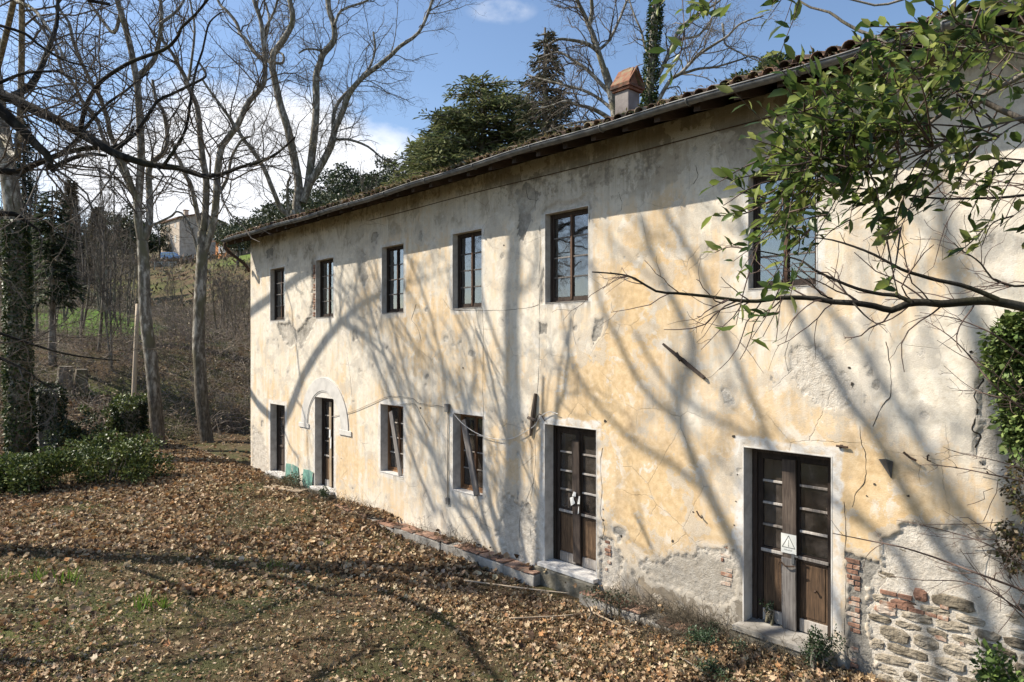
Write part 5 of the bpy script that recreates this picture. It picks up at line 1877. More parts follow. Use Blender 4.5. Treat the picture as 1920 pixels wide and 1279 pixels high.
# boughs that reach over the yard into the top left of the picture
KB = [([(-60, 120), (0, 175), (23, 185), (70, 209), (106, 225), (148, 249), (188, 272), (211, 286), (235, 295), (270, 306), (305, 312), (333, 315), (364, 325), (387, 331), (417, 326), (452, 313), (488, 304), (523, 285), (553, 257)], 12, 2.2, 14.2, -1.0),
      ([(-60, 150), (0, 206), (23, 228), (47, 249), (70, 274), (87, 289), (94, 308), (100, 320), (106, 311), (141, 295), (170, 289), (199, 292)], 12, 3, 13.2, 0.4),
      ([(-60, 312), (0, 320), (35, 323), (59, 311), (82, 302), (117, 288), (164, 278), (199, 278), (223, 273), (244, 255), (249, 237)], 8, 3, 13.8, 1.4),
      ([(150, 249), (155, 221), (162, 197), (176, 169), (195, 148), (223, 129), (253, 113), (293, 99), (317, 87), (335, 66), (340, 52), (364, 30), (389, 0), (410, -30)], 5, 2.6, 13.9, -1.0),
      ([(-60, 175), (0, 155), (23, 145), (52, 136), (94, 134), (108, 134), (122, 141), (150, 152)], 4, 2, 13.0, 0.5),
      ([(20, 184), (23, 180), (47, 169), (63, 152), (77, 127), (87, 101), (96, 77), (106, 47), (108, 14), (110, -30)], 8, 3, 14.2, 1.4),
      ([(-60, 30), (0, 48), (47, 63), (70, 82), (99, 101), (131, 117), (155, 122), (178, 131)], 3.6, 1.6, 13.0, 0.5),
      ([(305, 312), (312, 303), (328, 280), (345, 250), (352, 225), (361, 164), (368, 129), (380, 94), (389, 52), (399, 35), (415, 23)], 4, 1.5, 13.6, -0.6),
      ([(113, 289), (141, 265), (160, 240), (178, 218), (204, 192), (235, 171), (253, 155), (280, 135)], 4, 1.8, 14.3, 0.9),
      ([(210, 286), (255, 250), (293, 192), (319, 178), (352, 162), (380, 148), (386, 138), (373, 117)], 3.6, 2.2, 14.0, 0.8),
      ([(148, 160), (164, 0), (188, 5), (206, 8)][1:], 4, 3.4, 12.0, 0.2),
      ([(-60, 398), (0, 400), (28, 402), (47, 414), (75, 433)], 8, 2, 12.5, 0.3),
      ([(-50, 610), (0, 625), (47, 641), (94, 656), (141, 667), (199, 674), (225, 676)], 3.5, 1.2, 15.0, 1.0),
      ([(-40, 660), (0, 672), (40, 690), (75, 715), (100, 728)], 3.5, 1.6, 14.0, 0.6),
      ([(333, 315), (360, 322), (400, 337), (430, 322), (470, 305)], 2.2, 1.2, 13.4, -0.4)]
# low boughs known from the dappled shade they throw on the yard
def gsh(k, pts, r0, r1):
    p = []
    for a, b in pts:
        d_ = 4.2 * 1280 / (b - 646)
        g_ = P(a, b, d_)
        p.append(np.array([g_[0], g_[1], float(ground_z(g_[0], g_[1]))]) - LIGHT * k)
    m_ = max(4, (len(p) - 1) * 3 + 1)
    return resample(np.array(p), m_), np.linspace(r0, r1, m_)


for pts, r0, r1, k in (([(240, 1058), (290, 1072), (330, 1088), (365, 1106), (352, 1128), (390, 1150)], 0.07, 0.03, 8.0), ([(650, 1078), (580, 1103), (520, 1122), (440, 1158), (330, 1166), (200, 1190)], 0.06, 0.03, 8.4),
                       ([(-60, 1228), (0, 1232), (70, 1238), (150, 1225), (230, 1196), (300, 1190)], 0.11, 0.04, 6.0), ([(700, 1090), (780, 1125), (860, 1175), (905, 1230), (960, 1285)], 0.08, 0.035, 8.8),
                       ([(330, 1232), (420, 1212), (520, 1196), (600, 1188), (700, 1200)], 0.06, 0.025, 7.2), ([(560, 1290), (620, 1240), (700, 1210), (800, 1205)], 0.06, 0.03, 7.0)):
    q, r = gsh(k, pts, r0, r1)
    D_.append((q, r))
nb = len(D_)
for pts, r0, r1, d_, dd in KB:
    q, r = lp(d_, pts, r0, r1, dd, 2)
    if pts[0][0] < -30:
        h = j1 if pts[0][1] > 50 else fork
        q = np.vstack([resample(np.array([h + (0, 0, -0.4), (h + q[0]) / 2 + np.array([0, 0, 0.35]), q[0]]), 6)[:-1], q])
        r = np.concatenate([np.linspace(max(r[0] * 1.25, 0.06), r[0], 5), r])
    D_.append((q, r))
lD = lv(0.8, 1.0, 1.1, 3, 0.75, 2.4)
lD[0]['rcap'] = 0.022
lD[1]['rcap'] = 0.011
lD[2]['rcap'] = 0.006
tD = bare_tree('plane_tree', 'near tree whose dark mossy boughs cross the sky at upper left', 'tree', D_, BD, lD, 'bare trees beside the farmhouse', base=np.array([-20.2, -9.8, -0.25]))

# tree E: outside the picture to the left of the camera, shadow on the right half of the wall
Eb = np.array([-13.6, -12.2, -0.25])
fE = np.array([-13.2, -11.6, 6.5])
SE = [([(1823, 1102), (1743, 998), (1705, 938), (1668, 867), (1635, 806), (1588, 750), (1550, 678), (1520, 641), (1480, 560), (1400, 440), (1382, 405), (1350, 306), (1335, 240)], 0.095, 0.05, 14.4),
      ([(1900, 1120), (1851, 1008), (1794, 942), (1724, 825), (1682, 760), (1630, 680), (1600, 630), (1555, 582), (1520, 500)], 0.075, 0.045, 14.8),
      ([(1690, 1050), (1649, 1003), (1565, 942), (1490, 880), (1420, 825), (1345, 788), (1275, 746), (1228, 689), (1190, 620)], 0.06, 0.035, 14.9),
      ([(1800, 1000), (1780, 933), (1729, 886), (1690, 870), (1668, 867)], 0.06, 0.05, 14.4),
      ([(1850, 700), (1832, 613), (1801, 547), (1783, 485), (1766, 391), (1750, 300)], 0.11, 0.07, 14.2),
      ([(1306, 493), (1251, 405), (1225, 350)], 0.06, 0.04, 15.0),
      ([(1300, 870), (1270, 760), (1290, 700), (1300, 640), (1260, 560), (1225, 480), (1200, 400)], 0.085, 0.05, 15.2),
      ([(1270, 790), (1200, 720), (1160, 640), (1130, 580), (1110, 500)], 0.065, 0.04, 15.6),
      ([(1330, 930), (1260, 870), (1190, 830), (1130, 770), (1080, 700), (1060, 620)], 0.06, 0.035, 15.4)]
E_ = [trunk_foot(*wp([Eb, (-13.5, -12.0, 3.0), fE, (-13.4, -11.3, 10)], 0.30, 0.20))]
for pts, r0, r1, k in SE:
    q, r = sp(k, pts, r0 * 0.95, r1 * 0.95, 0.3, 2)
    q = np.vstack([resample(np.array([E_[0][0][-1], (E_[0][0][-1] + q[0]) / 2 + np.array([0.1, 0.1, -0.3]), q[0]]), 5)[:-1], q])
    r = np.concatenate([np.full(4, r[0]), r])
    E_.append((q, r))
bare_tree('plane_tree', 'bare tree out to the left that throws branch shadows on the right wall', 'tree', E_, BD, lv(0.22, 0.4, 0.4, 1, 0.8, 2.0), 'bare trees beside the farmhouse', base=Eb)

# ------------------------------------------------------------------ saplings and bare scrub on the bank


def sapling(name, label, h, n_stem, r, loc, group, mat=None, dens=1.0, lean=0.05):
    stems = []
    for s_ in range(n_stem):
        a = RNG.random() * 6.28
        top_ = np.array([math.cos(a) * lean * h * (1 + s_), math.sin(a) * lean * h * (1 + s_), h * (1 - 0.15 * s_)])
        mid = top_ * 0.5 + RNG.normal(size=3) * 0.03 * h
        q = resample(np.array([(0.05 * s_, 0.03 * s_, -0.2), mid, top_]), 9)
        stems.append((q + np.asarray(loc), np.linspace(r, r * 0.25, 9)))
    L = lv(dens, dens, dens * 0.8, 0, 1.4, 2.2)
    L[0]['ang'] = 0.55
    L[0]['up'] = 0.3
    L[0]['t0'] = 0.25
    L[0]['ratio'] = 0.3
    L[0]['rcap'] = r * 0.4
    return bare_tree(name, label, 'tree', stems, mat or M['bark_brown'], L[:2] if h < 6 else L[:3], group, base=np.asarray(loc), n_trunk=n_stem)


def copy_tree(o, loc, rz_, sc, label=None, group=None):
    c = o.copy()
    COL.objects.link(c)
    c.location = tuple(loc)
    c.rotation_euler = (0, 0, rz_)
    c.scale = (sc, sc, sc)
    if label:
        c['label'] = label
    if group:
        c['group'] = group
    for ch in list(o.children):
        k = ch.copy()
        COL.objects.link(k)
        k.parent = c
    return c


def on_ground(px, d):
    p = P(px, 646, d)
    return np.array([p[0], p[1], float(ground_z(p[0], p[1]))])


SAPL = ['slender single stemmed leafless sapling among the scrub on the bank', 'leafless sapling with twin stems among the scrub on the bank', 'tall straight leafless sapling standing above the scrub on the bank', 'leafless three stemmed bushy sapling in the scrub on the bank']
protos = []
for i, (h, ns, r) in enumerate([(9, 1, 0.09), (7.5, 2, 0.07), (11, 1, 0.11), (6.5, 3, 0.05)]):
    protos.append(sapling('sapling', SAPL[i], h, ns, r, on_ground([185, 120, 215, 100][i], [36, 46, 50, 40][i]), 'saplings on the bank', None, 0.9))
pl = [(150, 44), (228, 42), (60, 50), (250, 56), (95, 62), (175, 60), (130, 70), (205, 72), (20, 58), (75, 76), (240, 80), (160, 85), (420, 50), (455, 60), (440, 42), (110, 54), (40, 44), (190, 52),
      (-20, 66), (210, 34), (10, 84), (140, 95), (55, 100), (100, 90), (225, 100), (180, 110), (20, 110), (265, 95), (70, 38), (150, 38), (200, 46), (240, 47), (135, 52), (185, 58), (215, 60), (30, 50), (60, 66), (145, 66), (195, 74), (232, 70),
      (408, 44), (425, 47), (445, 52), (462, 50), (415, 56), (450, 60), (435, 66), (330, 52), (318, 64)]
for i, (px, d) in enumerate(pl):
    copy_tree(protos[i % 4 if px < 290 else 3], on_ground(px, d), RNG.random() * 6.28, (0.75 + 0.5 * RNG.random()) * (1 if px < 290 else 0.7))
for px, d, s_ in ((700, 90, 1.2), (660, 84, 1.1), (740, 95, 1.3), (715, 80, 1.0), (680, 100, 1.2), (1640, 40, 1.1), (1700, 44, 1.0), (1590, 46, 0.9), (1660, 52, 1.2), (1480, 48, 1.0), (1440, 50, 0.9)):
    copy_tree(protos[RNG.integers(4)], on_ground(px, d), RNG.random() * 6.28, s_, 'slender leafless tree on the hill behind the roof', 'saplings behind the roof')

# bramble tangle that covers the bank
n = 22500
x = -30.5 - 46 * RNG.random(n) ** 1.25
y = RNG.uniform(-12, 36, n)
_d = (np.stack([x, y], 1) - CAM[:2]) @ FW[:2]
_u = ((np.stack([x, y], 1) - CAM[:2]) @ RT[:2]) / _d
m = (_u > -0.82) & (_u < -0.30) & (fbm(x * 0.18, y * 0.18, 401, 3) > 0.27) & (x < -30.5 - 1.5 * RNG.random(n))
# sparse where the terraces are mown
mm = meadow_at(x, y)
m &= RNG.random(n) > mm * 0.93
x, y = x[m], y[m]
n = len(x)
z = ground_z(x, y)
K = 5
pts = np.empty((n, K, 3))
pts[:, 0] = np.stack([x, y, z - 0.05], 1)
d = unit(RNG.normal(size=(n, 3)) * np.array([0.8, 0.8, 0.3]) + np.array([0, 0, 1.0]))
L_ = RNG.uniform(0.6, 2.8, n)
for k in range(1, K):
    pts[:, k] = pts[:, k - 1] + d * (L_ / (K - 1))[:, None]
    d = unit(d + RNG.normal(size=(n, 3)) * 0.3 + np.array([0, 0, -0.28]))
R = np.linspace(1, 0.5, K)[None] * RNG.uniform(0.006, 0.016, n)[:, None]
s1, r1 = spawn(pts, R, 1.0, 0.5, 0.8, 0.01, 0.8, 0.35, -0.05, 4, 0.1, 0.25, 1.0, 0.005)
V1, F1 = tubes(pts, R, 3)
V2, F2 = tubes(s1, r1, 3)
o = mesh_np('bramble_undergrowth', np.concatenate([V1, V2]), [np.concatenate([F1, F2 + len(V1)])], M['bramble'])
tag(o, 'tangle of leafless brambles covering the bank', 'undergrowth', kind='stuff')
nl = 26000
i = RNG.integers(0, len(s1), nl)
k = RNG.integers(1, 4, nl)
pos = s1[i, k] + RNG.normal(size=(nl, 3)) * 0.06
o = leaves('bramble_leaves', pos, RNG.normal(size=(nl, 3)), RNG.uniform(0.06, 0.15, nl), M['leaf'], [(0.15, 0.14, 0.075), (0.22, 0.185, 0.12), (0.10, 0.105, 0.05), (0.34, 0.28, 0.20)], None, None, QUAD_V, QUAD_F)
tag(o, 'dry and olive leaves in the bramble tangle', 'undergrowth', kind='stuff')
n = 5000
i = RNG.integers(0, len(pts), n)

n = 40000
x = RNG.uniform(-190, -62, n)
y = RNG.uniform(-20, 110, n)
_d = (np.stack([x, y], 1) - CAM[:2]) @ FW[:2]
_u = ((np.stack([x, y], 1) - CAM[:2]) @ RT[:2]) / _d
m = (_u > -0.8) & (_u < -0.1) & (RNG.random(n) > meadow_at(x, y)) & (fbm(x * 0.1, y * 0.1, 431, 3) > 0.33)
x, y = x[m], y[m]
n = len(x)
pos = np.stack([x, y, ground_z(x, y) + RNG.random(n) ** 2 * 1.3], 1)
o = leaves('hill_scrub', pos, unit(RNG.normal(size=(n, 3)) + np.array([0, 0, 0.6])), RNG.uniform(0.3, 1.1, n), M['leaf'], [(0.12, 0.09, 0.065), (0.18, 0.14, 0.105), (0.09, 0.08, 0.05), (0.06, 0.06, 0.032), (0.24, 0.195, 0.15)], None, None, QUAD_V * np.array([[1, 0.5, 1]]), QUAD_F)
tag(o, 'brown and olive scrub over the hillside', 'scrub', kind='stuff')

# ------------------------------------------------------------------ evergreens


def conifer(name, label, loc, h, rad, n_whorl, cols, droop=0.2, upl=0.25, top=0.05, per=7, mat=None, bare=0.12, group=None, needle=(0.5, 0.9), dens=1.0):
    r = thing(name, label, 'tree', loc, group)
    tube_mesh('trunk', [(np.array([[(0, 0, -0.4), (0, 0, h * 0.5), (0.0, 0, h)]]), np.array([[h * 0.022, h * 0.013, h * 0.003]]), 8)], M['bark_brown'], r)
    BPs, BRs, LPs, LDs = [], [], [], []
    for w_ in range(n_whorl):
        f = bare + (1 - bare) * (w_ / n_whorl) ** 0.9
        z_ = f * h
        R_ = rad * (top + (1 - top) * (1 - f) ** 0.8) * RNG.uniform(0.75, 1.15)
        for b in range(per):
            a = RNG.random() * 6.283
            Lb = R_ * RNG.uniform(0.65, 1.1)
            dirn = np.array([math.cos(a), math.sin(a), 0])
            s_ = np.linspace(0, 1, 6)[:, None]
            q = np.array([0, 0, z_]) + dirn * s_ * Lb + np.array([0, 0, 1]) * (upl * s_ - droop * s_ ** 2) * Lb
            BPs.append(q)
            BRs.append(np.linspace(h * 0.004, h * 0.001, 6))
            nn_ = int(max(6, 15 * Lb) * dens)
            t_ = 0.15 + 0.85 * RNG.random(nn_) ** 0.7
            c = np.array([0, 0, z_]) + dirn * t_[:, None] * Lb + np.array([0, 0, 1]) * ((upl * t_ - droop * t_ ** 2) * Lb)[:, None]
            side = np.cross(dirn, [0, 0, 1]) * RNG.choice([-1, 1], nn_)[:, None]
            off = RNG.random(nn_)[:, None] * 0.32 * Lb * (1.05 - t_[:, None])
            LPs.append(c + side * off + RNG.normal(size=(nn_, 3)) * 0.05 * Lb * np.array([1, 1, 0.6]))
            LDs.append(unit(dirn * 0.7 + side * 0.8 + RNG.normal(size=(nn_, 3)) * 0.35 + np.array([0, 0, -droop * 0.6])))
    lb = tube_mesh('limb', [(np.array(BPs), np.array(BRs), 4)], M['bark_brown'], r)
    LP = np.concatenate(LPs)
    o = leaves('crown', LP, np.concatenate(LDs), RNG.uniform(needle[0], needle[1], len(LP)), M['needle'], cols, None, r, NEED_V, NEED_F, 0.6, 0.35)
    return r


GN = [(0.055, 0.085, 0.03), (0.085, 0.12, 0.04), (0.12, 0.15, 0.055), (0.04, 0.062, 0.024)]
DK = [(0.03, 0.046, 0.022), (0.045, 0.065, 0.03), (0.065, 0.082, 0.04), (0.022, 0.032, 0.016)]
CG = [(0.125, 0.15, 0.062), (0.17, 0.19, 0.08), (0.22, 0.235, 0.10), (0.09, 0.11, 0.048)]
pc = on_ground(905, 46)
ztop = 4.05 + (646 - 150) / 1280 * 46
conifer('cedar_tree', 'broad green cedar rising behind the roof ridge', pc, ztop - pc[2], 12.0, 36, CG, 0.24, 0.20, 0.16, 9, needle=(0.28, 0.62), dens=1.2)
pc = on_ground(850, 50)
ztop = 4.05 + (646 - 225) / 1280 * 50
conifer('cedar_tree', 'lower green conifer on the left flank of the cedar', pc, ztop - pc[2], 7.0, 26, CG, 0.3, 0.3, 0.25, 8, needle=(0.35, 0.75), dens=1.2)
pc = on_ground(962, 47)
ztop = 4.05 + (646 - 178) / 1280 * 47
conifer('cedar_tree', 'feathery green conifer filling the gap between cedar and spruce', pc, ztop - pc[2], 9.5, 28, CG, 0.28, 0.22, 0.2, 8, needle=(0.28, 0.6), dens=1.0)
pc = on_ground(815, 53)
ztop = 4.05 + (646 - 262) / 1280 * 53
conifer('cedar_tree', 'lowest green conifer at the far left of the evergreen group behind the roof', pc, ztop - pc[2], 6.0, 22, CG, 0.3, 0.3, 0.3, 8, needle=(0.35, 0.75), dens=1.0)
pc = on_ground(1022, 41)
ztop = 4.05 + (646 - 52) / 1280 * 41
conifer('spruce_tree', 'dark pointed spruce standing between the cedar and the chimney', pc, ztop - pc[2], 5.4, 40, [(0.06, 0.07, 0.04), (0.085, 0.09, 0.05), (0.11, 0.10, 0.065), (0.045, 0.05, 0.03)], 0.42, 0.12, 0.05, 7, needle=(0.25, 0.6), dens=1.25)
# dark evergreens left of the trunks
pc = on_ground(98, 33)
conifer('yew_tree', 'dark drooping evergreen behind the ivy clad trunk', pc, 8.6, 1.9, 20, DK, 0.55, 0.15, 0.15, 7, bare=0.36, needle=(0.25, 0.55), dens=1.2)
pc = on_ground(45, 41)
conifer('fir_tree', 'thin blue green fir seen past the ivy clad trunk', pc, 12.6, 1.5, 26, [(0.03, 0.05, 0.035), (0.05, 0.075, 0.055), (0.02, 0.03, 0.02)], 0.45, 0.1, 0.06, 7, bare=0.5, needle=(0.25, 0.5), dens=1.0)
CY = [(0.05, 0.05, 0.028), (0.075, 0.065, 0.035), (0.035, 0.038, 0.02), (0.095, 0.075, 0.045)]
for px, d, h_, w_, lb in ((133, 88, 14.5, 1.6, 'browner of the two far cypresses above the scrub'), (183, 92, 12.0, 1.7, 'shorter far cypress above the scrub')):
    conifer('cypress_tree', lb, on_ground(px, d), h_, w_, 34, CY, -0.3, 0.6, 0.05, 9, needle=(0.5, 0.9), dens=1.6)


def clump_tree(name, label, loc, h, cr, centers, radii, n, size, cols, group=None, mat='ivy', tr=0.12):
    r = thing(name, label, 'tree', loc, group)
    fork_ = h * 0.45
    bt = [(np.array([[(0, 0, -0.3), (0.05, 0.02, fork_ * 0.6), (0, 0.05, fork_)]]), np.array([[tr * 1.3, tr, tr * 0.9]]), 8)]
    tube_mesh('trunk', bt, M['bark_brown'], r)
    for c in centers[:7]:
        q = resample(np.array([(0, 0.05, fork_), (np.array(c) * 0.5 + np.array([0, 0, fork_ * 0.5])), c]), 6)
        tube_mesh('limb', [(q[None], np.linspace(tr * 0.6, tr * 0.15, 6)[None], 5)], M['bark_brown'], r)
    pos, d = blob_points(n, centers, radii, 0.35)
    leaves('crown', pos, unit(d + RNG.normal(size=d.shape) * 0.8), RNG.uniform(size[0], size[1], n), M[mat], cols, None, r, QUAD_V, QUAD_F, 1.2, 0.4)
    return r


OL = [(0.045, 0.06, 0.025), (0.075, 0.09, 0.04), (0.10, 0.115, 0.06), (0.03, 0.04, 0.018)]
EV = [(0.02, 0.036, 0.012), (0.035, 0.055, 0.018), (0.055, 0.075, 0.025), (0.015, 0.022, 0.009)]


def clumps(n, R_, h0, h1, rr):
    a = RNG.random(n) * 6.283
    q = np.sqrt(RNG.random(n)) * R_
    z_ = h0 + (h1 - h0) * RNG.random(n)
    c = np.stack([q * np.cos(a), q * np.sin(a), z_], 1)
    r_ = rr * (0.7 + 0.6 * RNG.random((n, 1))) * np.array([[1, 1, 0.75]])
    return c, r_


ol = []
for i in range(3):
    c, r_ = clumps(16, 1.9, 2.0, 4.6, 0.75)
    ol.append(clump_tree('olive_tree', 'grey green olive tree on the hillside beyond the roof', on_ground([452, 490, 530][i], [112, 118, 104][i]), 5, 2, c, r_, 2600, (0.16, 0.34), OL, 'olive trees on the hillside'))
pl = [(470, 126), (510, 130), (430, 122), (550, 125), (580, 118), (610, 112), (640, 108), (455, 140), (500, 145), (535, 140), (570, 138), (600, 132), (630, 126), (660, 118), (690, 112), (480, 108), (515, 100), (620, 98), (650, 96), (560, 104),
      (445, 100), (680, 124), (590, 150), (650, 140), (700, 132), (540, 160), (620, 150), (735, 120), (760, 128), (600, 96)]
for i, (px, d) in enumerate(pl):
    copy_tree(ol[i % 3], on_ground(px, d), RNG.random() * 6.28, 1.1 + 0.6 * RNG.random())
eg = []
for i in range(2):
    c, r_ = clumps(22, 3.0, 3.0, 9.0, 1.3)
    eg.append(clump_tree('evergreen_oak', 'dense dark evergreen oak on the wooded hill', on_ground([-10, 30][i], [96, 104][i]), 9, 3, c, r_, 4200, (0.25, 0.5), EV, 'evergreen oaks on the wooded hill', tr=0.25))
pl = [(70, 120), (250, 118), (215, 130), (110, 140), (160, 128), (-40, 120), (20, 140), (650, 165), (690, 160), (730, 150), (770, 140), (800, 130), (620, 175), (760, 165), (825, 90), (790, 96), (300, 165), (340, 175), (390, 170), (250, 165), (190, 160), (60, 165), (415, 180), (720, 112), (690, 104), (745, 104), (650, 112), (690, 116), (725, 108), (765, 104), (620, 116), (670, 122), (590, 124)]
for i, (px, d) in enumerate(pl):
    copy_tree(eg[i % 2], on_ground(px, d), RNG.random() * 6.28, 0.75 + 0.4 * RNG.random())
# umbrella pine behind the roof, right
p0 = on_ground(1450, 43)
ctr = lambda px, py, d: P(px, py, d) - p0
c = np.array([ctr(1390, 150, 43), ctr(1420, 140, 43), ctr(1445, 118, 43.5), ctr(1470, 112, 43), ctr(1490, 125, 43), ctr(1455, 140, 42.5), ctr(1510, 132, 43), ctr(1525, 118, 43.5), ctr(1480, 145, 43), ctr(1400, 158, 43), ctr(1465, 128, 44), ctr(1435, 128, 42.5)])
r_ = np.array([[0.7, 0.7, 0.5]] * len(c)) * (0.8 + 0.5 * RNG.random((len(c), 1)))
rr_ = clump_tree('pine_tree', 'rounded pine crown showing above the roof tiles', p0, 12, 3, c, r_, 5200, (0.12, 0.3), GN, None, 'needle', 0.2)

# ------------------------------------------------------------------ hedge, stumps and garden bits at the left


def bush(name, label, cat, loc, centers, radii, n, size, cols, tv=QUAD_V, tf=QUAD_F, mat='ivy', shell=0.5, stems=14, var=0.35, group=None):
    r = thing(name, label, cat, loc, group)
    c = np.asarray(centers, float)
    i = RNG.integers(0, len(c), stems)
    tip = c[i] + RNG.normal(size=(stems, 3)) * np.asarray(radii)[i] * 0.5
    root = tip * np.array([0.75, 0.75, 0]) + np.array([0, 0, -0.15])
    s_ = np.linspace(0, 1, 5)[None, :, None]
    q = root[:, None] * (1 - s_) + tip[:, None] * s_ + RNG.normal(size=(stems, 5, 3)) * 0.03
    tube_mesh('stems', [(q, np.tile(np.linspace(0.02, 0.008, 5), (stems, 1)), 4)], M['bark_brown'], r)['kind'] = 'stuff'
    pos, d = blob_points(n, c, radii, shell)
    m_ = pos[:, 2] > -0.1
    pos, d = pos[m_], d[m_]
    leaves('leaves', pos, unit(d * 0.7 + RNG.normal(size=d.shape) * 0.7 + np.array([0, 0, 0.3])), RNG.uniform(size[0], size[1], len(pos)), M[mat], cols, None, r, tv, tf, 1.0, var)
    return r


HG = [(0.06, 0.09, 0.022), (0.11, 0.145, 0.035), (0.17, 0.20, 0.06), (0.04, 0.06, 0.018)]


def hedge_at(pts, hh, rr, per):
    cs, rs = [], []
    for px, d, h_ in pts:
        g_ = on_ground(px, d)
        for k in range(per):
            cs.append(g_ + RNG.normal(size=3) * np.array([0.5, 0.5, 0]) + np.array([0, 0, h_ * RNG.uniform(0.2, 0.98)]))
            rs.append(np.array([rr, rr, rr * 0.75]) * RNG.uniform(0.45, 1.2))
    return np.array(cs), np.array(rs)


g0 = on_ground(150, 20)
cs, rs = hedge_at([(-70, 18.4, 0.8), (-30, 18.6, 0.85), (10, 18.8, 0.85), (45, 19.0, 0.9), (80, 19.2, 0.95), (115, 19.5, 1.05), (150, 19.8, 1.15), (185, 20.2, 1.25), (215, 20.6, 1.3), (245, 20.8, 1.15), (262, 20.8, 0.8), (30, 19.6, 0.9), (100, 20.4, 1.0), (170, 21, 1.15)], 1, 0.42, 5)
bush('laurel_hedge', 'low dense clipped green hedge at the left edge of the yard', 'hedge', g0, cs - g0, rs, 15000, (0.07, 0.13), HG, shell=0.6, stems=60)
for i, (px, d, h_, lb) in enumerate([(150, 25.5, 1.3, 'dark shaggy bush behind the hedge'), (215, 27.5, 2.0, 'yellow green ivy mound beside the ivy topped gate pillar')]):
    g0 = on_ground(px, d)
    cs, rs = hedge_at([(px + RNG.uniform(-22, 22), d + RNG.uniform(-0.6, 0.6), h_) for k in range(6)], 1, 0.4, 3)
    bush('bush', lb, 'bush', g0, cs - g0, rs, 3200, (0.07, 0.13), HG if i else EV, stems=16)
# gate pillar topped with ivy, and a second one in shade
for i, (px, d, hh, wd, lb) in enumerate([(243, 27.2, 1.75, 0.30, 'square stone gate pillar smothered in ivy left of the double trunk'), (88, 25.8, 2.35, 0.30, 'shaded old pillar beside the ivy clad trunk')]):
    g0 = on_ground(px, d)
    r = thing('gate_pillar', lb, 'pillar', g0)
    MB().box(-wd, wd, -wd, wd, -0.3, hh, 0.02).build('shaft', M['concrete'], r, bevel=0.03)
    MB().box(-wd - 0.05, wd + 0.05, -wd - 0.05, wd + 0.05, hh + 0.001, hh + 0.12, 0.015).build('cap', M['concrete'], r, bevel=0.02)
    q = np.array([(0, 0, 0.4 + hh * 0.35), (0, 0, hh + 0.25)])
    n = 2600
    zt = hh * 0.4 + (hh * 0.75) * RNG.random(n)
    th = RNG.random(n) * 6.283
    rad = wd * 1.25 + 0.16 * RNG.random(n) + 0.12 * fbm(th * 1.5, zt * 2, 411, 3)
    rad *= np.where(zt > hh + 0.1, RNG.random(n), 1)
    pos = np.stack([np.cos(th) * rad, np.sin(th) * rad, zt], 1)
    leaves('ivy', pos, unit(np.stack([np.cos(th), np.sin(th), -0.4 + 0 * th], 1) + RNG.normal(size=(n, 3)) * 0.5), RNG.uniform(0.08, 0.14, n), M['ivy'], EV, None, r, QUAD_V, QUAD_F)
# leaning pole
g0 = on_ground(248, 29.5)
tp = P(258, 570, 29.8)
o = MB().tube(resample(np.array([(0, 0, -0.1), (tp - g0) * 0.5, tp - g0]), 6), [0.10, 0.10, 0.095, 0.09, 0.085, 0.08], 8).build('wooden_pole', M['wood_pale'], None, True)
o.location = g0
tag(o, 'pale bare wooden pole leaning beside the double trunk', 'pole')
# cut stumps and a low stone bench in the scrub
for px, d, w_, h_, lb in ((122, 31, 0.33, 1.15, 'stone slab table end behind the hedge, left of the tree stump'), (152, 31.5, 0.28, 0.95, 'broken reddish tree stump in the scrub behind the hedge')):
    g0 = on_ground(px, d)
    if 'stump' in lb:
        o = MB().tube(np.array([(0, 0, -0.2), (0.02, 0, h_ * 0.5), (0.05, 0.02, h_)]), [w_ * 1.2, w_, w_ * 0.9], 9).build('tree_stump', M['bark_brown'])
        o.location = g0
        tag(o, lb, 'stump')
    else:
        r = thing('stone_table', lb, 'table', g0)
        MB().box(-0.25, 0.25, -0.18, 0.18, -0.2, h_, 0.01).build('leg', M['concrete'], r, bevel=0.02)
        MB().box(-0.5, 0.5, -0.35, 0.35, h_ + 0.001, h_ + 0.1, 0.01).build('slab', M['concrete'], r, bevel=0.02)
# ------------------------------------------------------------------ houses on the hill


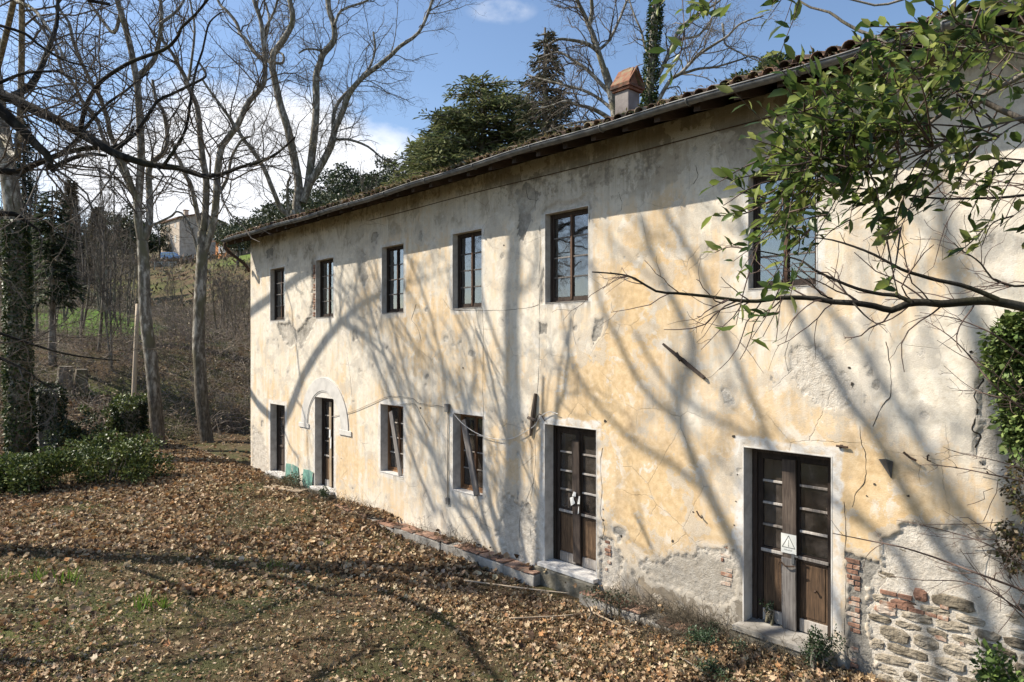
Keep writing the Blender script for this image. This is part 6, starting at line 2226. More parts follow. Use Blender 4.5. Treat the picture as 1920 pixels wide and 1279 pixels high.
def hill_house(name, label, px0, px1, py_top, py_base, d, depth_m, wall_m, roof_m, wins, rot=0.0, shut=None, roof_pitch=0.35, over=0.5, arches=(), chim=None, band=None):
    """house whose front is seen between px0..px1 at distance d, square to the view but for rot"""
    c = P((px0 + px1) / 2, py_base, d)
    wdt = (px1 - px0) / 1280 * d
    hgt = (py_base - py_top) / 1280 * d
    r = thing(name, label, 'house', c)
    r.rotation_euler = (0, 0, math.atan2(RT[1], RT[0]) + rot)
    MB().box(-wdt / 2, wdt / 2, 0, depth_m, -6, hgt).build('wall', wall_m, r)
    zr = hgt
    ym = depth_m / 2
    mb = MB()
    for s_, ya, yb in ((1, -over, ym), (-1, depth_m + over, ym)):
        za = zr - over * roof_pitch + 0.02
        zb = zr + ym * roof_pitch + 0.02
        mb.prism([(-wdt / 2 - over, ya, za), (-wdt / 2 - over, yb, zb), (-wdt / 2 - over, yb, zb + 0.18), (-wdt / 2 - over, ya, za + 0.18)], (wdt + 2 * over, 0, 0))
    rf = mb.build('roof', roof_m, r)
    for xg in (-wdt / 2 + 0.01, wdt / 2 - 0.26):
        MB().prism([(xg, 0.05, zr - 0.01), (xg, depth_m - 0.05, zr - 0.01), (xg, ym, zr + ym * roof_pitch)], (0.25, 0, 0)).build('gable', wall_m, r)
    # rows of tiles as raised ridges down the slope
    mb = MB()
    for x in np.arange(-wdt / 2 - over + 0.15, wdt / 2 + over, 0.45):
        mb.prism([(x, -over - 0.05, zr - over * roof_pitch + 0.2), (x + 0.22, -over - 0.05, zr - over * roof_pitch + 0.2), (x + 0.11, -over - 0.05, zr - over * roof_pitch + 0.3)], (0, ym + over, (ym + over) * roof_pitch))
    tl = mb.build('tile_rows', roof_m, rf)
    for (fx, fz, w_, h_, lit) in wins:
        x = -wdt / 2 + fx * wdt
        z_ = fz * hgt
        f = ring(MB(), x - w_ / 2 - 0.12, x + w_ / 2 + 0.12, z_ - h_ / 2 - 0.12, z_ + h_ / 2 + 0.12, -0.06, 0.05, 0.12).build('window', M['moulding'], r)
        if lit:
            for sx_ in (-1, 1):
                MB().box(x + (0.01 if sx_ > 0 else -w_ / 2), x + (w_ / 2 if sx_ > 0 else -0.01), -0.045, -0.012, z_ - h_ / 2, z_ + h_ / 2).build('shutter', shut, f)
        else:
            MB().box(x - w_ / 2, x + w_ / 2, -0.02, -0.005, z_ - h_ / 2, z_ + h_ / 2).build('pane', M['glass'], f)
            MB().box(x - 0.03, x + 0.03, -0.035, -0.021, z_ - h_ / 2, z_ + h_ / 2).build('mullion', M['moulding'], f)
    for (fx, w_, h_) in arches:
        x = -wdt / 2 + fx * wdt
        pts = [(x - w_ / 2, -0.03, 0), (x - w_ / 2, -0.03, h_ - w_ / 2)] + [(x - w_ / 2 * math.cos(a), -0.03, h_ - w_ / 2 + w_ / 2 * math.sin(a)) for a in np.linspace(0.3, 2.84, 7)] + [(x + w_ / 2, -0.03, h_ - w_ / 2), (x + w_ / 2, -0.03, 0)]
        MB().prism(pts, (0, 0.02, 0)).build('archway', M['interior'], r)
    if chim:
        MB().box(-wdt / 2 + chim * wdt - 0.45, -wdt / 2 + chim * wdt + 0.45, ym - 2.2, ym - 1.3, zr, zr + ym * roof_pitch + 1.3).build('chimney', wall_m, rf)
        MB().box(-wdt / 2 + chim * wdt - 0.6, -wdt / 2 + chim * wdt + 0.6, ym - 2.35, ym - 1.15, zr + ym * roof_pitch + 1.301, zr + ym * roof_pitch + 1.45).build('chimney_cap', roof_m, rf)
    return r, wdt, hgt


fieldstone = mat_simple('far_rubble_wall', [(0.25, (0.30, 0.24, 0.18)), (0.5, (0.50, 0.42, 0.33)), (0.75, (0.62, 0.54, 0.44))], 1.6, 8, 0.95, 0.8, 0.1)
slate = mat_simple('shaded_dark_wall', [(0.3, (0.10, 0.09, 0.085)), (0.7, (0.2, 0.175, 0.165))], 0.6, 6, 0.95, 0.5, 0.05)
orange = mat_simple('orange_render', [(0.3, (0.46, 0.19, 0.075)), (0.7, (0.60, 0.28, 0.12))], 0.5, 5, 0.9, 0.2)
tan_ = mat_simple('tan_render', [(0.3, (0.25, 0.18, 0.13)), (0.7, (0.36, 0.28, 0.21))], 0.5, 5, 0.9, 0.2)
fartile = mat_simple('far_roof_tile', [(0.3, (0.14, 0.085, 0.06)), (0.6, (0.27, 0.17, 0.12)), (0.8, (0.33, 0.25, 0.18))], 1.5, 6, 0.95, 0.5, 0.05)
shut = mat_simple('pale_shutter', [(0.3, (0.44, 0.44, 0.40)), (0.7, (0.56, 0.56, 0.52))], 2, 3, 0.8, 0.1)
shut2 = mat_simple('blue_grey_shutter', [(0.3, (0.30, 0.32, 0.36)), (0.7, (0.48, 0.50, 0.54))], 2, 3, 0.8, 0.1)
hill_house('stone_house', 'tall rubble stone house on the hill between the two bare trunks', 272, 364, 414, 488, 165, 11, fieldstone, fartile,
           [(0.38, 0.80, 0.55, 0.75, 1), (0.80, 0.84, 0.6, 0.9, 1), (0.36, 0.44, 0.8, 1.4, 1), (0.80, 0.5, 0.75, 1.5, 1), (0.62, 0.46, 0.3, 1.0, 0)], -0.75, shut, 0.30, 0.5, [(0.38, 1.1, 1.3), (0.58, 1.0, 1.2)], 0.52)
hill_house('orange_house', 'orange rendered house below the olives, beside the roof corner', 397, 432, 452, 502, 122, 8, orange, fartile, [(0.45, 0.68, 0.9, 1.0, 1), (0.80, 0.68, 0.8, 1.0, 0), (0.45, 0.22, 0.9, 0.6, 0)], -0.6, shut2, 0.3, 0.45)
hill_house('lean_to', 'tan lean-to with dark windows beside the orange house', 434, 470, 450, 500, 112, 5, tan_, fartile, [(0.45, 0.75, 1.2, 0.9, 0), (0.3, 0.3, 0.8, 0.8, 0)], 0.0, shut, 0.22, 0.5)

# blue van parked in front of the stone house
vb = P(319, 488, 158)
van = thing('parked_van', 'light blue van parked in front of the stone house', 'van', vb)
van.rotation_euler = (0, 0, math.atan2(RT[1], RT[0]) + 0.1)
gz_ = 0
blue = mat_simple('blue_car_paint', [(0.3, (0.20, 0.36, 0.62)), (0.7, (0.25, 0.42, 0.68))], 1, 2, 0.35, 0.0, spec=0.5)
rub = mat_simple('tyre_rubber', [(0.3, (0.015, 0.015, 0.015)), (0.7, (0.03, 0.03, 0.03))], 5, 2, 0.9, 0.1)
prof_ = [(-2.1, 0.35), (2.0, 0.35), (2.15, 0.6), (2.1, 0.95), (1.5, 1.12), (1.0, 1.75), (0.8, 1.85), (-1.95, 1.85), (-2.1, 1.6)]
MB().prism([(x, 0, z) for x, z in prof_], (0, 1.7, 0)).build('body', blue, van, bevel=0.06)
for a, b in ((-1.85, -0.95), (-0.8, 0.05), (0.15, 0.95)):
    MB().prism([(a, -0.012, 1.15), (b + (0.25 if b > 0.5 else 0), -0.012, 1.15), (b, -0.012, 1.65), (a, -0.012, 1.65)], (0, 0.01, 0)).build('window', M['glass'], van)
for x in (-1.35, 1.35):
    for y in (0.02, 1.5):
        w_ = MB().tube([(x, y - 0.03, 0.33), (x, y + 0.19, 0.33)], 0.33, 14).build('wheel', rub, van)
        MB().tube([(x, y - 0.04, 0.33), (x, y - 0.031, 0.33)], 0.19, 10).build('rim', M['zinc'], w_)
MB().box(1.95, 2.14, 0.1, 0.4, 0.75, 0.9).build('headlight', M['glass'], van)
MB().box(1.95, 2.14, 1.3, 1.6, 0.75, 0.9).build('headlight', M['glass'], van)
# low ground under the van and house: a terrace wall
tw_ = P(315, 489, 155)
r = thing('terrace_wall', 'long low terrace wall below the van and stone house', 'wall', tw_)
r.rotation_euler = (0, 0, math.atan2(RT[1], RT[0]))
MB().box(-7, 14, 0, 26, -6, 0, 0.02).build('wall', fieldstone, r)
# white rail
fb = on_ground(312, 110)
zt = 4.05 + (646 - 507) / 1280 * 110
fb[2] = max(fb[2], zt - 0.8)
r = thing('white_railing', 'short white railing half hidden in the scrub below the van', 'railing', fb)
r.rotation_euler = (0, 0, math.atan2(RT[1], RT[0]))
for k in range(3):
    MB().box(-2.0, 1.6, 0, 0.05, 0.25 + k * 0.3, 0.33 + k * 0.3).build('rail', shut, r)
for k in range(4):
    MB().box(-2.0 + k * 1.15, -1.9 + k * 1.15, 0.052, 0.13, -1.0, 1.0).build('post', shut, r)

# ------------------------------------------------------------------ leaf litter, turf and weeds


def visible(x, y, z, m=1.06):
    rel = np.stack([x, y, z], -1) - CAM
    d = rel @ FW
    u = (rel @ RT) / np.maximum(d, 1e-3)
    v = rel[..., 2] / np.maximum(d, 1e-3)
    return (d > 2) & (np.abs(u) < 0.75 * m + 0.04) & (v > -0.56) & (v < 0.52)


# the bare ground's own height, as in the sheet
def gz_at(x, y):
    return ground_z(x, y) + 0.05 * (fbm(x * 1.5, y * 1.5, 3, 3) - 0.5)


def scatter(n, x0, x1, y0, y1):
    x = RNG.uniform(x0, x1, n)
    y = RNG.uniform(y0, y1, n)
    return x, y


def cover(x, y):
    """how thickly leaves lie: drifted towards the wall and the right, thin on the turf at lower left"""
    c = fbm(x * 0.55, y * 0.55, 501, 4)
    near = np.exp(-((y + 1.6) / 2.6) ** 2) * 0.40
    right = sm((x + 9) / 5) * 0.35
    farp = sm((-x - 14) / 8) * 0.25
    return np.clip((c - 0.40) * 3.4 + near + right + farp, 0.10, 1.0)


LC = [(0.35, 0.24, 0.14), (0.46, 0.345, 0.215), (0.22, 0.135, 0.072), (0.095, 0.062, 0.038), (0.37, 0.21, 0.095), (0.54, 0.44, 0.30)]
LW = [0.26, 0.24, 0.18, 0.14, 0.08, 0.10]
x, y = scatter(185000, -36, 0, -9, -0.02)
z = gz_at(x, y)
m = visible(x, y, z) & (RNG.random(len(x)) < cover(x, y) * (0.90 - 0.15 * sm((-x - 5) / 6) * sm((-y - 2.0) / 2.5))) & ~((x > HX0 - 0.1) & (y > -0.02))
x, y, z = x[m], y[m], z[m]
kb = (y > -0.36) & (x > -16.2) & (x < -5.2)
z = np.where(kb, -0.075, z)
keep_ = ~kb | (RNG.random(len(x)) < 0.12 + 0.8 * (x < -13.4))
x, y, z = x[keep_], y[keep_], z[keep_]
x2, y2 = scatter(16000, -46, -22.6, -9, 14)
z2 = gz_at(x2, y2)
m = (y2 > -0.02) & (cover(x2, y2) * 0.9 > RNG.random(len(x2)))
x, y, z = np.concatenate([x, x2[m]]), np.concatenate([y, y2[m]]), np.concatenate([z, z2[m]])
n = len(x)
dist = np.hypot(x - CAM[0], y - CAM[1])
size = (0.032 + 0.095 * RNG.random(n) ** 1.9) * np.where(dist > 18, 1.0, 1.0)
nrm = unit(np.stack([RNG.normal(size=n) * 0.75, RNG.normal(size=n) * 0.75, np.ones(n)], 1))
yaw = RNG.random(n) * 6.283
ax = np.stack([np.cos(yaw), np.sin(yaw), np.zeros(n)], 1)
Yv = unit(np.cross(nrm, ax))
Xv = np.cross(Yv, nrm)
pos_ = np.stack([x, y, z + RNG.uniform(0.004, 0.06, n)], 1)
bend_ = RNG.uniform(-0.8, 2.2, n)
nr = dist < 12.5
V1, F1 = template_mesh(LOBE_V, LOBE_F, pos_[nr], Xv[nr], Yv[nr], nrm[nr], size[nr] * 1.25, bend_[nr])
SIX_V = np.vstack([[(0, 0, -0.05)], [(0.5 * math.cos(a), 0.4 * math.sin(a), 0.1 * (i % 2)) for i, a in enumerate(np.radians([0, 70, 140, 220, 290]))]])
SIX_F = np.array([(0, 1 + i, 1 + (i + 1) % 5) for i in range(5)])
V2, F2 = template_mesh(SIX_V, SIX_F, pos_[~nr], Xv[~nr], Yv[~nr], nrm[~nr], size[~nr] * 1.25, bend_[~nr])
tn_ = tints(n, LC, LW, 0.3)
o = mesh_np('leaf_litter', np.concatenate([V1, V2]), [np.concatenate([F1, F2 + len(V1)])], M['leaf'], None, False, {'tint': np.concatenate([np.repeat(tn_[nr], len(LOBE_V), 0), np.repeat(tn_[~nr], 6, 0)])})
tag(o, 'dry brown plane leaves strewn over the yard', 'fallen leaves', kind='stuff')
print('litter', n)
# broken bits of leaf
x, y = scatter(270000, -34, 0, -9, -0.02)
z = gz_at(x, y)
m = visible(x, y, z) & (RNG.random(len(x)) < 0.25 + 0.6 * cover(x, y)) & ~((y > -0.36) & (x > -13) & (x < -5.2))
x, y, z = x[m], y[m], z[m]
n = len(x)
dirn = RNG.normal(size=(n, 3)) * np.array([1, 1, 0.35])
o = leaves('leaf_crumbs', np.stack([x, y, z + RNG.uniform(0.002, 0.03, n)], 1), dirn, 0.022 + 0.062 * RNG.random(n) ** 1.4, M['leaf'], LC, [0.2, 0.22, 0.18, 0.18, 0.08, 0.14], None, QUAD_V, QUAD_F, 0.7, 0.3)
tag(o, 'crumbled leaf fragments and straw over the yard', 'fallen leaves', kind='stuff')
# turf: short blades where the leaves lie thin
x, y = scatter(230000, -30, -0.5, -9, -0.4)
z = gz_at(x, y)
gm = fbm(x * 0.7, y * 0.7, 551, 4)
m = visible(x, y, z) & (RNG.random(len(x)) < np.clip((gm - 0.38) * 3.2 + 0.25 * sm((-x - 6) / 4), 0.08, 0.85))
x, y, z = x[m], y[m], z[m]
n = len(x)
yaw = RNG.random(n) * 6.283
ax = np.stack([np.cos(yaw), np.sin(yaw), np.zeros(n)], 1)
zz_ = unit(np.stack([RNG.normal(size=n) * 0.5, RNG.normal(size=n) * 0.5, np.ones(n)], 1))
Yv = unit(np.cross(zz_, ax))
Xv = np.cross(Yv, zz_)
V, F = template_mesh(BLADE_V, np.array([(0, 1, 2), (0, 2, 4)]), np.stack([x, y, z], 1), Xv, Yv, zz_, RNG.uniform(0.03, 0.085, n))
V = V.reshape(n, 5, 3)
V[:, :, :] = V[:, 2:3, :] * 0 + V
gcols = [(0.085, 0.10, 0.035), (0.12, 0.13, 0.05), (0.18, 0.165, 0.08), (0.06, 0.075, 0.025), (0.34, 0.28, 0.17), (0.42, 0.35, 0.23)]
o = mesh_np('turf', V.reshape(-1, 3), [F], M['blade'], None, False, {'tint': np.repeat(tints(n, gcols, None, 0.3), 5, 0)})
tag(o, 'thin mossy turf between the fallen leaves', 'grass', kind='stuff')
# small round leaves of creeping ground ivy
x, y = scatter(60000, -26, -0.5, -9, -0.4)
z = gz_at(x, y)
gm = fbm(x * 0.9 + 40, y * 0.9, 571, 4)
m = visible(x, y, z) & (RNG.random(len(x)) < np.clip((gm - 0.50) * 5, 0.02, 0.9))
x, y, z = x[m], y[m], z[m]
n = len(x)
dirn = RNG.normal(size=(n, 3)) * np.array([1, 1, 0.3])
o = leaves('ground_ivy', np.stack([x, y, z + RNG.uniform(0.01, 0.06, n)], 1), dirn, RNG.uniform(0.02, 0.05, n), M['ivy'], [(0.04, 0.065, 0.022), (0.07, 0.10, 0.035), (0.10, 0.125, 0.055)], None, None, QUAD_V, QUAD_F, 0.5, 0.3)
tag(o, 'creeping ground ivy in the yard', 'ground cover', kind='stuff')
M['weed'] = mat_simple('dead_weed_stalk', [(0.3, (0.05, 0.042, 0.03)), (0.6, (0.12, 0.10, 0.07)), (0.75, (0.24, 0.2, 0.14))], 2.5, 4, 0.9, 0.0)
# dead weeds and straw along the wall foot
x = np.concatenate([RNG.uniform(-22, -1, 2600), RNG.normal(-5.7, 0.45, 380), RNG.normal(-9.6, 0.4, 200)])
NW = len(x)
y = -0.05 - np.abs(RNG.normal(size=NW)) * 0.35
clump_ = fbm(x * 0.9, y * 0.5, 601, 3) > 0.5
clump_ |= (x > -6.8) & (x < -5.0) & (RNG.random(NW) < 0.8)
x, y = x[clump_], y[clump_]
n = len(x)
z = np.where(y > -0.36, -0.08, gz_at(x, y))
K = 5
pts = np.empty((n, K, 3))
pts[:, 0] = np.stack([x, y, z], 1)
d = unit(RNG.normal(size=(n, 3)) * np.array([0.8, 0.5, 0.4]) + np.array([0, -0.25, 0.9]))
L_ = RNG.uniform(0.10, 0.42, n) * np.where((x > -6.8) & (x < -5), 1.25, 1)
for k in range(1, K):
    pts[:, k] = pts[:, k - 1] + d * (L_ / (K - 1))[:, None]
    d = unit(d + RNG.normal(size=(n, 3)) * 0.4 + np.array([0, 0, -0.15]))
s1, r1 = spawn(pts, np.full((n, K), 0.003), 7, 0.5, 0.9, 0.003, 0.9, 0.4, 0, 4, 0.1, 0.05, 0.2, 0.0018)
o = tube_mesh('dead_weeds', [(pts, np.full((n, K), 0.0028), 3), (s1, r1 * 0.8, 3)], M['weed'])
tag(o, 'dead weeds along the foot of the wall', 'weeds', kind='stuff')

# weeds one can point to
def weed(name, label, cat, loc, spread, hgt, n, size, cols, tv=QUAD_V, tf=QUAD_F, group=None):
    k = 7
    c = np.stack([RNG.normal(size=k) * spread * 0.5, RNG.normal(size=k) * spread * 0.3, RNG.uniform(0.25, 0.75, k) * hgt], 1)
    r_ = np.tile(np.array([[spread * 0.45, spread * 0.35, hgt * 0.35]]), (k, 1))
    return bush(name, label, cat, loc, c, r_, n, size, cols, tv, tf, 'ivy', 0.3, 9, 0.35, group)


def at_ground(px, py):
    d = 4.25 * 1280 / (py - 646)
    for _ in range(4):
        p = P(px, py, d)
        d = (4.05 - float(ground_z(p[0], p[1]))) * 1280 / (py - 646)
    return P(px, py, d)


WD = [(0.025, 0.045, 0.02), (0.045, 0.075, 0.03), (0.07, 0.10, 0.045)]
weed('weed_clump', 'dark green bushy weed at the right foot of the right door', 'weed', np.array([-3.72, -0.22, -0.1]), 0.24, 0.55, 1500, (0.02, 0.045), WD)
weed('weed_clump', 'bluish ivy patch hanging over the kerb between the two right doors', 'weed', at_ground(1300, 1222) + np.array([0, 0.25, 0]), 0.34, 0.30, 1500, (0.02, 0.04), [(0.06, 0.10, 0.05), (0.09, 0.14, 0.075), (0.04, 0.07, 0.035)])
weed('weed_clump', 'low spreading weed under the exposed stones at the bottom right', 'weed', at_ground(1640, 1262), 0.4, 0.22, 1400, (0.02, 0.045), WD)
weed('weed_clump', 'small weed at the bottom edge of the yard below the right door', 'weed', at_ground(1350, 1262), 0.35, 0.12, 700, (0.02, 0.04), WD)
weed('weed_clump', 'small green weed against the sill of the arched door', 'weed', np.array([-16.85, -0.25, -0.05]), 0.2, 0.25, 350, (0.03, 0.06), WD)
weed('weed_clump', 'dry tangled weed between the two green skirting panels', 'weed', np.array([-18.85, -0.35, -0.05]), 0.45, 0.45, 500, (0.03, 0.07), [(0.12, 0.11, 0.055), (0.17, 0.14, 0.09), (0.07, 0.085, 0.035)])
weed('weed_clump', 'little sprig of ivy on the left leaf of the right door', 'weed', np.array([-4.62, 0.18, 0.3]), 0.10, 0.13, 120, (0.02, 0.045), WD)
weed('weed_clump', 'grey weed on the kerb right of the middle door', 'weed', np.array([-7.0, -0.5, -0.2]), 0.5, 0.4, 500, (0.03, 0.06), [(0.08, 0.085, 0.055), (0.11, 0.10, 0.07), (0.05, 0.06, 0.03)])


# bright tufts of daffodil leaves in the lawn
def tuft(label, px, py, h_, n=34, wide=0.16, cols=None):
    p0 = at_ground(px, py)
    yaw = RNG.random(n) * 6.283
    ax = np.stack([np.cos(yaw), np.sin(yaw), np.zeros(n)], 1)
    zz_ = unit(np.stack([RNG.normal(size=n) * 0.28, RNG.normal(size=n) * 0.28, np.ones(n)], 1))
    Yv = unit(np.cross(zz_, ax))
    Xv = np.cross(Yv, zz_)
    wide *= 0.6
    pos = np.stack([RNG.normal(size=n) * wide, RNG.normal(size=n) * wide, np.full(n, -0.01)], 1)
    V, F = template_mesh(BLADE_V * np.array([[1.3, 1, 1]]), np.array([(0, 1, 2), (0, 2, 3), (3, 2, 4)]), pos, Xv, Yv, zz_, RNG.uniform(0.6, 1.1, n) * h_)
    o = mesh_np('grass_tuft', V, [F], M['blade'], None, False, {'tint': np.repeat(tints(n, cols or [(0.14, 0.24, 0.03), (0.20, 0.30, 0.045), (0.10, 0.18, 0.025)], None, 0.25), 5, 0)})
    o.location = p0
    return tag(o, label, 'grass tuft', 'bright grass tufts in the yard')


tuft('bright green blade tuft, right of the pair at the left of the yard', 124, 1092, 0.30)
tuft('bright tuft at the left edge of the yard', 12, 1088, 0.20, 40, 0.25)
tuft('bright blade tuft just left of its twin at the left of the yard', 70, 1085, 0.24)
tuft('tallest bright blade tuft in the middle left of the lower yard', 270, 1140, 0.30, 40)
tuft('narrow upright tuft beside the tallest one in the lower yard', 308, 1142, 0.30, 18, 0.03)
tuft('flat yellow green tuft among leaves in mid yard', 612, 1025, 0.14, 60, 0.25)
tuft('green patch in the dark shadow band of the mid yard', 515, 1065, 0.15, 50, 0.25)

# fallen plank and branches
p0 = at_ground(535, 921)
MBo = MB().box(-0.75, 0.75, -0.16, 0.16, 0.06, 0.10, 0.006).build('fallen_board', M['wood_pale'], None, bevel=0.008)
MBo.location = p0
MBo.rotation_euler = (0.03, -0.02, math.atan2(*(at_ground(572, 930) - at_ground(505, 917))[[1, 0]]))
tag(MBo, 'pale board lying on the leaves near the arched door', 'board')
for (pts, r_, lb) in (([(868, 1093), (920, 1100), (980, 1108), (1040, 1115), (1068, 1118)], 0.018, 'long pale fallen branch in front of the middle door'),
                      ([(955, 1166), (1010, 1163), (1060, 1160), (1095, 1155)], 0.016, 'dark fallen branch below the pale one in the yard'),
                      ([(1103, 1150), (1140, 1168), (1190, 1192)], 0.02, 'pale stick lying towards the kerb ivy'),
                      ([(1250, 1225), (1285, 1245), (1320, 1268)], 0.012, 'thin grey stick among leaves at the bottom of the yard')):
    q = np.array([at_ground(a, b) for a, b in pts])
    q[:, 2] += 0.05
    o = MB().tube(resample(q - q[0], 14), np.linspace(r_, r_ * 0.5, 14), 6).build('fallen_branch', M['wood_pale'] if 'pale' in lb else M['bark_brown'], None, True)
    o.location = q[0]
    tag(o, lb, 'branch')

# moss and grass grown on the eaves
n = 9000
x = RNG.uniform(RX0, 4, n)
wgt = 0.10 + 1.2 * np.exp(-((x + 12.2) / 2.6) ** 2) + 0.5 * np.exp(-((x + 8.8) / 0.8) ** 2) + 0.2 * (fbm(x * 0.8, x * 0, 651, 3) > 0.55)
m = RNG.random(n) < wgt
x = x[m]
n = len(x)
yy_ = EY - 0.10 + np.abs(RNG.normal(size=n)) * 0.22
pos = np.stack([x, yy_, EZ + 0.12 + (yy_ - EY) * SL + RNG.uniform(-0.03, 0.05, n)], 1)
dirn = unit(RNG.normal(size=(n, 3)) * np.array([1, 1, 0.7]) + np.array([0, -0.7, -0.1]))
o = leaves('eaves_moss', pos, dirn, RNG.uniform(0.05, 0.13, n), M['blade'], [(0.10, 0.105, 0.035), (0.16, 0.145, 0.06), (0.22, 0.17, 0.085), (0.07, 0.075, 0.028), (0.28, 0.20, 0.11)], None, None, QUAD_V * np.array([[1, 0.42, 1]]), QUAD_F, 1.0, 0.3)
tag(o, 'moss and dry weeds growing along the roof eaves', 'moss', kind='stuff')

# ------------------------------------------------------------------ creepers and shrubs at the right
# ivy on the wall by the right edge
r = thing('wall_ivy', 'thick green ivy on the wall at the right edge', 'ivy', (-1.5, 0, 3.5))
cs = np.array([W(a, b, -0.12) for a, b in ((1885, 640), (1910, 620), (1878, 680), (1905, 690), (1930, 660), (1895, 730), (1920, 740), (1905, 780), (1930, 800), (1950, 700), (1950, 760), (1935, 610), (1920, 830))]) - np.array([-1.5, 0, 3.5])
rs = np.tile(np.array([[0.20, 0.18, 0.22]]), (len(cs), 1))
pos, d = blob_points(5200, cs, rs, 0.4)
leaves('leaves', pos, unit(d + np.array([0, -0.8, -0.3]) + RNG.normal(size=d.shape) * 0.5), RNG.uniform(0.05, 0.10, len(pos)), M['ivy'], [(0.10, 0.15, 0.04), (0.15, 0.205, 0.06), (0.21, 0.26, 0.085), (0.06, 0.09, 0.026)], None, r, QUAD_V, QUAD_F, 0.8, 0.3)
q = resample(np.array([W(1960, 1100, -0.05), W(1945, 950, -0.06), W(1935, 850, -0.06), W(1915, 740, -0.06), W(1900, 650, -0.06)]) - np.array([-1.5, 0, 3.5]), 14)
tube_mesh('stem', [(q[None], np.linspace(0.03, 0.012, 14)[None], 6)], M['bark_brown'], r)
r = thing('wall_creeper', 'half withered creeper hanging on the wall below the ivy', 'creeper', (-1.5, 0, 2))
cs = np.array([W(a, b, -0.1) for a, b in ((1905, 880), (1895, 910), (1910, 940), (1890, 990), (1905, 1010), (1920, 1030), (1885, 1030), (1925, 960), (1900, 1060))]) - np.array([-1.5, 0, 2])
rs = np.tile(np.array([[0.11, 0.10, 0.12]]), (len(cs), 1))
pos, d = blob_points(900, cs, rs, 0.2)
leaves('leaves', pos, unit(d + np.array([0, -0.6, -0.6]) + RNG.normal(size=d.shape) * 0.5), RNG.uniform(0.03, 0.065, len(pos)), M['ivy'], [(0.12, 0.09, 0.035), (0.09, 0.10, 0.03), (0.16, 0.11, 0.05), (0.06, 0.045, 0.025)], None, r, QUAD_V, QUAD_F, 0.8, 0.3)
st_ = np.array([cs[RNG.integers(len(cs))] for _ in range(40)]) + RNG.normal(size=(40, 3)) * 0.1
s_ = np.linspace(0, 1, 5)[None, :, None]
q = st_[:, None] + s_ * RNG.normal(size=(40, 1, 3)) * 0.25 + RNG.normal(size=(40, 5, 3)) * 0.015
tube_mesh('stem', [(q, np.full((40, 5), 0.004), 3)], M['twig_red'], r)
weed('shrub', 'bright leaved shrub at the bottom right corner by the stones', 'shrub', np.array([-1.55, -0.45, 0.2]), 0.35, 0.75, 900, (0.05, 0.10), [(0.08, 0.13, 0.03), (0.13, 0.19, 0.05), (0.05, 0.085, 0.02)])

# bare twiggy shrub reaching in from the right
r = thing('twiggy_shrub', 'leafless shrub with long thin shoots reaching in from the right', 'shrub', (0.4, -3.2, -0.2))
r0_ = np.array([0.4, -3.2, -0.2])
TW = [([(1990, 1140), (1920, 1108), (1840, 1078), (1760, 1048), (1690, 1026), (1620, 1012), (1562, 1000)], 5.2, 0.010),
      ([(1990, 1100), (1920, 1060), (1850, 1020), (1790, 1000), (1730, 985), (1680, 975)], 5.6, 0.006),
      ([(1990, 1200), (1920, 1150), (1860, 1110), (1800, 1090), (1730, 1088), (1670, 1080)], 5.0, 0.006),
      ([(1990, 920), (1920, 903), (1860, 890), (1800, 878), (1750, 872), (1722, 872)], 5.8, 0.007),
      ([(1990, 905), (1920, 880), (1860, 862), (1800, 850), (1768, 838)], 5.6, 0.005),
      ([(1990, 830), (1920, 770), (1860, 720), (1820, 670), (1780, 630), (1733, 600)], 5.4, 0.008),
      ([(1990, 800), (1920, 745), (1850, 690), (1800, 665), (1757, 638)], 5.8, 0.006),
      ([(1990, 790), (1920, 760), (1850, 740), (1810, 720), (1770, 686)], 5.5, 0.005),
      ([(1990, 700), (1920, 668), (1860, 625), (1800, 600), (1765, 592), (1725, 586)], 5.2, 0.007),
      ([(1990, 1060), (1920, 1020), (1860, 1012), (1790, 1010), (1720, 1000)], 5.9, 0.005),
      ([(1990, 1240), (1940, 1180), (1880, 1120), (1830, 1070), (1800, 1030)], 5.3, 0.006),
      ([(1990, 760), (1940, 735), (1880, 745), (1830, 733), (1785, 733)], 5.6, 0.005)]
stems = []
bt = []
for pts, d_, rr_ in TW:
    q = resample(np.array([P(a, b, d_ + 0.25 * (i % 2)) for i, (a, b) in enumerate(pts)]), 16)
    foot = r0_ + RNG.normal(size=3) * np.array([0.15, 0.15, 0])
    q = np.vstack([resample(np.array([foot, (foot + q[0]) / 2 + np.array([0.3, 0, 0.4]), q[0]]), 8)[:-1], q])
    rad = np.linspace(rr_ * 1.6, rr_ * 0.35, len(q))
    stems.append((q - r0_, rad))
for q, rad in stems:
    tube_mesh('stem', [(q[None], rad[None], 5)], M['twig_red'], r)
    s1, r1 = spawn(q[None, 8:], rad[None, 8:], 5, 0.16, 0.6, 0.004, 0.5, 0.16, 0.0, 6, 0.1, 0.08, 0.6, 0.0018)
    s2, r2 = spawn(s1, r1, 6, 0.4, 0.7, 0.003, 0.6, 0.2, 0.0, 4, 0.2, 0.04, 0.2, 0.0013)
    bt += [(s1, r1, 4), (s2, r2, 3)]
o = tube_mesh('twigs', bt, M['twig_red'], r)
o['kind'] = 'stuff'

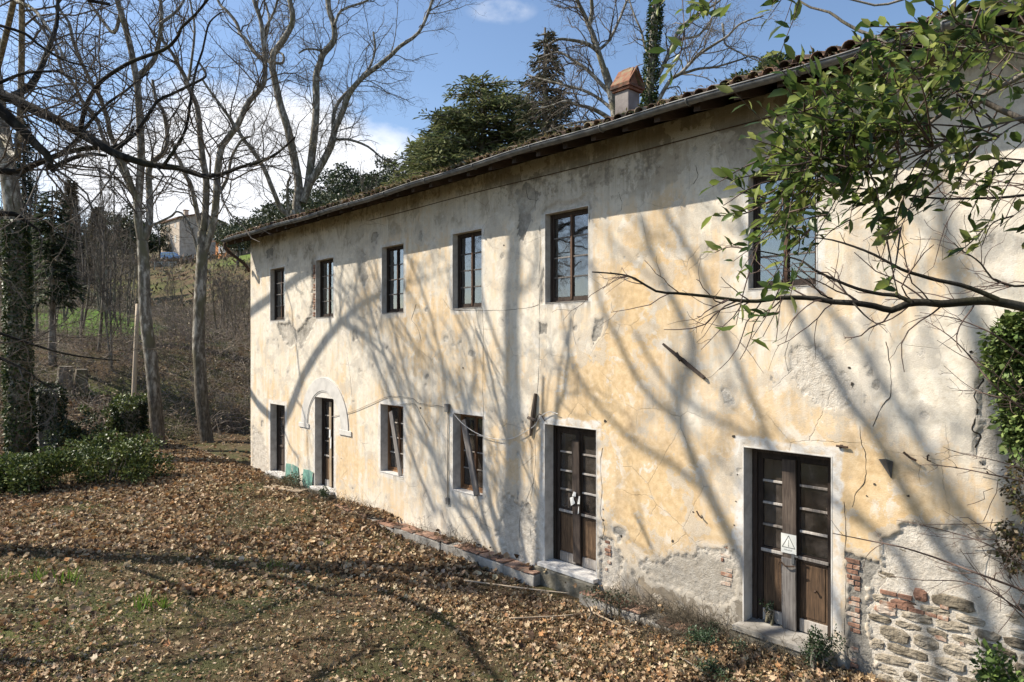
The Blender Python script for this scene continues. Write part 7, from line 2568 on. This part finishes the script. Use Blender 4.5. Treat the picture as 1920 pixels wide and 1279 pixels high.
# big bare bough from the right
r0_ = np.array([1.6, -4.2, -0.3])
r = thing('bare_tree', 'bare tree beyond the right edge with a dark level bough across the wall', 'tree', r0_)
MA = [([(2060, 590), (1985, 592), (1920, 576), (1870, 566), (1840, 564), (1800, 567), (1765, 570), (1735, 567), (1700, 570), (1672, 582), (1640, 574), (1600, 568), (1560, 566), (1530, 560), (1490, 558), (1450, 560), (1420, 565), (1380, 563), (1330, 556), (1270, 550), (1230, 546), (1190, 522), (1160, 514), (1110, 510)], 4.2, 0.034, 0.0045, 0.5),
      ([(1708, 566), (1680, 554), (1655, 552), (1620, 545), (1590, 535), (1555, 520), (1525, 505), (1505, 490), (1470, 480), (1420, 470), (1370, 462)], 4.0, 0.013, 0.003, 0.3),
      ([(1872, 562), (1840, 548), (1800, 534), (1760, 526), (1720, 515), (1690, 505), (1640, 478), (1600, 462), (1560, 450), (1530, 446)], 4.1, 0.016, 0.004, 0.25),
      ([(1990, 520), (1920, 536), (1890, 534), (1860, 522), (1840, 495), (1818, 478), (1803, 470), (1788, 455)], 4.3, 0.010, 0.003, 0.2),
      ([(1990, 355), (1920, 366), (1870, 371), (1820, 372), (1770, 373), (1720, 368), (1680, 364), (1640, 356), (1600, 354), (1550, 357)], 3.9, 0.010, 0.003, 0.2),
      ([(1990, 330), (1920, 326), (1880, 328), (1850, 333), (1820, 345), (1790, 352)], 4.2, 0.006, 0.002, 0.2),
      ([(1560, 560), (1540, 552), (1520, 530), (1500, 520)], 4.2, 0.006, 0.002, -0.2),
      ([(1600, 568), (1620, 590), (1640, 605), (1660, 610)], 4.2, 0.006, 0.002, -0.2),
      ([(1400, 564), (1370, 575), (1340, 585), (1310, 600)], 4.6, 0.006, 0.002, 0.2)]
trk = resample(np.array([r0_ + np.array([0, 0, -0.2]), r0_ + np.array([-0.05, 0.05, 2.4]), r0_ + np.array([0.0, 0.1, 4.6]), r0_ + np.array([0.1, 0.3, 7.2])]), 14)
tube_mesh('trunk', [((trk - r0_)[None], np.linspace(0.13, 0.07, 14)[None], 10)], M['bark_dark'], r)
bt = []
for pts, d_, ra, rb, dd in MA:
    q, _ = lp(d_, pts, 2, 1, dd, 2)
    if pts[0][0] > 1950:
        j = trk[np.abs(trk[:, 2] - q[0][2] + 0.4).argmin()]
        q = np.vstack([resample(np.array([j, (j + q[0]) / 2 + np.array([0, 0, 0.1]), q[0]]), 5)[:-1], q])
    rad = np.linspace(ra, rb, len(q))
    tube_mesh('limb', [((q - r0_)[None], rad[None], 8)], M['bark_dark'], r)
    s1, r1 = spawn((q - r0_)[None], rad[None], 7, 0.13, 0.5, 0.006, 0.75, 0.22, 0.0, 7, 0.2, 0.12, 0.55, 0.002)
    s2, r2 = spawn(s1, r1, 5, 0.5, 0.7, 0.004, 0.8, 0.25, 0.0, 5, 0.2, 0.06, 0.28, 0.0014)
    bt += [(s1, r1, 4), (s2, r2, 3)]
o = tube_mesh('twigs', bt, M['twig_red'], r)
o['kind'] = 'stuff'

# laurel boughs, upper right
r0_ = np.array([0.9, -5.4, -0.3])
r = thing('laurel_tree', 'evergreen laurel with glossy leaves overhanging the upper right', 'tree', r0_)
trk = resample(np.array([r0_, r0_ + np.array([0.0, 0, 2.5]), r0_ + np.array([-0.05, 0.1, 4.6]), r0_ + np.array([-0.2, 0.2, 6.6])]), 14)
tube_mesh('trunk', [((trk - r0_)[None], np.linspace(0.10, 0.05, 14)[None], 10)], M['bark_brown'], r)
LB = [([(1990, 262), (1919, 225), (1872, 204), (1813, 174), (1755, 148), (1726, 127), (1684, 101), (1649, 73), (1614, 59), (1579, 40), (1555, 23), (1520, 14), (1497, 0)], 3.2, 0.017, 0.005, 0.6),
      ([(1990, 90), (1919, 140), (1880, 160), (1840, 182), (1800, 200), (1766, 213), (1731, 242), (1684, 277), (1640, 305), (1600, 330)], 3.3, 0.018, 0.006, 0.3),
      ([(1990, 210), (1900, 225), (1840, 240), (1780, 262), (1720, 290), (1660, 310), (1600, 318)], 3.0, 0.010, 0.004, 0.3),
      ([(1990, 60), (1919, 65), (1850, 42), (1800, 35), (1760, 28)], 3.1, 0.008, 0.003, 0.3),
      ([(1990, 110), (1920, 102), (1860, 92), (1800, 88), (1740, 94), (1690, 95)], 3.0, 0.007, 0.003, 0.3),
      ([(1990, 20), (1880, -30), (1760, -20), (1690, 0), (1640, 10), (1560, -10), (1440, -20), (1340, -5)], 3.1, 0.010, 0.003, 0.3)]
limbs = []
for pts, d_, ra, rb, dd in LB:
    q, _ = lp(d_, pts, 2, 1, dd, 2)
    j = trk[np.abs(trk[:, 2] - q[0][2] + 0.5).argmin()]
    q = np.vstack([resample(np.array([j, (j + q[0]) / 2 + np.array([0, 0, 0.1]), q[0]]), 5)[:-1], q])
    rad = np.linspace(ra, rb, len(q))
    limbs.append(q)
    tube_mesh('limb', [((q - r0_)[None], rad[None], 8)], M['bark_brown'], r)
alll = np.concatenate([q[4:] for q in limbs])
TG = [(1480, 215), (1500, 265), (1440, 330), (1418, 385), (1405, 425), (1375, 490), (1380, 520), (1470, 425), (1520, 375), (1560, 305), (1600, 255), (1650, 205), (1700, 165), (1760, 110), (1600, 405), (1640, 385), (1700, 405), (1670, 470), (1740, 330), (1770, 395), (1820, 300), (1860, 270), (1830, 335), (1875, 425), (1835, 455), (1700, 290), (1640, 310), (1580, 210), (1545, 195), (1620, 145), (1700, 60), (1790, 30), (1850, 10), (1650, 490), (1890, 60), (1905, 100),
      (1230, 20), (1250, 95), (1285, 85), (1300, 15), (1350, 35), (1455, 640), (1430, 632), (1470, 45), (1520, 240), (1480, 300), (1550, 340), (1600, 180), (1660, 260), (1740, 200), (1680, 130), (1780, 160), (1830, 120), (1720, 245), (1570, 270), (1500, 340), (1450, 280), (1530, 300), (1560, 400), (1500, 410), (1620, 350), (1680, 340), (1760, 60), (1860, 150), (1900, 190), (1470, 250), (1510, 200), (1590, 300), (1440, 450), (1540, 255), (1660, 170),
      (1490, 235), (1530, 225), (1560, 250), (1610, 220), (1640, 240), (1590, 350), (1460, 370), (1480, 390), (1430, 410), (1700, 120), (1730, 90), (1790, 90), (1520, 330), (1550, 290), (1470, 320), (1690, 210), (1650, 130), (1625, 280), (1510, 440), (1590, 430)]
bt_p, LPp, LDd = [], [], []
TG = TG + [(a + RNG.normal() * 28, b + RNG.normal() * 22) for a, b in TG if a > 1400 and b < 480 and RNG.random() < 0.06]
for (tx, ty) in TG:
    d_ = RNG.uniform(2.85, 3.7)
    tip = P(tx, ty, d_)
    # spring from the nearest bough point lying to the right
    dd_ = np.linalg.norm(alll - tip, axis=1) + 1.2 * np.maximum(0, (tip - alll) @ RT + 0.25)
    j = alll[dd_.argmin()]
    mid = (j + tip) / 2 + np.array([0, 0, 0.10]) + RNG.normal(size=3) * 0.06
    q = resample(np.array([j, mid, tip]), 10)
    bt_p.append(q)
    subs = [(q, 0.45)]
    for s_ in range(3 if tx > 1400 else 1):
        a = q[RNG.integers(4, 9)]
        e = a + unit(tip - j) * RNG.uniform(0.08, 0.22) + RNG.normal(size=3) * 0.10
        sq = resample(np.array([a, (a + e) / 2 + RNG.normal(size=3) * 0.02, e]), 10)
        bt_p.append(sq)
        subs.append((sq, 0.25))
    for sq, t0 in subs:
        nl = int(RNG.integers(5, 10))
        tt = t0 + (1 - t0) * np.linspace(0.05, 1, nl)
        idx_ = np.minimum((tt * 9).astype(int), 8)
        pos = sq[idx_] + (sq[idx_ + 1] - sq[idx_]) * (tt * 9 - idx_)[:, None]
        tan = unit(sq[idx_ + 1] - sq[idx_])
        LPp.append(pos)
        LDd.append(unit(tan * 0.7 + RNG.normal(size=(nl, 3)) * 0.62 - RT * 0.30 + np.array([0, 0, 0.16])))
bt_p = np.array(bt_p)
o = tube_mesh('twigs', [(bt_p - r0_, np.tile(np.linspace(0.0045, 0.0018, 10), (len(bt_p), 1)), 4)], M['twig_red'], r)
o['kind'] = 'stuff'
LPp = np.concatenate(LPp)
LDd = np.concatenate(LDd)
sz = 0.042 + 0.06 * RNG.random(len(LPp))
LCOL = [(0.07, 0.115, 0.026), (0.115, 0.165, 0.036), (0.18, 0.23, 0.052), (0.042, 0.074, 0.02), (0.27, 0.30, 0.09)]
vis = ((LPp - CAM) @ FW)
uu = ((LPp - CAM) @ RT) / vis
order = np.argsort(vis / sz + 1e3 * (np.abs(uu) > 0.76))
big = order[:300]
rest = order[300:]
tm_ = []
for k in range(10):
    lv_ = leaves('leaf_shape', np.zeros((1, 3)), np.array([[1.0, 0, 0]]), np.array([1.0]), M['laurel'], [LCOL[k % 5]], None, None, LANCE_V * np.array([[1, RNG.uniform(0.85, 1.2), RNG.uniform(0.6, 1.8)]]), LANCE_F, 0.0, 0.2)
    tm_.append(lv_.data)
    bpy.data.objects.remove(lv_)
from mathutils import Matrix
Xa, Ya, Za = frames_from_dir(LDd, RNG.normal(size=len(LDd)) * 0.8)
for i in big:
    o = bpy.data.objects.new('leaf', tm_[RNG.integers(10)])
    link(o, r)
    m4 = np.eye(4)
    m4[:3, 0], m4[:3, 1], m4[:3, 2], m4[:3, 3] = Xa[i] * sz[i], Ya[i] * sz[i], Za[i] * sz[i], LPp[i] - r0_
    o.matrix_local = Matrix(m4.tolist())
V, F = template_mesh(LANCE_V, LANCE_F, LPp[rest] - r0_, Xa[rest], Ya[rest], Za[rest], sz[rest])
o = mesh_np('leaves', V, [F], M['laurel'], r, False, {'tint': np.repeat(tints(len(rest), LCOL, None, 0.25), len(LANCE_V), 0)})
o['kind'] = 'stuff'
print('laurel leaves', len(LPp))
tot = sum(len(o.data.polygons) for o in bpy.data.objects if o.type == 'MESH' and o.data.users == 1)
print('polys', tot, 'objects', len(bpy.data.objects))
